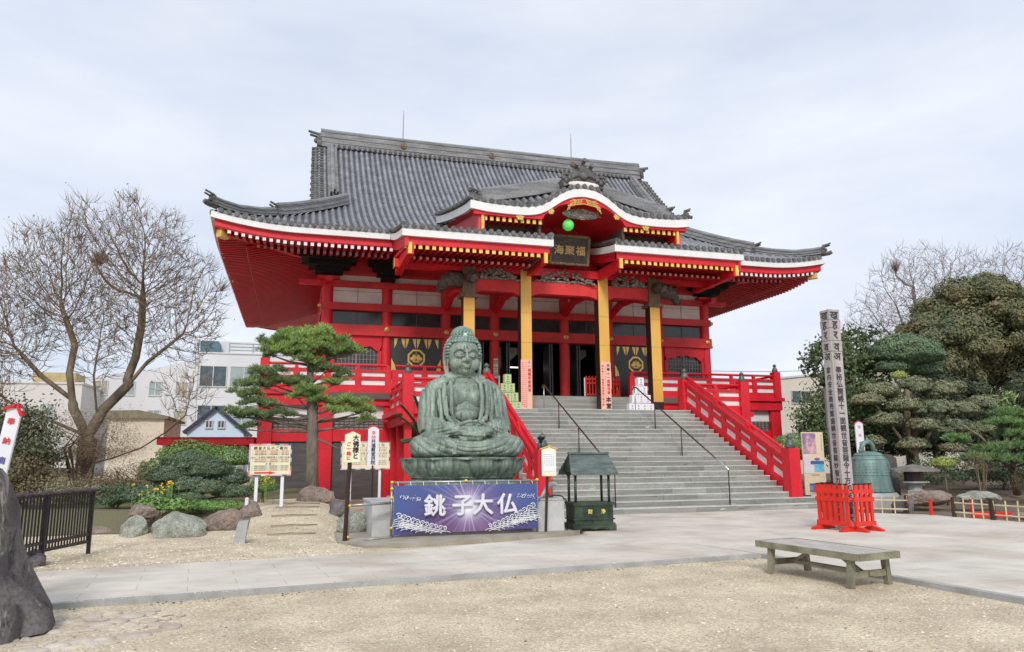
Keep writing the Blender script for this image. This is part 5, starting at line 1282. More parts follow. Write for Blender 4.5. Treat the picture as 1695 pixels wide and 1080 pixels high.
def notice(x0,x1,y,z0,z1,zb,label,arrow,seed):
    t=thing('notice_board',label,'notice board',((x0+x1)/2,y,zb),'cream notice boards with multicoloured borders')
    for q in (.20,.80): m=MB(); x=x0+(x1-x0)*q; m.box(x-.04,x+.04,y+.03,y+.09,zb-.1,z1-.1); m.build('post',WBRD,t)
    m=MB(); m.box(x0,x1,y,y+.03,z0,z1); m.build('board',CREAM,t)
    rnd=random.Random(seed); cols=[(.05,.12,.30),(.75,.45,.6),(.75,.72,.7),(.06,.16,.12),(.7,.25,.2),(.55,.4,.65)]
    mats=[P('border_tile',c,rough=.5,fine=0) for c in cols]; m=MB()
    for (a,b,v) in ((x0,x1,z1-.03),(x0,x1,z0)):
        n=10
        for k_ in range(n): m.box(a+(b-a)*k_/n,a+(b-a)*(k_+1)/n,y-.012,y-.0005,v,v+.035,rnd.randrange(6))
    for v in (x0,x1-.035):
        for k_ in range(7): m.box(v,v+.035,y-.012,y-.0005,z0+.035+(z1-z0-.07)*k_/7,z0+.035+(z1-z0-.07)*(k_+1)/7,rnd.randrange(6))
    m.build('coloured_border',mats,t)
    H=z1-z0; W_=x1-x0; cx=(x0+x1)/2; m=MB();r_=MB();yy=y-.004
    htext(m,'観音大仏のご案内',cx,yy,z1-.13*H,.085*H/.75,pitch=.11*W_/1.1,bold=.002)
    htext(m,'当山ご本尊飯沼観音様大仏様の由来',cx,yy,z1-.42*H,.058*H/.75,pitch=.062*W_/1.1); htext(m,'お願い',cx,yy,z1-.62*H,.06*H/.75,pitch=.09*W_/1.1)
    L1='十一面観世音菩薩坂東三十三観音霊場第二十七番札所飯沼'
    for q,z_ in ((r_,.22),(r_,.28),(m,.33),(r_,.49),(m,.55),(m,.69),(m,.75),(r_,.81)):
        htext(q,L1,cx,yy,z1-z_*H,.036*H/.75,pitch=.86*W_/len(L1))
    if arrow:
        z_=z0+.10*H; r_.add([(cx-.36*W_,yy,z_-.02),(cx-.02,yy,z_-.02),(cx-.02,yy,z_-.042),(cx+.14*W_,yy,z_),(cx-.02,yy,z_+.042),(cx-.02,yy,z_+.02),(cx-.36*W_,yy,z_+.02)],[tuple(range(7))])
    m.build('black_lettering',P('soft_ink',(.12,.11,.10),rough=.6,fine=0),t); r_.build('red_lettering',INKR,t)
notice(-1.06,-.02,20.2,1.20,2.0,.42,'cream notice board with a red arrow, in front of the clipped shrubs',True,3)
notice(1.43,2.95,24.0,1.28,2.15,.45,'second cream notice board without arrow, under the pine behind two signposts',False,5)
# ================================================================ foreground furniture
WOODB=P('bench_wood',(.30,.285,.20),(.16,.155,.10),rough=.8,scale=3,stretch=(1,1,1),fine=.2,bump=.4,bscale=30,bdist=.006)
WOODT=P('bench_top_wood',(.56,.52,.49),(.38,.35,.32),rough=.75,scale=3,stretch=(6,.5,1),fine=.15)
t=thing('bench','low weathered wooden bench with plank top standing on the gravel','bench',(7.0,9.0,0))
bc=[Vector((6.62,9.93,0)),Vector((6.86,8.10,0)),Vector((7.58,8.22,0)),Vector((7.36,10.02,0))]  # far-left, near-left, near-right, far-right
z0=-.05
def bl(u,v): return (bc[0]*(1-u)+bc[3]*u)*(1-v)+(bc[1]*(1-u)+bc[2]*u)*v
n=6
for k in range(n):
    a,b=k/n+.012,(k+1)/n-.012; m=MB(); q=[bl(a,.0),bl(b,.0),bl(b,1),bl(a,1)]
    m.add([(p.x,p.y,z) for z in (.385+z0,.425+z0) for p in q],[(3,2,1,0),(4,5,6,7),(0,1,5,4),(1,2,6,5),(2,3,7,6),(3,0,4,7)]); m.build('top_plank',WOODT,t)
def bb(p,q,w_,h_,name): m=MB(); m.bar(p,q,w_,h_); return m.build(name,WOODB,t)
up=Vector((0,0,1))
bb(bl(-.0,-.0)+up*(.385+z0),bl(0,1.0)+up*(.385+z0),.045,.085,'side_rail'); bb(bl(1,-.0)+up*(.385+z0),bl(1,1.0)+up*(.385+z0),.045,.085,'side_rail')
bb(bl(0,1.0)+up*(.387+z0),bl(1,1.0)+up*(.387+z0),.045,.085,'end_rail'); bb(bl(0,0)+up*(.387+z0),bl(1,0)+up*(.387+z0),.045,.085,'end_rail')
for (u,v) in ((.08,.13),(.92,.13),(.08,.90),(.92,.90)):
    du=-.05 if u<.5 else .05; bb(bl(u,v)+up*(.36+z0),bl(u+du,v+(.0))+up*(-.01+z0),.075,.075,'leg')
for v in (.13,.90): bb(bl(.05,v)+up*(.15+z0),bl(.95,v)+up*(.15+z0),.04,.08,'cross_bar')
bb(bl(.5,.10)+up*(.155+z0),bl(.5,.93)+up*(.155+z0),.08,.045,'stretcher')
bb(bl(.5,.20)+up*(.16+z0),bl(.5,.40)+up*(.36+z0),.05,.05,'brace'); bb(bl(.5,.83)+up*(.16+z0),bl(.5,.62)+up*(.36+z0),.05,.05,'brace')
# ---- orange barriers round the wooden pillar
def barrier(x0,y0,x1,y1,n,label):
    a=Vector((x0,y0,0));b=Vector((x1,y1,0));d=(b-a).normalized();nn=Vector((-d.y,d.x,0))
    t=thing('picket_barrier',label,'barrier',((x0+x1)/2,(y0+y1)/2,0),'orange picket barriers round the wooden pillar')
    for i in range(n):
        c=a+(b-a)*((i+.5)/n); m=MB(); w_=.078
        m.add([c+d*(sx*w_/2)+nn*(sy*.022)+Vector((0,0,z)) for z in (.12,.98) for sx,sy in ((-1,-1),(1,-1),(1,1),(-1,1))],[(3,2,1,0),(4,5,6,7),(0,1,5,4),(1,2,6,5),(2,3,7,6),(3,0,4,7)])
        pk=m.build('picket',ORNG,t); m=MB(); m.add([c+d*(sx*w_/2*1.08)+nn*(sy*.026)+Vector((0,0,z)) for z in (.975,1.0) for sx,sy in ((-1,-1),(1,-1),(1,1),(-1,1))],[(3,2,1,0),(4,5,6,7),(0,1,5,4),(1,2,6,5),(2,3,7,6),(3,0,4,7)]); m.build('dark_cap',BLK,pk)
    for z,h_ in ((.15,.10),(.66,.09),(.83,.09)):
        m=MB(); m.bar(a+Vector((0,0,z)),b+Vector((0,0,z)),.06,h_); m.build('rail',ORNG,t)
    for c in (a+d*.08,b-d*.08):
        m=MB(); pts=[(-.25,0),(.25,0),(.25,.035),(.10,.09),(-.10,.09),(-.25,.035)]
        m.add([c+nn*u+d*(.045*e)+Vector((0,0,z)) for e in (-1,1) for u,z in pts],[(5,4,3,2,1,0),(6,7,8,9,10,11)]+[(i,(i+1)%6,6+(i+1)%6,6+i) for i in range(6)]); m.build('foot',ORNG,t)
barrier(11.36,14.62,11.50,13.72,6,'orange picket barrier on the left side of the wooden pillar')
barrier(11.58,13.70,12.22,13.84,4,'orange picket barrier on the near side of the wooden pillar')
barrier(11.62,14.80,12.40,14.92,5,'orange picket barrier behind the wooden pillar')
# ---- inscribed wooden pillar
PW=P('pale_pillar_wood',(.47,.43,.415),(.33,.295,.285),rough=.75,scale=3,stretch=(3,3,.3),fine=.1,bump=.2,bscale=20,bdist=.01)
px,py,hw_=11.88,14.32,.145; zt=4.93
t=thing('memorial_pillar','tall square pale wooden pillar covered in brush characters above the orange barriers','pillar',(px,py,0))
m=MB(); m.box(px-hw_,px+hw_,py-hw_,py+hw_,0,zt-.98); m.build('shaft',PW,t)
zz=zt-.98
for h_,w_ in ((.25,.156),(.29,.150),(.20,.158),(.24,.150)):
    m=MB(); w2=w_*.96; m.add([(px+sx*(w2 if k==0 else w_),py+sy*(w2 if k==0 else w_),zz+(.012 if k==0 else h_)) for k in (0,1) for sx,sy in ((-1,-1),(1,-1),(1,1),(-1,1))],[(3,2,1,0),(4,5,6,7),(0,1,5,4),(1,2,6,5),(2,3,7,6),(3,0,4,7)]); m.build('top_segment',PW,t); zz+=h_
m=MB(); zz=zt-.98
for z_ in (.0,.25,.54,.74): m.box(px-.13,px+.13,py-.13,py+.13,zz+z_-.001,zz+z_+.014)
m.build('notch',DARK,t)
m=MB(); L_=(-1,0,0)
for ch,z_,w_ in (('ख',.86,.147),('ह',.64,.155),('र',.40,.150),('व',.12,.156),('अ',-.10,.146)):
    put(m,ch,(px+.0,py-w_-.004,zz+z_),.25,bold=.008); put(m,ch,(px-w_-.004,py+.0,zz+z_),.25,ux=(0,-1,0),bold=.006)
txt='奉秘仏開帳十一面観世音菩薩令十方如来結縁大'; txt2='家内安全商売繁盛観世音菩薩妙智力能救世間苦'
for i,ch in enumerate(txt): put(m,ch,(px,py-hw_-.004,zz-.42-i*.165),.165,bold=.005)
for i,ch in enumerate(txt2): put(m,ch,(px-hw_-.004,py,zz-.42-i*.165),.15,ux=(0,-1,0),bold=.003)
m.build('brush_lettering',P('faded_ink',(.055,.05,.055),rough=.7,fine=0),t)
# ---- photo display board
t=thing('display_board','tall beige display board with photographs right of the stair railing','display board',(16.6,21.9,.2))
bx0,bx1,by=16.62,17.48,21.9
m=MB(); m.box(bx0,bx1,by,by+.04,.30,2.40); m.build('board',P('beige_board',(.74,.60,.42),(.68,.55,.38),rough=.6,scale=2,fine=.03),t)
m=MB(); m.box(bx0+.1,bx0+.14,by+.04,by+.1,.1,2.3); m.box(bx1-.14,bx1-.1,by+.04,by+.1,.1,2.3); bsplit(m,'stand_post',DBRN,t,gap=.05)
def pic(x0,x1,z0,z1,c1,c2,nm='photograph'):
    m=MB(); m.box(bx0+x0,bx0+x1,by-.01,by-.0005,.30+z0,.30+z1); m.build(nm,P('print',c1,c2,rough=.4,scale=3.5,fine=.1,pos=(.42,.58)),t)
pic(.02,.55,1.38,2.06,(.72,.42,.42),(.25,.16,.30)); pic(.03,.30,.95,1.30,(.72,.55,.60),(.68,.60,.66),'paper_sheet'); pic(.04,.42,.72,.95,(.7,.68,.72),(.66,.64,.7),'paper_sheet')
pic(.28,.82,1.02,1.13,(.05,.16,.42),(.04,.08,.2)); pic(.42,.82,.78,1.02,(.05,.38,.62),(.25,.5,.6)); pic(.18,.66,.10,.38,(.30,.34,.50),(.08,.08,.2)); pic(.2,.5,-.1,.08,(.6,.58,.6),(.3,.28,.3),'paper_sheet')
m=MB(); m.ball((bx0+.56,by-.004,.3+1.19),(.12,.008,.05),12,6); m.ball((bx0+.52,by-.004,.3+.34),(.10,.008,.05),12,6); bsplit(m,'purple_print',P('purple_print',(.30,.16,.33),rough=.5),t,gap=.01)
m=MB()
for k in range(9): vtext(m,'海難供養之碑由来'[k%5:k%5+3],bx0+.78-.0*k,by-.004,2.30-k*.11,.03) if k<5 else None
htext(m,'飯沼山観音堂内陣',bx0+.44,by-.012,.66+.3,.04); m.build('small_print',INKB,t)
# ---- bell
BLM=P('bell_bronze',(.20,.30,.275),(.085,.14,.13),rough=.55,scale=2,det=8,stretch=(2,2,.5),fine=.15,metal=.2,bump=.2,bscale=20,bdist=.01)
bx,byy,bz=17.62,20.0,.47
t=thing('temple_bell','large green bronze temple bell standing on the ground near the wooden pillar','bell',(bx,byy,0))
m=MB(); m.lathe((bx,byy,bz),[(.655,0),(.66,.05),(.635,.07),(.62,.14),(.61,.4),(.60,.7),(.585,.85),(.55,.98),(.47,1.08),(.44,1.11),(.45,1.14),(.38,1.2),(.2,1.25),(0,1.26)],40); m.build('bell_body',BLM,t,auto=40)
m=MB()
for k in range(36):
    a=2*math.pi*k/36
    if k%9 in (0,8): continue
    for j in range(4): z=.62+j*.085; r_=.605-.012*j; m.ball((bx+r_*math.cos(a),byy+r_*math.sin(a),bz+z),.026,6,4)
m.build('studs',BLM,t)
m=MB(); 
for z_,r_ in ((.10,.63),(.52,.61),(1.0,.545)): m.tube([(bx+r_*math.cos(a),byy+r_*math.sin(a),bz+z_) for a in np.linspace(0,6.2832,40)],.012,5)
for k in range(4): a=k*math.pi/2+.4; m.tube([(bx+(.602)*math.cos(a),byy+.602*math.sin(a),bz+.1),(bx+.60*math.cos(a),byy+.60*math.sin(a),bz+.85)],.016,5)
m.build('raised_bands',BLM,t)
m=MB(); m.tube([(bx-.2,byy,bz+1.2),(bx-.23,byy,bz+1.38),(bx-.12,byy,bz+1.52),(bx+.06,byy,bz+1.56),(bx+.2,byy,bz+1.45),(bx+.22,byy,bz+1.2)],[.08,.07,.075,.08,.07,.08],9); m.ball((bx+.27,byy,bz+1.28),(.09,.07,.07),8,6); m.ball((bx-.27,byy,bz+1.28),(.09,.07,.07),8,6); m.ball((bx,byy,bz+1.62),(.05,.05,.07),8,6); m.build('dragon_loop',BLM,t,smooth=True)
m=MB(); m.lathe((bx,byy,.0),[(.8,0),(.8,.35),(.72,.45),(0,.45)],24); m.build('stone_base',GRAN,t)
# ---- bamboo fence
BAMB=P('bamboo',(.68,.58,.38),(.48,.39,.24),rough=.6,scale=5,fine=.15)
def bamboo(pts,label,n):
    a=Vector(pts[0]);b=Vector(pts[1]); t=thing('bamboo_fence',label,'fence',tuple((a+b)/2),'low bamboo lattice fences along the forecourt')
    L0=(b-a).length; k=max(2,int(L0/.26))
    for i in range(k+1):
        c=a+(b-a)*(i/k); m=MB(); m.tube([c+Vector((0,0,.0)),c+Vector((random.uniform(-.015,.015),0,.46+random.uniform(0,.05)))],.018,6); m.build('bamboo_upright',BAMB,t)
    for z_ in (.12,.36): m=MB(); m.tube([a+Vector((0,-.012,z_)),b+Vector((0,-.012,z_))],.020,6); m.build('bamboo_rail',BAMB,t)
    for c in (a,b): m=MB(); m.tube([c+Vector((0,.03,-.05)),c+Vector((0,.03,.50))],.05,8); m.build('fence_post',DBRN,t)
random.seed(6)
bamboo(((14.8,18.75,.0),(15.6,18.05,0)),'short bamboo fence panel left of the orange barriers below the display board',3)
bamboo(((15.7,17.95,.0),(16.45,17.35,0)),'bamboo fence panel just right of the orange barriers in front of the bell',3)
bamboo(((16.72,16.05,.0),(16.80,15.0,0)),'bamboo fence panel right of the dark striped rock',4)
bamboo(((16.80,14.95,.0),(16.88,13.4,0)),'bamboo fence panel at the right edge of the view',4)
bamboo(((16.88,13.35,.0),(16.98,11.9,0)),'bamboo fence panel beyond the right edge of the view',4)
# orange stakes in the garden
for i,(x,y,h_) in enumerate(((16.65,16.75,.42),(17.35,16.1,.44))):
    t=thing('marker_stake','orange painted stake '+('beside the dark striped rock' if i==0 else 'behind the right bamboo fence, above a fallen orange board'),'stake',(x,y,0),'orange stakes in the garden'); m=MB(); m.box(x-.04,x+.04,y-.02,y+.02,-.1,h_); m.box(x-.05,x+.05,y-.03,y+.03,h_-.03,h_); m.build('stake_body',ORNG,t)
t=thing('fallen_board','orange painted board lying behind the bamboo fence','board',(18,16,.1)); m=MB(); m.bar((17.1,15.9,.06),(18.0,15.5,.05),.05,.14); m.build('board_body',ORNG,t)
# ---------------------------------------------------------------- garden soil & cover
SOIL=P('garden_soil',(.22,.16,.11),(.12,.085,.06),rough=.95,scale=2,fine=.3,bump=.8,bscale=20)
MOSS=P('moss_ground',(.15,.17,.07),(.19,.15,.09),rough=.95,scale=1.5,fine=.3,bump=.8,bscale=25)
def rf2(x,y): return (y> 17.6+.3*math.sin(x*2)) if 0 else True
patch('left_garden_bed',-14,1.6,17.8,34,lambda x,y:(x<-.9+.12*math.sin(y*2) or y>24.2) ,MOSS,.014)
patch('right_garden_bed',14.9,60,10,60,lambda x,y:(x>17.0 or y>19.0-(x-14.6)*.9) and (x>16.4 or y>18) and not(x<16.2 and y>20.5 and 0),SOIL,.02,st=.5)
random.seed(11)
# log steps in the dirt path
for k,(x0,x1,y) in enumerate(((-.45,.55,17.2),(-.4,.6,18.0),(-.42,.62,18.9),(-.35,.7,19.9),(-.3,.75,21.0))):
    t=thing('log_step','%s log step in the dirt path left of the statue'%('nearest','second nearest','middle','second farthest','farthest')[k],'log step',(x0,y,ht(x0,y)),'log steps set in the dirt path')
    m=MB(); m.tube([(x0,y,ht(x0,y)-.01),((x0+x1)/2,y+.03,ht(0,y)+.0),(x1,y+.05,ht(x1,y)-.012)],[.045,.05,.04],8); m.build('log',P('dirty_log',(.34,.27,.19),(.15,.115,.08),rough=.9,scale=5,stretch=(.6,4,4)),t,smooth=True)
# rocks
rock('big pale grey green boulder in front of the yellow flowers',(-2.3,17.5,.12),(.62,.42,.46),7,ROCKG)
rock('reddish brown boulder between the grey boulder and the granite post',(-1.42,18.2,.20),(.52,.40,.42),12,ROCKR)
rock('small reddish rock behind the granite post',(-.92,19.1,.38),(.35,.3,.30),15,ROCKR)
rock('upright mossy rock at the left end of the boulder row',(-3.15,17.7,.10),(.30,.3,.42),19,ROCKG)
rock('flat topped pale rock resting above the left boulders',(-3.05,18.2,.52),(.36,.3,.17),23,ROCKR)
rock('low flat rock at the far left foot of the boulder row',(-3.9,18.1,.05),(.5,.3,.22),29,ROCKR)
rock('broad flat grey rock at the foot of the pine',(.68,22.6,.50),(.62,.5,.46),31,ROCKR)
rock('dark round rock beside the second notice board post',(1.15,19.3,.42),(.28,.25,.25),33,ROCKD)
rock('mossy green rock left of the concrete block',(1.32,17.3,.22),(.42,.35,.34),37,ROCKG)
rock('dark rock with white swirls behind the bamboo fence',(16.7,17.75,.14),(.40,.30,.34),41,ROCKD)
rock('long low pale rock behind the dark swirled rock',(18.3,18.6,.34),(.95,.45,.26),43,ROCKR)
rock('pale rock right of the long low rock',(19.6,17.9,.36),(.75,.4,.24),47,ROCKG)
rock('tall dark rock at the right edge of the garden',(19.9,14.6,.5),(.42,.4,.72),51,ROCKD)
rock('pale rounded rock left of the tall dark garden rock',(19.7,15.5,.35),(.36,.3,.35),53,ROCKG)
rock('flat stone behind the bamboo fence on the right',(18.4,14.5,.05),(.65,.4,.18),57,ROCKG)
rock('small flat stone among the bamboo fence uprights',(17.9,15.2,.03),(.4,.3,.13),59,ROCKR)
t=thing('granite_post','short pale granite post at the edge of the dirt path','post',(-.93,15.95,0)); m=MB(); m.add([(-1.06,15.85,-.05),(-.83,15.85,-.05),(-.83,16.25,-.05),(-1.06,16.25,-.05),(-.98,15.92,.36),(-.79,15.92,.38),(-.79,16.3,.42),(-.98,16.3,.40)],[(3,2,1,0),(4,5,6,7),(0,1,5,4),(1,2,6,5),(2,3,7,6),(3,0,4,7)]); m.build('post_body',GRAN,t)
t=thing('white_stub_post','short white post under the first notice board','post',(-1.0,19.2,.4)); m=MB(); m.lathe((-.99,19.0,.3),[(.045,0),(.045,.42),(.0,.44)],8); m.build('post_body',WHT,t)
# cobbles bottom left
COB=P('pale_cobble',(.56,.50,.43),(.38,.31,.25),rough=.9,scale=2.2,island=.12,fine=.12,bump=.3,bscale=20,bdist=.01)
random.seed(8); cob=MB(); 
import bmesh
def cobbles():
    k=0;pl=[];n=0
    while n<150 and k<4000:
        k+=1; y=random.uniform(6.2,9.6); x=random.uniform(-3.2,-1.15-(9.6-y)*.12+.25*math.sin(y*3)); s=random.uniform(.04,.14)
        if any((x-a)**2+(y-b)**2<(s+c)**2*.62 for a,b,c in pl): continue
        pl.append((x,y,s)); n+=1
    return pl
cpos=cobbles(); cp=None
pos_words=[]
for i,(x,y,s) in enumerate(cpos):
    m=MB(); r_=random.Random(i); o=None
    b=MB(); b.ball((x,y,-.060),(s*r_.uniform(.8,1.45),s*r_.uniform(.6,1.0),s*.24),11,8)
    b.v=[(v[0]+noise.noise(Vector(v)*7)*.06,v[1]+noise.noise(Vector(v)*7+Vector((5,0,0)))*.06,v[2]+noise.noise(Vector(v)*14)*.008) for v in b.v]
    o=b.build('cobblestone',COB,None,smooth=True); tag(o,'flat pale cobblestone in the gravel at the foot of the standing stone','stone','flat pale cobblestones at the foot of the standing stone')
# standing stone monument (left edge)
MON=P('dark_monument_stone',(.17,.15,.145),(.045,.038,.04),rough=.8,scale=1.6,det=9,bump=.9,bscale=9,fine=.3,fscale=30,bdist=.03,pos=(.3,.7)); stain(MON,2.2,.60,(.34,.30,.27),(2,2,.5)); stain(MON,3,.58,(.03,.026,.03),(1.2,1.2,.5))
sec=[(-.1,-4.3,-2.20),(.10,-4.3,-2.24),(.30,-4.3,-2.34),(.5,-4.3,-2.50),(.66,-4.28,-2.60),(.9,-4.25,-2.63),(1.1,-4.2,-2.65),(1.25,-4.1,-2.68),(1.37,-4.0,-2.72),(1.46,-3.95,-2.82),(1.50,-3.9,-2.95)]
m=MB(); nn_=44
for (z,a,b) in sec:
    for j in range(nn_):
        q=2*math.pi*j/nn_; cx=(a+b)/2; rx=(b-a)/2; ry=.42-(z*.08); ex=abs(math.cos(q))**.6*math.copysign(1,math.cos(q)); ey=abs(math.sin(q))**.6*math.copysign(1,math.sin(q))
        p=Vector((cx+rx*ex,8.95+ry*ey,z)); p+=Vector((noise.noise(p*1.8),noise.noise(p*1.8+Vector((9,0,0))),noise.noise(p*1.6+Vector((0,5,0)))*.5))*.09; p+=Vector((1,0.4,0))*(abs(noise.noise(Vector((p.x*2.5,p.y*2.5,p.z*.9))))*-.16+abs(noise.noise(Vector((p.x*6,p.y*6,p.z*2.2))))*-.07); cl_=noise.cell_vector(Vector((p.x*3.2,p.y*3.2,p.z*2))); p+=Vector(cl_)*.07-Vector((.035,.035,0)); m.v.append(tuple(p))
sec_=sec; k=len(sec)
for i in range(k-1):
    for j in range(nn_): j2=(j+1)%nn_; m.f.append((i*nn_+j,i*nn_+j2,(i+1)*nn_+j2,(i+1)*nn_+j)); m.m.append(0)
m.f.append(tuple((k-1)*nn_+j for j in range(nn_))); m.m.append(0)
mo=m.build('standing_stone',MON,None,auto=50); tag(mo,'tall dark rough standing stone at the left edge of the view','monument')
# second lobe at the foot
rock('smaller dark stone leaning at the foot of the standing stone',(-2.56,8.45,.02),(.16,.22,.42),61,MON,name='foot_stone',group='dark stones of the monument')
# slanted white sign pole with red cap and blue side
t=thing('slanted_sign','leaning white sign pole with red cap and blue side behind the standing stone','sign',(-3.2,10.0,0))
a=Vector((-3.40,10.0,.0));b=Vector((-3.13,10.0,2.22)); 
m=MB(); m.bar(a,b,.15,.05,up=(0,-1,0)); m.build('board',WBRD,t)
m=MB(); m.bar(a+Vector((-.105,.03,0)),b+Vector((-.17,.03,-.42)),.06,.12,up=(0,-1,0)); m.build('blue_side',P('blue_paint',(.05,.06,.45),rough=.5),t)
m=MB(); d=(b-a).normalized(); sx=d.cross(Vector((0,-1,0))); 
if sx.x<0: sx=-sx
m.bar(b-sx*.11-d*.03,b+sx*.02+d*.04,.12,.03,up=tuple(d)); m.bar(b+sx*.02+d*.04,b+sx*.09-d*.08,.12,.03,up=tuple(d)); m.build('red_cap',RED,t)
m=MB();k=MB()
for i,ch in enumerate('奉納南無観世音'): put(k if i>1 else m,ch,a+(b-a)*(.93-i*.10)+Vector((0,-.032,0)),.085,ux=tuple(sx),uz=tuple(d),bold=.002)
m.build('red_lettering',INKR,t); k.build('blue_lettering',P('blue_ink',(.10,.10,.35),rough=.6,fine=0),t)
# black slatted fence by the stone
BF=P('black_fence',(.035,.028,.03),(.02,.016,.018),rough=.45,scale=3)
t=thing('slatted_fence','black slatted metal fence standing on two legs beside the standing stone','fence',(-3.5,14.2,0))
fa=Vector((-3.98,13.2,0)); fb_=Vector((-3.42,15.3,0)); fm=fa+(fb_-fa)*.34
def FP(q,z): v=fa+(fb_-fa)*q; return v+Vector((0,0,z))
n=26
for i in range(n):
    q=i/(n-1); m=MB(); p=FP(q,.0); m.bar(p+up*.18,p+up*1.05,.035,.02,up=(1,0,0)); m.build('slat',BF,t)
for z_ in (.2,.32,1.06): m=MB(); m.bar(FP(0,z_),FP(1,z_),.04,.05); m.build('rail',BF,t)
for q in (.0,.36,1.0): m=MB(); p=FP(q,0); m.bar(p+up*(-.03),p+up*1.10,.06,.06,up=(1,0,0)); m.build('fence_leg',BF,t)
m=MB(); 
for i in range(12): q=i/11; m.ball(FP(q,1.09),(.09,.10,.035+.015*math.sin(i*2)),8,5)
m.build('rolled_net',P('dark_net',(.10,.075,.085),(.05,.04,.045),rough=.9,scale=12,bump=.8),t,smooth=True)
rock('low dark stone under the black slatted fence',(-3.9,13.9,.05),(.25,.5,.2),67,MON,name='low_stone',group='dark stones of the monument')
# garden lamp posts on the right
def polelamp(x,y,z1,label,cap=True):
    t=thing('garden_lamp',label,'lamp post',(x,y,0)); m=MB(); m.tube([(x,y,0),(x,y,z1)],.085,10); m.build('pole',P('grey_brown_pole',(.17,.15,.14),(.1,.09,.085),rough=.6),t,smooth=True)
    m=MB(); m.lathe((x,y,z1),[(.09,0),(.2,.05),(.22,.10),(.05,.16),(0,.17)],12); m.build('lamp_head',BLK if cap else WHT,t)
polelamp(17.85,22.0,4.0,'tall grey lamp post with dark cap behind the wooden pillar')
polelamp(26.6,37,5.2,'far lamp post with pale head before the beige building',False)
# stone lantern-like shelf behind
t=thing('stone_lantern','low stone lantern with broad flat roof in the right garden','stone lantern',(18.6,18.9,.2))
m=MB(); m.lathe((18.65,19.3,.3),[(.3,0),(.28,.2),(.2,.25),(.2,.4),(.42,.45),(.42,.5)],8); m.build('lantern_base',GRAN,t)
m=MB(); m.lathe((18.65,19.3,.8),[(.28,0),(.27,.3)],8); m.build('fire_box',DBRN,t)
m=MB(); m.lathe((18.65,19.3,1.1),[(.75,0),(.72,.06),(.3,.16),(.1,.2),(.0,.22)],8); m.build('lantern_roof',P('dark_lantern_stone',(.22,.20,.18),(.12,.11,.10),rough=.9,scale=4,bump=.5),t)
t=thing('dark_stump','dark upright stone slab right of the bell','stone slab',(18.75,20.2,.3)); m=MB(); m.prism([(18.45,.1),(19.05,.1),(18.98,1.5),(18.8,1.62),(18.5,1.55)],20.3,20.5,'Y'); m.build('slab_body',MON,t)
# ================================================================ vegetation
LEAFS={}
def leafmat(name,c1,c2,island=.45,rough=.55,scale=.9): 
    m=P(name,c1,c2,rough=rough,scale=scale,fine=0,island=island,pos=(.3,.7),spec=.3); return m
PINEL=leafmat('pine_needles',(.38,.52,.15),(.13,.23,.08))
PINED=leafmat('shade_toned_needles',(.24,.32,.13),(.08,.14,.065))  # darker copy of the needle green, shade put into the colour
SHRUB=leafmat('shrub_leaves',(.15,.21,.11),(.075,.115,.07),scale=1.6)
SHRUBG=leafmat('bright_shrub_leaves',(.20,.34,.09),(.11,.20,.06))
BROWNL=leafmat('brown_green_leaves',(.22,.185,.095),(.08,.12,.055),scale=.7,island=.22)
BROADL=leafmat('broad_leaves',(.14,.19,.075),(.065,.10,.05))
CLIPL=leafmat('clipped_leaves',(.29,.27,.15),(.10,.15,.085),scale=.9)
DKL=leafmat('dark_leaves',(.085,.10,.055),(.045,.06,.036))
LIMEL=leafmat('lime_leaves',(.42,.46,.12),(.26,.32,.08))
DRYL=leafmat('dry_twig_leaves',(.24,.17,.10),(.14,.10,.065))
rng=np.random.default_rng(7)
def unit(n):
    v=rng.normal(size=(n,3)); return v/np.linalg.norm(v,axis=1,keepdims=True)
def leafcloud(name,C,size,mat,parent,aspect=.5,up=.0,dirs=None,nrm=None):
    """one leaf quad (folded rhombus) per centre"""
    n=len(C); a=unit(n) if dirs is None else dirs; a=a+np.array([0,0,up]); a/=np.linalg.norm(a,axis=1,keepdims=True)
    if nrm is not None:
        q_=nrm+unit(n)*.55; q_/=np.linalg.norm(q_,axis=1,keepdims=True); a=np.cross(q_,unit(n)); a/=np.linalg.norm(a,axis=1,keepdims=True)+1e-9
    b=np.cross(a,unit(n)) if nrm is None else np.cross(q_,a)
    b/=np.linalg.norm(b,axis=1,keepdims=True)+1e-9
    s=(size*rng.uniform(.6,1.3,n))[:,None]; C=np.asarray(C)
    V=np.stack([C-a*s*.5,C+b*s*aspect*.5,C+a*s*.5,C-b*s*aspect*.5],1).reshape(-1,3)
    Q=np.arange(4*n).reshape(-1,4)
    return npobj(name,V,Q,mat,parent)
def blob_pts(c,r,n,shell=.55,flat=None,clump=.0,ncl=0,crad=.25):
    """points in an ellipsoid, denser near the surface and gathered in clumps"""
    d=unit(n); q=(rng.uniform(0,1,n))**.33; q=shell+(1-shell)*q*rng.uniform(.6,1,n)
    p=d*q[:,None]
    if ncl:
        cc=unit(ncl)*rng.uniform(.55,1.0,(ncl,1)); idx=rng.integers(0,ncl,n); p=cc[idx]+rng.normal(size=(n,3))*crad*rng.uniform(.5,1,(n,1))
    if flat is not None: p[:,2]=np.where(p[:,2]<0,p[:,2]*flat,p[:,2])
    return p*np.array(r)+np.array(c)
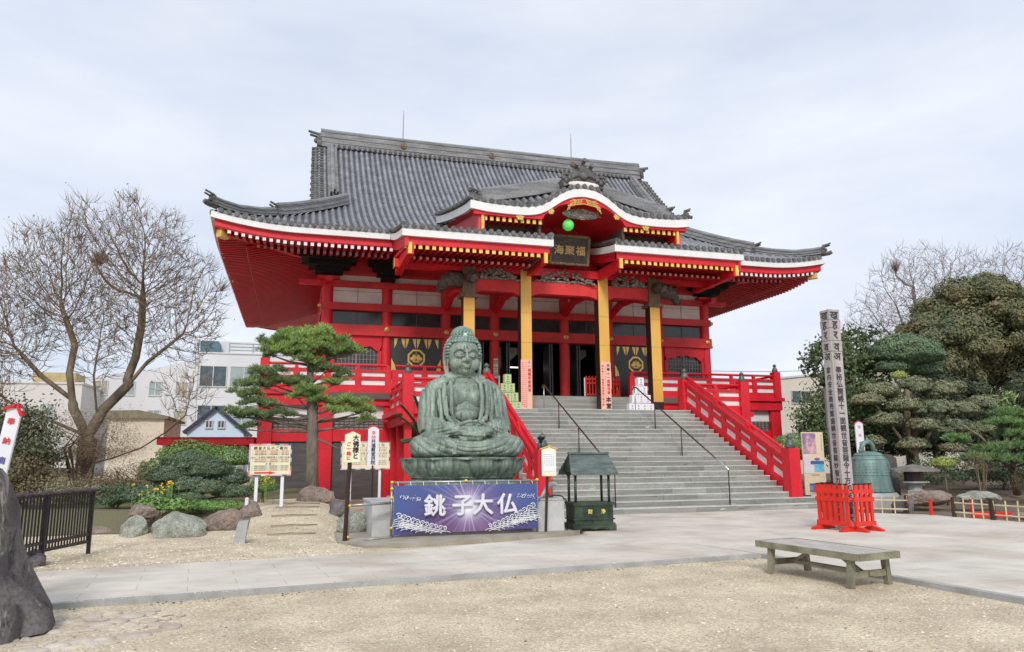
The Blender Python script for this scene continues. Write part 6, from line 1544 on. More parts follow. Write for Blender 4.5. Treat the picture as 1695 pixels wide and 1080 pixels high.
def growtree(limbs,levels,seed,mat,parent,name,tw=TWIG,upb=.35,minr=.006,nsub=(4,7),lenf=.55,spread=.6,twig_n=3,droop=0,side=5):
    """limbs: list of (points,radii). recursively add branches; returns tips"""
    rnd=random.Random(seed); big=MB(); small=MB(); tips=[]
    def rv(): 
        return Vector((rnd.gauss(0,1),rnd.gauss(0,1),rnd.gauss(0,1))).normalized()
    def branch(p,d,L_,r,lv):
        n=4 if lv<2 else 3; pts=[p];rad=[r]; q=p.copy(); dd=d.copy()
        for i in range(n):
            dd=(dd+rv()*.18+Vector((0,0,upb*.25))).normalized(); q=q+dd*(L_/n); pts.append(q.copy()); rad.append(max(minr*.7,r*(1-.75*(i+1)/n)))
        (big if r>.03 else small).tube(pts,rad,side if r>.03 else 3,caps=False)
        if lv<=0: tips.append((pts[-1],dd)); return
        k=rnd.randint(*nsub)
        for j in range(k):
            t_=rnd.uniform(.25,1.0); i=min(n-1,int(t_*n)); f=t_*n-i; base=pts[i]*(1-f)+pts[i+1]*f
            nd=(dd+rv()*spread*1.3+Vector((0,0,upb*.5))).normalized(); branch(base,nd,L_*lenf*rnd.uniform(.7,1.2),max(minr,rad[i]*.55),lv-1)
    for pts,rad,lv,L0,k in limbs:
        P_=[Vector(p) for p in pts]; big.tube(P_,rad,9,caps=True)
        tot=len(P_)-1
        for j in range(k):
            t_=rnd.uniform(.30,1.0)*tot; i=min(tot-1,int(t_)); f=t_-i; base=P_[i]*(1-f)+P_[i+1]*f; d=(P_[i+1]-P_[i]).normalized()
            nd=(d*.6+rv()*spread*1.35+Vector((0,0,upb))).normalized(); rr_=(rad[i]*(1-f)+rad[i+1]*f)
            branch(base,nd,L0*rnd.uniform(.6,1.3),max(.016,rr_*.30),lv)
        d=(P_[-1]-P_[-2]).normalized(); branch(P_[-1],d,L0,rad[-1],lv)
    big.build('trunk',mat,parent,smooth=True); small.build('twigs',tw,parent)
    return tips
def colonise(name_parent,limbs,ells,natt,seed,step,infl,kill,tip,expo,matb,matt,up=.25,twl=.35,ntw=2,scale=1.0,side=3,wob=.16):
    rg=np.random.default_rng(seed); A=[]
    vol=[e[1][0]*e[1][1]*e[1][2] for e in ells]
    for (c,r),v in zip(ells,vol):
        n=int(natt*v/sum(vol)); d=rg.normal(size=(n,3)); d/=np.linalg.norm(d,axis=1,keepdims=True); A.append(d*(rg.random((n,1))**.38)*np.array(r)+np.array(c))
    A=np.concatenate(A); N_=[];par=[]
    for pts in limbs:
        last=-1 if pts[0][0]!='at' else None
        P_=[Vector(p) for p in pts]
        if N_:   # attach to nearest existing node
            arr=np.array(N_); last=int(np.argmin(((arr-np.array(P_[0]))**2).sum(1)))
        for a,b in zip(P_[:-1],P_[1:]):
            k=max(1,int((b-a).length/step))
            for i in range(k):
                q=a+(b-a)*((i+ (0 if last==-1 else 1))/k); N_.append(tuple(q)); par.append(last); last=len(N_)-1
    nf=len(N_); X=np.array(N_)
    D=np.full(len(A),1e9); I=np.zeros(len(A),int)
    def upd(new,base):
        nonlocal D,I
        for s_ in range(0,len(new),400):
            blk=new[s_:s_+400]; dd=((A[:,None,:]-blk[None])**2).sum(2); j=dd.argmin(1); v=dd[np.arange(len(A)),j]; m_=v<D; D[m_]=v[m_]; I[m_]=j[m_]+base+s_
    upd(X,0); dirs=[None]*nf
    for it in range(90):
        act=D<infl*infl
        if not act.any(): break
        idx=I[act]; v=A[act]-X[idx]; v/=np.linalg.norm(v,axis=1,keepdims=True)+1e-9
        u,inv=np.unique(idx,return_inverse=True); acc=np.zeros((len(u),3)); np.add.at(acc,inv,v); acc/=np.linalg.norm(acc,axis=1,keepdims=True)+1e-9
        acc+=rg.normal(size=acc.shape)*wob; acc[:,2]+=up; acc/=np.linalg.norm(acc,axis=1,keepdims=True)
        new=X[u]+acc*step; base=len(X); X=np.concatenate([X,new]); par+= [int(k) for k in u]; upd(new,base)
        keep=D>kill*kill; A=A[keep];D=D[keep];I=I[keep]
        if len(A)==0 or len(X)>42000: break
    n=len(X); kids=[[] for _ in range(n)]
    for i,p in enumerate(par):
        if p>=0: kids[p].append(i)
    rad=np.zeros(n)
    for i in range(n-1,-1,-1):
        rad[i]=tip if not kids[i] else (sum(rad[k]**expo for k in kids[i]))**(1/expo)
    rad=rad*scale*np.clip(.62+(rad-.05)*3.2,.62,1.15); rad=np.maximum(rad,tip); big=MB();small=MB()
    # chains
    done=set(); stack=[i for i,p in enumerate(par) if p==-1]
    starts=[(i,None) for i in stack]
    while starts:
        i,fr=starts.pop(); pts=[];rr_=[]
        if fr is not None: pts.append(X[fr]); rr_.append(min(rad[i]*1.15,rad[fr]))
        while True:
            pts.append(X[i]); rr_.append(rad[i])
            if not kids[i]: break
            ks=sorted(kids[i],key=lambda k:-rad[k]); 
            for k in ks[1:]: starts.append((k,i))
            i=ks[0]
        mx_=max(rr_); (big if mx_>.035 else small).tube(pts,rr_,9 if mx_>.15 else (6 if mx_>.035 else side),caps=False)
    rnd=random.Random(seed); tips=[]
    for i in range(nf,n):
        if rad[i]>tip*3.2: continue
        for _ in range(ntw if not kids[i] else (1 if rnd.random()<.45 else 0)):
            d=Vector(X[i])-Vector(X[par[i]]); d.normalize(); d=(d+Vector((rnd.gauss(0,.5),rnd.gauss(0,.5),rnd.gauss(.35,.35)))).normalized(); L_=twl*rnd.uniform(.5,1.3); p=Vector(X[i]); q=p+d*L_*.5; e=q+(d+Vector((0,0,.35))).normalized()*L_*.5
            small.tube([p,q,e],[tip*.85,tip*.7,tip*.35],3,caps=False); tips.append(tuple(e))
    big.build('trunk',matb,name_parent,smooth=True); small.build('twigs',matt,name_parent)
    return tips
# ---- big bare tree, left
bt=thing('bare_tree','large bare spreading tree with thick forked trunk left of the temple','tree',(-6.2,26,.4))
Y=26
limbs=[([(-6.15,Y,.3),(-6.15,Y,.9),(-6.1,Y,1.6),(-6.1,Y,2.5)],[.62,.5,.46,.44],1,.8,3),
 ([(-6.1,Y,2.3),(-6.55,Y-.1,3.2),(-6.75,Y-.1,4.3),(-6.7,Y,5.3),(-7.2,Y,6.4),(-7.4,Y+.2,7.4)],[.32,.26,.2,.15,.10,.05],3,1.7,9),
 ([(-6.1,Y,2.4),(-5.75,Y+.1,3.2),(-5.1,Y+.1,4.0),(-4.5,Y,4.8),(-3.9,Y-.1,5.3),(-3.2,Y-.2,5.9),(-2.8,Y-.3,6.9)],[.36,.34,.30,.26,.2,.12,.05],3,1.7,12),
 ([(-5.3,Y+.1,3.9),(-5.1,Y+.3,4.9),(-4.9,Y+.3,6.0),(-5.0,Y+.3,7.4),(-5.1,Y+.3,8.4)],[.26,.2,.15,.10,.05],3,1.6,11),
 ([(-5.9,Y,3.0),(-6.0,Y-.4,4.2),(-5.8,Y-.5,5.3),(-6.1,Y-.5,6.7),(-6.3,Y-.5,8.0)],[.2,.15,.12,.08,.04],3,1.6,10),
 ([(-4.0,Y-.1,5.2),(-3.3,Y,5.5),(-2.7,Y,6.3),(-2.3,Y,7.2)],[.16,.12,.07,.04],3,1.3,8),
 ([(-6.6,Y-.1,3.6),(-7.6,Y-.2,4.4),(-8.4,Y-.3,5.4),(-8.8,Y-.3,6.6)],[.2,.15,.1,.05],3,1.6,9),
 ([(-6.3,Y,2.6),(-7.4,Y+.1,3.1),(-8.6,Y+.3,3.7),(-9.6,Y+.4,4.8)],[.18,.14,.1,.05],3,1.5,8),
 ([(-6.0,Y,1.5),(-5.3,Y-.3,1.7),(-4.5,Y-.4,2.0),(-3.8,Y-.5,2.5),(-3.2,Y-.5,3.0),(-3.3,Y-.5,3.7)],[.22,.17,.13,.10,.07,.03],2,1.0,8),
 ([(-5.6,Y+.2,2.8),(-4.6,Y+.3,3.2),(-3.6,Y+.4,3.9)],[.1,.07,.03],2,1.1,6)]
limbs=[[(-6.15,Y,.2),(-6.15,Y,.9),(-6.1,Y,1.6),(-6.1,Y,2.4)],[(-6.1,Y,2.3),(-6.55,Y-.1,3.2),(-6.75,Y-.1,4.3),(-6.7,Y,5.2),(-7.1,Y,6.2)],
 [(-6.1,Y,2.4),(-5.75,Y+.1,3.2),(-5.1,Y+.1,4.0),(-4.6,Y,4.7),(-4.1,Y-.1,5.15),(-3.6,Y-.2,5.6)],[(-5.2,Y+.1,4.0),(-5.0,Y+.3,4.9),(-4.9,Y+.3,6.0),(-4.95,Y+.3,7.2)],
 [(-5.9,Y,3.0),(-6.0,Y-.4,4.2),(-5.9,Y-.5,5.3)],[(-6.5,Y-.1,3.4),(-7.5,Y-.2,4.2),(-8.2,Y-.3,5.0)],[(-6.2,Y,2.4),(-7.3,Y+.1,2.9),(-8.4,Y+.3,3.4)],
 [(-6.0,Y,1.5),(-5.3,Y-.3,1.7),(-4.5,Y-.4,2.0),(-3.8,Y-.5,2.5),(-3.3,Y-.5,3.0)]]
tips=colonise(bt,limbs,[((-8.0,Y,6.5),(1.05,1.3,2.6)),((-6.8,Y,7.4),(.95,1.3,2.6)),((-5.4,Y,7.5),(.95,1.3,2.75)),((-4.3,Y,7.2),(.85,1.2,2.5)),((-3.3,Y,6.4),(.85,1.0,2.0)),((-9.1,Y,5.4),(1.0,1.2,2.1)),((-9.2,Y,3.4),(1.2,1,1.0)),((-3.3,Y-.5,3.6),(.8,.6,.8)),((-5.9,Y-.6,5.2),(.8,.6,1.6))],8200,5,.13,1.3,.175,.0075,2.2,BARK,TWIG,up=.46,twl=.46,ntw=5,scale=1.12,wob=.10)
tips=[(Vector(q),0) for q in tips]
tp=np.array([tuple(a[0]) for a in tips]); sel=tp[rng.random(len(tp))<.10]; 
leafcloud('sparse_leaves',np.repeat(sel,2,0)+rng.normal(size=(len(sel)*2,3))*.06,.08,leafmat('yellow_green_bud',(.30,.32,.12),(.2,.2,.08)),bt)
# undergrowth left: bare bushes and shrubs under the tree
def bush(name,label,c,r,n,size,mat,cat='shrub',group=None,ncl=14,crad=.28,flat=.4,stem=True,aspect=.5,core=True):
    t=thing(name,label,cat,c,group)
    P_=blob_pts(c,r,n,ncl=ncl,crad=crad,flat=flat); P_[:,2]=np.maximum(P_[:,2],ht(c[0],c[1])+.02)
    leafcloud('foliage',P_,size,mat,t,aspect)
    if stem:
        m=MB(); rnd=random.Random(int(c[0]*100))
        g_=ht(c[0],c[1])
        for k in range(7): m.tube([(c[0]+rnd.uniform(-.1,.1)*r[0],c[1],g_-.05),(c[0]+rnd.uniform(-.4,.4)*r[0],c[1]+rnd.uniform(-.3,.3)*r[1],c[2]),(c[0]+rnd.uniform(-.7,.7)*r[0],c[1]+rnd.uniform(-.5,.5)*r[1],c[2]+r[2]*.6)],[.03*max(r)+.01,.02*max(r),.006],5)
        m.build('stems',BARK,t)
    return t
def layered(name,label,lobes,size,dens,mat,cat='shrub',trunk=None,group=None,aspect=.45,flat=.35,shell=.8):
    """clipped plant: several rounded lobes of small leaves, dense shells"""
    c0=lobes[0][0]; t=thing(name,label,cat,(c0[0],c0[1],ht(c0[0],c0[1])),group); PP=[]; NN=[]
    for c,r in lobes:
        area=r[0]*r[1]+r[0]*r[2]+r[1]*r[2]; n=int(dens*area)
        d=unit(n); rad=shell+(1.04-shell)*rng.random(n)**.6; 
        bump=np.array([noise.noise(Vector(x)*2.6+Vector(c))+.5*noise.noise(Vector(x)*6+Vector(c)) for x in d[:, :]])*.20 if n<60000 else 0
        p=d*(rad+bump)[:,None]; p[:,2]=np.where(p[:,2]<0,p[:,2]*flat,p[:,2]); PP.append(p*np.array(r)+np.array(c)); NN.append(d)
    leafcloud('foliage',np.concatenate(PP),size,mat,t,aspect,nrm=np.concatenate(NN))
    if trunk:
        m=MB()
        for pts,rad in trunk: m.tube(pts,rad,8)
        m.build('trunk',BARK,t,smooth=True)
    else:
        m=MB(); g_=ht(c0[0],c0[1])
        for c,r in lobes: m.tube([(c0[0],c0[1],g_-.05),((c0[0]+c[0])/2,(c0[1]+c[1])/2,(g_+c[2])/2),(c[0],c[1],c[2])],[.05,.035,.012],6)
        m.build('trunk',BARK,t,smooth=True)
    return t
# clipped shrub mound left (cloud pruned)
lob=[((-2.75,22.6,1.45),(.75,.6,.42)),((-3.15,22.3,1.15),(.6,.5,.34)),((-2.2,22.3,1.30),(.62,.5,.40)),((-1.75,22.6,1.05),(.6,.5,.38)),((-3.5,22.2,.78),(.52,.4,.26)),((-2.6,21.6,.90),(.45,.4,.28)),((-2.05,21.4,.85),(.45,.4,.26)),((-1.5,21.6,.72),(.5,.4,.24)),((-3.0,21.7,.72),(.4,.35,.24)),((-2.5,21.1,.62),(.4,.3,.18))]
layered('clipped_shrub','dark green cloud-pruned shrub mound behind the boulders',lob,.055,9500,SHRUB)
layered('evergreen_shrub','lighter green shrub rising behind the cloud-pruned mound',[((-2.9,24.2,1.7),(.9,.6,.5)),((-1.9,24.4,1.6),(.8,.6,.45)),((-3.7,24,1.2),(.6,.5,.5))],.07,5200,SHRUBG)
layered('clipped_shrub','small low dark shrub at the left of the flower clump',[((-3.55,20.6,.72),(.55,.4,.24))],.05,9500,SHRUB)
layered('evergreen_shrub','green shrub with yellow flowers under the first notice board',[((-.75,22.2,.85),(.38,.35,.35))],.06,6000,SHRUBG)
def flowers(x,y,z,sx_,n,label):
    t=thing('yellow_flowers',label,'flowers',(x,y,z),'yellow flower clumps'); C=np.stack([rng.normal(x,sx_,n),rng.normal(y,.12,n),z+rng.random(n)*.22],1); leafcloud('petals',np.repeat(C,5,0)+rng.normal(size=(n*5,3))*.012,.045,FLW,t,.8)
    m=MB()
    for p in C: m.tube([(p[0],p[1],ht(x,y)),tuple(p)],.004,3)
    m.build('stems',SHRUBG,t)
flowers(-3.05,19.0,.85,.16,16,'clump of yellow flowers above the pale boulder')
flowers(-2.7,19.2,.95,.12,9,'taller sprig of yellow flowers before the clipped mound')
flowers(-.62,21.6,.98,.12,8,'few yellow flowers right of the first notice board')
layered('leafy_plants','bright green leafy plants between the flowers and the boulders',[((-2.95,18.75,.60),(.42,.3,.24)),((-2.45,18.7,.58),(.42,.3,.18))],.10,2600,SHRUBG,cat='plants')
layered('ground_cover','low green ground cover behind the reddish boulder',[((-1.7,19.3,.52),(.75,.5,.16)),((-2.3,19.4,.5),(.5,.4,.15))],.05,7000,SHRUBG,cat='ground cover')
bush('bare_bush','tangled brown twiggy bush between the bare tree and the clipped mound',(-4.3,23.5,1.1),(1.1,.7,.55),9000,.07,DRYL,aspect=.18,ncl=30)
bush('bare_bush','low brown twiggy bush at the foot of the bare tree',(-5.4,22.8,.85),(1.0,.6,.4),6500,.07,DRYL,aspect=.18,ncl=26)
bush('bare_bush','brown thicket of thin twigs around the trunk of the bare tree',(-5.9,24.9,2.0),(1.5,.6,1.1),15000,.09,DRYL,aspect=.10,ncl=60,crad=.3)
bush('evergreen_bush','dull green leafy bush behind the slatted fence on the left',(-7.4,24.0,1.9),(1.2,.9,1.2),11000,.10,leafmat('dull_leaves',(.15,.16,.085),(.08,.09,.05)),ncl=34)
bush('dry_bush','dry pale shrub in front of the bare tree trunk',(-5.7,21.5,.75),(.9,.6,.35),5000,.07,leafmat('pale_dry',(.30,.27,.17),(.17,.16,.09)),aspect=.25,ncl=20)
bush('evergreen_bush','dark green shrub low beside the bare tree trunk',(-4.2,20.9,.7),(.55,.4,.3),4500,.06,SHRUB,ncl=14)
bush('dry_bush','brownish leafy shrub under the left branches of the bare tree',(-6.6,22.2,1.1),(.9,.7,.6),6500,.08,leafmat('brown_shrub',(.22,.18,.10),(.11,.09,.05)),ncl=24)
# ---- pine (left, niwaki)
pt_=thing('pine_tree','cloud-pruned pine with tall slender trunk beside the temple','pine',(.62,25,.4))
def pads(t,L_,mat,dens=1.0,blade=.16,name='needles'):
    C=[];D=[]; rp_=random.Random(len(L_)*7+3); L2=[]
    for (x,y,z,rx,ry,rz_) in L_:
        k=5 if rx>.6 else 4
        for i in range(k):
            a=6.283*i/k+rp_.uniform(-.4,.4); q=rp_.uniform(.42,.66); s=rp_.uniform(.34,.50)
            L2.append((x+rx*q*math.cos(a),y+ry*q*math.sin(a),z+rp_.uniform(-.05,.06),rx*s,ry*s*1.1,rz_*rp_.uniform(.8,1.25)))
        L2.append((x,y,z+.04,rx*.42,ry*.42,rz_*1.2))
    for (x,y,z,rx,ry,rz_) in L2:
        rz_*=1.25; n=int(205*dens*rx*ry*3.2)+7
        a=rng.uniform(0,6.283,n); q=np.sqrt(rng.random(n)); 
        edge=1+.18*np.sin(a*5+x*7)+.12*np.sin(a*9+z*5)
        X=x+rx*q*np.cos(a)*edge; Y_=y+ry*q*np.sin(a)*edge; Z=z+rz_*(1-q**2)*rng.uniform(.2,1,n)+.05*np.sin(X*9)+.03*rng.normal(size=n)
        for k in range(11):
            d=unit(n)*.85; d[:,2]=np.abs(d[:,2])*.9+.35; d[:,0]+=.45*np.cos(a)*q; d[:,1]+=.45*np.sin(a)*q; d/=np.linalg.norm(d,axis=1,keepdims=True)
            C.append(np.stack([X,Y_,Z],1)+d*blade*.5); D.append(d)
    C=np.concatenate(C);D=np.concatenate(D); leafcloud(name,C,blade,mat,t,aspect=.10,dirs=D)
py_=25
P1=[(.35,py_,5.52,1.05,.8,.22),(-.15,py_-.2,5.42,.85,.6,.18),(.95,py_-.2,5.33,.8,.6,.2),(1.75,py_-.3,5.05,.75,.55,.22),(-.75,py_+.1,5.20,.65,.5,.16),(.4,py_-.5,5.15,.8,.5,.14),(-.2,py_-.4,4.95,.7,.5,.13),(1.3,py_+.2,4.95,.6,.5,.14),(.3,py_-.4,4.72,.6,.45,.1)]
P1=[(.45+(p[0]-.45)*.82,p[1],p[2],p[3]*.92,p[4],p[5]) for p in P1]
P2=[(-1.05,py_-.2,4.30,.65,.5,.13),(-1.4,py_-.3,3.95,.6,.5,.13),(-.7,py_,3.95,.6,.5,.12),(-1.65,py_-.4,3.55,.5,.45,.12),(-1.2,py_-.3,3.30,.65,.5,.11),(-1.9,py_-.4,2.98,.5,.45,.10),(-1.1,py_-.4,2.92,.55,.4,.10),(-.45,py_-.3,2.98,.45,.35,.09),(-.9,py_,4.95,.4,.35,.12),(-1.05,py_+.2,5.30,.35,.3,.13),(-.1,py_-.2,4.05,.5,.4,.11),(.95,py_-.2,4.42,.5,.4,.09),(1.5,py_-.2,4.3,.35,.3,.07),(-1.5,py_-.2,2.55,.3,.3,.06)]
P2=[(.45+(p[0]-.45)*.92,)+p[1:] for p in P2]
P3=[(.4,py_-.3,3.75,.5,.4,.11),(.75,py_-.3,3.45,.45,.35,.10),(1.6,py_-.2,3.38,.75,.5,.14),(2.1,py_-.2,3.12,.55,.4,.12),(1.3,py_-.4,3.10,.45,.35,.10),(1.2,py_-.2,4.02,.45,.35,.07),(2.25,py_-.2,2.82,.3,.25,.06),(.1,py_-.3,3.55,.4,.35,.09)]
pads(pt_,P1,PINEL,1.25); pads(pt_,P2,PINED,1.15,name='shaded_needles'); pads(pt_,P3,PINEL,1.1,name='lower_needles')  # second pad group takes the green with shade in its colour
m=MB(); m.tube([(.66,py_,.3),(.62,py_,1.2),(.58,py_,2.4),(.55,py_,3.3),(.42,py_-.05,3.9),(.45,py_,4.5),(.4,py_,5.2)],[.22,.19,.185,.17,.13,.10,.05],12)
random.seed(31)
for (x,y,z,rx,ry,rz_) in P1+P2+P3:
    zb=min(max(z-.25,2.6),5.0); bx_=.55-.02*(zb-3)
    mid=((x+bx_)/2+random.uniform(-.1,.1),(y+py_)/2,(z+zb)/2-.10); m.tube([(bx_,py_,zb-.1),mid,(x,y,z-.03)],[.05,.035,.015],5)
    for k in range(7): a=random.uniform(0,6.28); m.tube([(x,y,z-.04),(x+rx*.8*math.cos(a),y+ry*.8*math.sin(a),z+.02)],[.014,.005],3)
m.tube([(.55,py_,2.95),(0,py_-.2,2.85),(-.9,py_-.3,2.90),(-1.8,py_-.4,2.9)],[.08,.06,.045,.02],6); m.tube([(.55,py_,2.8),(1.3,py_-.1,2.86),(2.0,py_-.2,2.95)],[.08,.055,.03],6); m.tube([(.6,py_,2.3),(.95,py_-.1,2.15),(1.5,py_-.15,1.9)],[.045,.04,.02],6); m.tube([(.4,py_,4.6),(.9,py_-.1,4.85),(1.6,py_-.2,4.95)],[.08,.06,.03],6)
m.build('trunk',P('pine_bark',(.24,.20,.165),(.12,.095,.08),rough=.9,scale=5,stretch=(1,1,.4),bump=1,bscale=18,bdist=.03),pt_,smooth=True)
# ---- cycad fronds left of statue
t=thing('cycad','dark green cycad fronds showing behind the left shoulder of the statue','cycad',(3.5,19.9,.2))
m=MB(); m.tube([(3.55,20.2,-.1),(3.55,20.2,1.9)],[.2,.17],10); m.build('trunk',BARK,t); fr=MB(); random.seed(14)
for (dx,dz,L_) in ((-.75,1.15,1.25),(-.85,.95,1.3),(-.45,1.35,1.2),(.2,1.35,1.2),(.7,1.1,1.2),(-.15,1.45,1.2),(-.7,.35,1.0),(.8,.5,1.1),(.4,.9,1.2)):
    for q in range(40):
        s_=q/40; x=3.55+dx*s_*1.15; z=1.9+dz*1.25*s_-.35*s_*s_; y=20.2-.5*s_
        for sg in (-1,1):
            l_=.24*(1-.5*s_)*(.4+min(1,s_*4)*.6); fr.add([(x,y,z-.01),(x+.035,y,z+.02),(x+dx*.12,y+sg*l_*.6,z+sg*.5*l_+.05)],[(0,1,2)]); fr.add([(x,y,z-.01),(x+.035,y,z+.02),(x+dx*.10-sg*.4*l_,y-.04,z+.25*l_+sg*.45*l_)],[(0,1,2)])
    fr.tube([(3.55,20.2,1.9),(3.55+dx*.6,19.95,1.9+dz*.62),(3.55+dx*1.15,19.7,1.9+dz*1.25-.35)],[.02,.015,.006],5)
fr.build('fronds',leafmat('cycad_leaf',(.10,.13,.06),(.045,.07,.035)),t)
# ---- right-hand garden
layered('round_shrub','round green clipped shrub right of the temple platform',[((17.7,24,1.85),(.75,.6,.55)),((18.2,24.2,1.6),(.5,.5,.4))],.06,6500,SHRUBG)
def tree(name,label,base,crown,n,size,mat,ncl,crad,h0,group=None,tr=.18,aspect=.5,forks=5,flat=.6):
    t=thing(name,label,'tree',base,group); PP=[]
    for c,r in crown: PP.append(blob_pts(c,r,int(n*r[0]*r[1]*r[2]/sum(q[1][0]*q[1][1]*q[1][2] for q in crown)),ncl=ncl,crad=crad,flat=flat))
    leafcloud('foliage',np.concatenate(PP),size,mat,t,aspect)
    m=MB(); rnd=random.Random(int(base[0]*10)); x,y,z=base
    m.tube([(x,y,z-.2),(x+.1,y,z+h0*.5),(x,y,z+h0)],[tr*1.3,tr,tr*.8],9)
    for c,r in crown:
        for k in range(forks):
            e=(c[0]+rnd.uniform(-.8,.8)*r[0],c[1]+rnd.uniform(-.6,.6)*r[1],c[2]+rnd.uniform(-.3,.85)*r[2]); md=((x+e[0])/2+rnd.uniform(-.2,.2),(y+e[1])/2,(z+h0+e[2])/2-.1)
            m.tube([(x,y,z+h0*rnd.uniform(.6,1)),md,e],[tr*.55,tr*.3,tr*.06],6)
    m.build('trunk',BARK,t,smooth=True); return t
tree('broadleaf_tree','dark broad-leaved tree with see-through crown behind the wooden pillar',(23.9,28,.2),[((23.0,28,5.6),(1.5,1.2,1.7)),((25.0,28.2,6.2),(1.9,1.4,1.5)),((24.2,28,4.2),(2.1,1.4,1.3))],5200,.24,BROADL,38,.17,3.2,tr=.16,forks=12)
tree('broadleaf_tree','dense dark evergreen lower growth behind the display board',(21.2,25.5,.2),[((20.6,25.5,2.6),(1.4,.9,1.7)),((22.2,25.8,2.6),(1.2,1.0,1.9))],17000,.13,BROADL,70,.22,2.0,tr=.12)
random.seed(52)
def crown(cs,k,seed):
    rnd=random.Random(seed); out=[]
    for (c,r) in cs:
        for i in range(k):
            a=rnd.uniform(0,6.283); e=rnd.uniform(-.5,1.45); q=rnd.uniform(.62,.92)
            p=(c[0]+r[0]*q*math.cos(a)*math.cos(e),c[1]+r[1]*q*math.sin(a)*math.cos(e)*1.0,c[2]+r[2]*q*math.sin(e)); s=rnd.uniform(.16,.34)
            out.append((p,(r[0]*s,r[1]*s*1.1,r[2]*s*.8)))
        out.append((c,(r[0]*.72,r[1]*.6,r[2]*.72)))
    return out
layered('evergreen_tree','very broad brownish green evergreen crown at the upper right',crown([((38.6,34,8.0),(5.0,3.2,3.9)),((43.2,35,8.2),(4.3,3.2,4.2)),((34.9,33,6.9),(2.6,2.0,2.4))],30,4),.21,900,BROWNL,cat='tree',trunk=[([(38.5,34,0),(38.4,34,3),(38.8,34,7)],[.5,.42,.25])],flat=.9,shell=.55)
layered('evergreen_tree','dark understorey trees below the broad evergreen crown',crown([((33.5,31.2,3.2),(3.6,1.6,2.6)),((39.0,31.5,3.3),(4.0,1.6,2.9)),((44,32,3.2),(3.0,1.6,3))],22,6),.18,850,DKL,cat='tree',trunk=[([(36,31.5,0),(36,31.5,3)],[.3,.2])],flat=.8,shell=.72)
layered('evergreen_tree','dark green background tree filling the gap between the bell and the far wall',crown([((24.0,27.5,2.6),(2.6,1.2,2.4)),((28.5,28,3.0),(3.0,1.4,2.6))],12,9),.13,1500,DKL,cat='tree',trunk=[([(24.5,27.5,0),(24.5,27.5,2.4)],[.2,.12])],flat=.8,shell=.7)
layered('round_pine','dome-shaped clipped pine crown above the layered garden tree',[((26.3,27,5.95),(1.75,1.4,.98)),((25.3,26.8,5.35),(.8,.6,.4)),((27.3,26.9,5.3),(.8,.6,.4))],.11,2900,leafmat('dome_pine',(.16,.24,.12),(.08,.125,.07)),cat='pine',trunk=[([(26.1,27,.2),(26.0,27,2.8),(26.3,27,5.6)],[.2,.15,.1])],flat=.3)
rl=random.Random(17); lob=[]
for (x,y,z,s) in ((22.9,25,4.1,.8),(24.5,24.8,4.4,.75),(26.1,25,4.2,.85),(23.6,24.6,3.5,.8),(25.2,24.5,3.45,.75),(26.8,24.8,3.4,.75),(22.4,24.4,2.9,.7),(24.2,24.2,2.7,.7),(25.9,24.3,2.65,.75),(23.3,24.0,1.95,.65),(27.6,24.9,2.6,.75),(21.8,24.5,3.7,.65),(28.4,25.2,3.7,.8),(25.3,24,1.8,.55),(21.9,24.6,2.1,.55),(27.2,24.2,1.7,.6)):
    lob.append(((x,y,z),(s,s*.8,s*.52)))
    for k in range(3): a=rl.uniform(0,6.28); q=s*.38; lob.append(((x+s*.75*math.cos(a),y+s*.6*math.sin(a),z+rl.uniform(-.25,.2)),(q,q,q*.8)))
layered('cloud_tree','large cloud-pruned tree with many olive lobes behind the bell',lob,.10,2900,CLIPL,cat='tree',trunk=[([(24.4,25,.2),(24.3,25,2.0),(24.6,25,3.9)],[.16,.13,.07]),([(24.3,25,1.6),(25.3,25,2.6),(26.6,25,3.6)],[.1,.07,.04]),([(24.3,25,1.5),(23.4,25,2.6),(22.6,25,3.6)],[.09,.07,.04])],flat=.3)
layered('lime_shrub','small yellow-green shrub behind the low stone lantern',[((20.6,20.0,1.30),(.45,.35,.26))],.07,4500,LIMEL)
layered('lime_shrub','yellow-green leaf cluster among the cloud-pruned lobes',[((24.3,25.4,4.85),(.35,.3,.24))],.08,3000,LIMEL)
pr=thing('pine_tree','spreading layered pine at the right edge behind the garden rocks','pine',(24.2,20.6,.2))
PR=[(24.6,20.8,2.95,.95,.6,.16),(24.0,20.6,2.62,.8,.6,.14),(25.1,20.7,2.45,1.0,.6,.16),(24.3,20.4,2.22,.8,.6,.13),(25.2,20.3,1.95,1.0,.6,.15),(24.1,20.2,1.80,.8,.5,.13),(23.0,20.3,1.72,.7,.5,.12),(22.4,20.2,1.38,.9,.5,.14),(23.6,20.1,1.35,.9,.5,.13),(24.8,20.1,1.45,.95,.5,.13),(26.2,20.8,2.3,1.0,.7,.2),(26.0,20.4,1.6,1.0,.6,.15),(21.9,20.6,2.05,.55,.4,.10)]
pads(pr,PR,leafmat('right_pine',(.24,.38,.13),(.10,.18,.08)),.9,blade=.17)
m=MB(); m.tube([(24.5,20.8,.2),(24.3,20.7,1.0),(24.5,20.7,2.0),(24.6,20.7,2.9)],[.13,.10,.08,.03],8); m.tube([(24.3,20.7,1.0),(23.4,20.4,1.5),(22.6,20.3,2.2),(21.9,20.5,2.7)],[.08,.06,.045,.02],6)
for p in PR: m.tube([(24.4,20.7,p[2]-.3),(p[0],p[1],p[2]-.03)],[.04,.015],5)
m.build('trunk',BARK,pr,smooth=True)
bush('grey_shrub','bare twisted grey shrub in the right garden',(21.6,19.6,1.25),(.6,.4,.5),1500,.06,DRYL,aspect=.2,ncl=14)
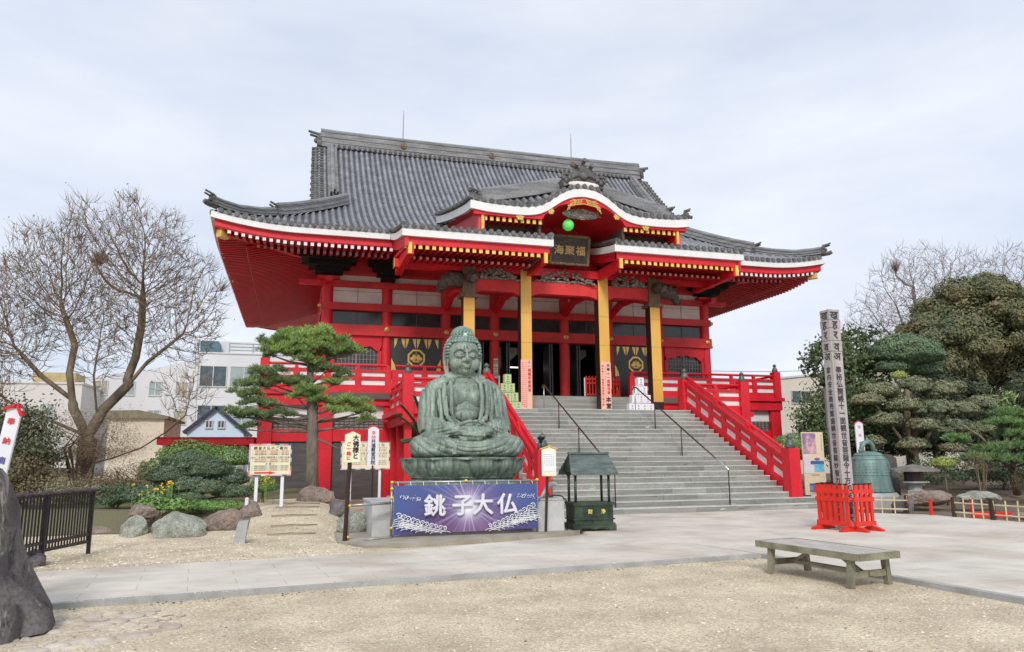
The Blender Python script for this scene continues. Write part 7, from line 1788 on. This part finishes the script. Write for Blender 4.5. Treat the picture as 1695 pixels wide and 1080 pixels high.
bush('palm_shrub','pale green spiky plant under the broad evergreen crown',(29.2,25.0,3.9),(.55,.4,.42),900,.35,leafmat('pale_spikes',(.30,.38,.16),(.2,.28,.1)),aspect=.16,ncl=4,crad=.3)
tree('evergreen_shrub','low dark hedge behind the right garden rocks',(27,23.5,.2),[((27.5,23.5,1.0),(3.0,.7,.85)),((31,24,1.6),(2.5,1,1.4)),((23,22.6,.9),(1.6,.5,.6))],24000,.10,SHRUB,80,.22,.6,tr=.06)
bush('ground_shrub','low clipped brownish shrub in front of the layered pine',(24.3,19.2,.6),(1.5,.5,.35),7000,.06,leafmat('brown_low',(.12,.10,.055),(.07,.06,.035)),ncl=22)
BARK2=P('grey_bark',(.24,.20,.19),(.16,.13,.13),rough=.9,scale=2); TWIG2=P('grey_twig',(.26,.20,.19),(.19,.15,.14),rough=.9,fine=0)
# ---- bare trees behind right
br=thing('bare_tree','grey bare tree rising behind the broad evergreen crown','tree',(47,46,.2),'bare trees behind the right garden')
Y=46
limbs=[([(47,Y,.2),(47,Y,5),(47,Y,8.0)],[.5,.42,.36],2,2.5,3),
 ([(47,Y,8),(44.9,Y,10.2),(43.0,Y,12.0),(41.8,Y,13.2)],[.3,.22,.14,.06],3,3.0,12),
 ([(47,Y,8),(46.3,Y,11),(46.0,Y,14),(46.6,Y,16.5)],[.28,.2,.12,.06],3,2.6,12),
 ([(47,Y,8.5),(48.6,Y,11.5),(49.6,Y,14.5),(50.0,Y,17)],[.28,.2,.12,.05],3,2.6,12),
 ([(46.6,Y,7),(43.8,Y,8.2),(41.6,Y,9.4),(40.0,Y,10.6)],[.22,.15,.1,.05],3,2.6,11),
 ([(47.3,Y,8.5),(50.6,Y,11),(53,Y,13.5),(54,Y,16)],[.28,.2,.12,.05],3,2.6,12)]
colonise(br,[[(47,Y,.2),(47,Y,5),(47,Y,8)],[(47,Y,7.5),(45.0,Y,9.4),(43.0,Y,11.2)],[(47,Y,8),(46.4,Y,11),(46.2,Y,14)],[(47,Y,8),(48.6,Y,11.4),(49.6,Y,14.4)],[(46.8,Y,7),(44.0,Y,8.2),(42,Y,9)],[(47.2,Y,8),(50.4,Y,10.8),(52.2,Y,13)],[(46.7,Y,8),(45,Y,11),(44.4,Y,13)]],[((47.4,Y,12.8),(5.6,3,5.3)),((43.0,Y,11.0),(3.4,2,3.4)),((51.5,Y,13.2),(4,2.5,4.8))],6500,8,.28,2.6,.42,.013,2.15,BARK2,TWIG2,up=.22,twl=.9,ntw=3,wob=.09,scale=1.15)
b2=thing('bare_tree','second bare tree at the upper right edge behind the evergreens','tree',(57,46,.2),'bare trees behind the right garden')
colonise(b2,[[(57,Y,.2),(57,Y,6),(57,Y,9)],[(57,Y,9),(55.6,Y,12.5),(55.2,Y,15)],[(57,Y,9),(58.6,Y,12.5),(59.2,Y,15)]],[((56.5,Y,14.0),(3.6,2.5,5.0)),((60.5,Y,13.5),(3.5,2.5,4.6))],3400,9,.3,2.6,.45,.013,2.15,BARK2,TWIG2,up=.28,twl=.9,ntw=3,wob=.09,scale=1.15)
# ================================================================ buildings behind
WB=P('white_building_wall',(.68,.69,.72),(.62,.63,.66),rough=.7,scale=.4,fine=.03); WB2=P('off_white_wall',(.66,.66,.68),(.58,.58,.60),rough=.7,scale=.3,fine=.04)
BW=P('pale_window',(.36,.43,.42),(.24,.29,.30),rough=.2,scale=.8,fine=0); DW=P('dark_window',(.10,.14,.16),(.05,.07,.08),rough=.15,fine=0)
FR=P('window_frame_white',(.7,.7,.7),rough=.5,fine=0)
def win(t,x0,x1,y,z0,z1,mat=None,mull=1,arch=False):
    m=MB(); m.box(x0,x1,y-.05,y-.01,z0,z1); f=m.build('window',mat or BW,t)
    m=MB(); w_=.06
    for k in range(mull+2): x=x0+(x1-x0)*k/(mull+1); m.box(x-w_/2,x+w_/2,y-.09,y-.052,z0,z1)
    m.box(x0-.05,x1+.05,y-.10,y-.052,z0-.08,z0); m.box(x0-.05,x1+.05,y-.095,y-.052,z1,z1+.05); m.build('frame',FR,f)
t=thing('apartment_building','white four-storey building with strip windows behind the pine','building',(-4,70,0))
m=MB(); m.box(-8.3,12,70,85,-1,10.9); m.box(-8.3,12,69.9,85,10.9,11.0); m.build('wall',WB,t)
m=MB(); m.box(-7.5,12,72,84,11,12.3); m.build('roof_storey',WB2,t)
m=MB()
for z_ in (11.25,11.55,11.85): m.tube([(-5.8,70.1,z_),(12,70.1,z_)],.05,5)
for k in range(9): m.tube([(-5.8+2*k,70.1,11),(-5.8+2*k,70.1,11.9)],.05,5)
m.build('roof_railing',P('grey_rail',(.35,.38,.40),rough=.5),t)
m=MB(); m.box(-8.2,-6.7,69.95,72,11,12.0); m.build('roof_unit',P('teal_unit',(.08,.2,.25),rough=.5),t)
m=MB(); m.box(2,4.5,75,78,12.3,13.4); m.tube([(6,74,12.3),(6,74,15)],.05,5); m.box(-8.32,-8.24,69.9,69.98,0,10.9); bsplit(m,'roof_clutter',WB2,t)
for z_ in (1.2,4.55,8.0): win(t,-8.1,-5.9,70,z_,z_+1.75,DW,1); win(t,-5.6,-1,70,z_,z_+1.75,BW,3); win(t,-.7,4,70,z_,z_+1.75,BW,3)
t=thing('apartment_building','long off-white building wing with many small windows behind the bare tree','building',(-14,72,0))
m=MB(); m.prism([(-22,-1),(-8.4,-1),(-8.4,10.4),(-9.5,10.4),(-13,9.4),(-22,8.2)],72,84,'Y'); m.build('wall',WB2,t)
for z_ in (2.2,4.8,7.3):
    for k in range(6): x=-21+k*2.15; win(t,x,x+1.0,72,z_,z_+1.15,P('beige_window',(.42,.38,.30),(.3,.28,.24),rough=.3,fine=0) if (k+int(z_))%3==0 else BW,1)
t=thing('blue_house','light blue house gable with dark roof edges and two small windows','house',(-4.6,50,0))
m=MB(); m.prism([(-6.3,-1),(-3.0,-1),(-3.0,3.3),(-4.68,4.75),(-6.3,3.35)],50,56,'Y'); m.build('wall',P('light_blue_wall',(.62,.80,.96),(.58,.76,.92),rough=.7,fine=.03),t)
m=MB(); m.bar((-6.5,52.9,3.28),(-4.66,52.9,4.86),6.3,.18,up=(0,0,1)); m.bar((-4.70,52.9,4.86),(-2.8,52.9,3.24),6.3,.18,up=(0,0,1)); m.build('roof',P('navy_roof',(.03,.04,.09),rough=.5),t)
for x in (-5.25,-4.55): win(t,x,x+.38,50,3.62,4.0,DW,1)
t=thing('beige_house','pale beige house wall behind the bare tree','house',(-7.3,42,0))
m=MB(); m.box(-9.0,-6.4,42,48,-.5,3.75); m.build('wall',P('beige_wall',(.70,.64,.52),(.58,.53,.43),rough=.8,scale=.6,fine=.06),t)
m=MB(); m.prism([(-9.2,3.72),(-6.2,3.72),(-6.2,3.85),(-7.6,4.15),(-9.2,4.1)],41.8,48.2,'Y'); m.build('roof',P('olive_roof',(.24,.22,.15),(.16,.15,.1),rough=.8),t)
t=thing('far_building','far off-white building at the left edge of the view','building',(-19,66,0))
m=MB(); m.box(-24,-16.2,66,78,-1,7.6); m.box(-24.1,-16.1,65.9,78.1,7.6,7.75); m.build('wall',P('far_wall',(.62,.60,.58),(.55,.53,.52),rough=.8,scale=.3,fine=.04),t)
m=MB(); m.box(-20,-17,67,70,7.75,8.6); m.build('roof_unit',P('ochre_unit',(.5,.4,.2),rough=.7),t)
for x in (-23,-21,-19): win(t,x,x+1,66,4.9,6.0,BW,1); win(t,x,x+1,66,2.2,3.3,BW,1)
t=thing('gate_canopy','low red flat-roofed canopy left of the temple','canopy',(-3.5,33,0))
m=MB(); m.box(-5.2,-1.55,32.6,36,2.22,2.50); m.box(-5.25,-1.5,32.55,36,2.50,2.53); m.build('roof_slab',RED,t)
m=MB(); m.box(-4.75,-1.6,32.9,33.1,1.9,2.22); m.build('beam',DRED,t)
for x in (-4.6,-2.0): m=MB(); m.tube([(x,33,0),(x,33,2.2)],.12,10); m.build('column',WHT if x>-3 else RED,t)
t=thing('small_shrine','small shrine with red-tipped rafters and tan wall at the far left','shrine',(-14,45,0))
m=MB(); m.box(-18,-13.6,46,50,-.3,1.6); m.build('wall',P('tan_wall',(.60,.42,.27),(.52,.36,.23),rough=.8),t)
m=MB(); m.prism([(-19,1.75),(-13.0,1.75),(-13.6,2.4),(-18,2.9)],45,50,'Y'); m.build('roof',TILED,t)
m=MB()
for k in range(16): m.box(-18+k*.31,-17.87+k*.31,44.95,46,1.62,1.75)
m.build('rafters',ORNG,t)
t=thing('garden_wall','low tan earthen wall behind the slatted fence','wall',(-8,30,0)); m=MB(); m.box(-18,-7.6,30,30.3,-.2,1.25); m.build('wall_body',P('earth_wall',(.60,.45,.30),(.52,.38,.25),rough=.9,scale=1),t); m=MB(); m.box(-18.1,-7.5,29.85,30.45,1.25,1.38); m.build('coping',TILED,t)
t=thing('beige_building','long beige two-storey building right of the temple','building',(36,50,0))
m=MB(); m.prism([(34,-1),(60,-1),(60,8.9),(45,8.4),(34,7.3)],50,62,'Y'); m.build('wall',P('beige_building_wall',(.74,.69,.60),(.66,.61,.53),rough=.8,scale=.3,fine=.03),t)
m=MB(); m.prism([(33.9,7.3),(45,8.4),(60,8.9),(60,9.05),(45,8.55),(33.9,7.45)],49.9,62,'Y'); m.build('parapet',WB2,t)
for (x,z_) in ((37.3,5.7),(37.6,3.3),(34.8,1.2),(43,5.2),(43,2.7)): win(t,x,x+1.7,50,z_,z_+.9,DW,1)
# overhead wires
for i,(p,q) in enumerate((((30,60,9.3),(75,62,13.2)),((30,60,9.0),(75,62,12.2)),((30,60,8.7),(75,62,11.2)))):
    t=thing('power_line','%s of three overhead wires right of the temple'%('topmost','middle','lowest')[i],'wire',p,'overhead wires'); m=MB(); 
    pts=[tuple(p[k]+(q[k]-p[k])*s_-(1.2*math.sin(math.pi*s_) if k==2 else 0) for k in range(3)) for s_ in np.linspace(0,1,14)]; m.tube(pts,.022,4); m.build('cable',BLK,t)
# distant tree line so that the horizon is closed
rng=np.random.default_rng(77)
PP=[]
for k in range(90):
    a=-1.2+k/89*2.9; d=150+30*math.sin(k*1.7); PP.append(blob_pts((d*math.sin(a),d*math.cos(a),2.0),(7,4,3.2+1.2*math.sin(k*2.3)),700,ncl=9,crad=.35,flat=.6))
t_=leafcloud('distant_trees',np.concatenate(PP),1.6,leafmat('distant_leaves',(.10,.12,.075),(.07,.085,.055)),None); tag(t_,kind='stuff')
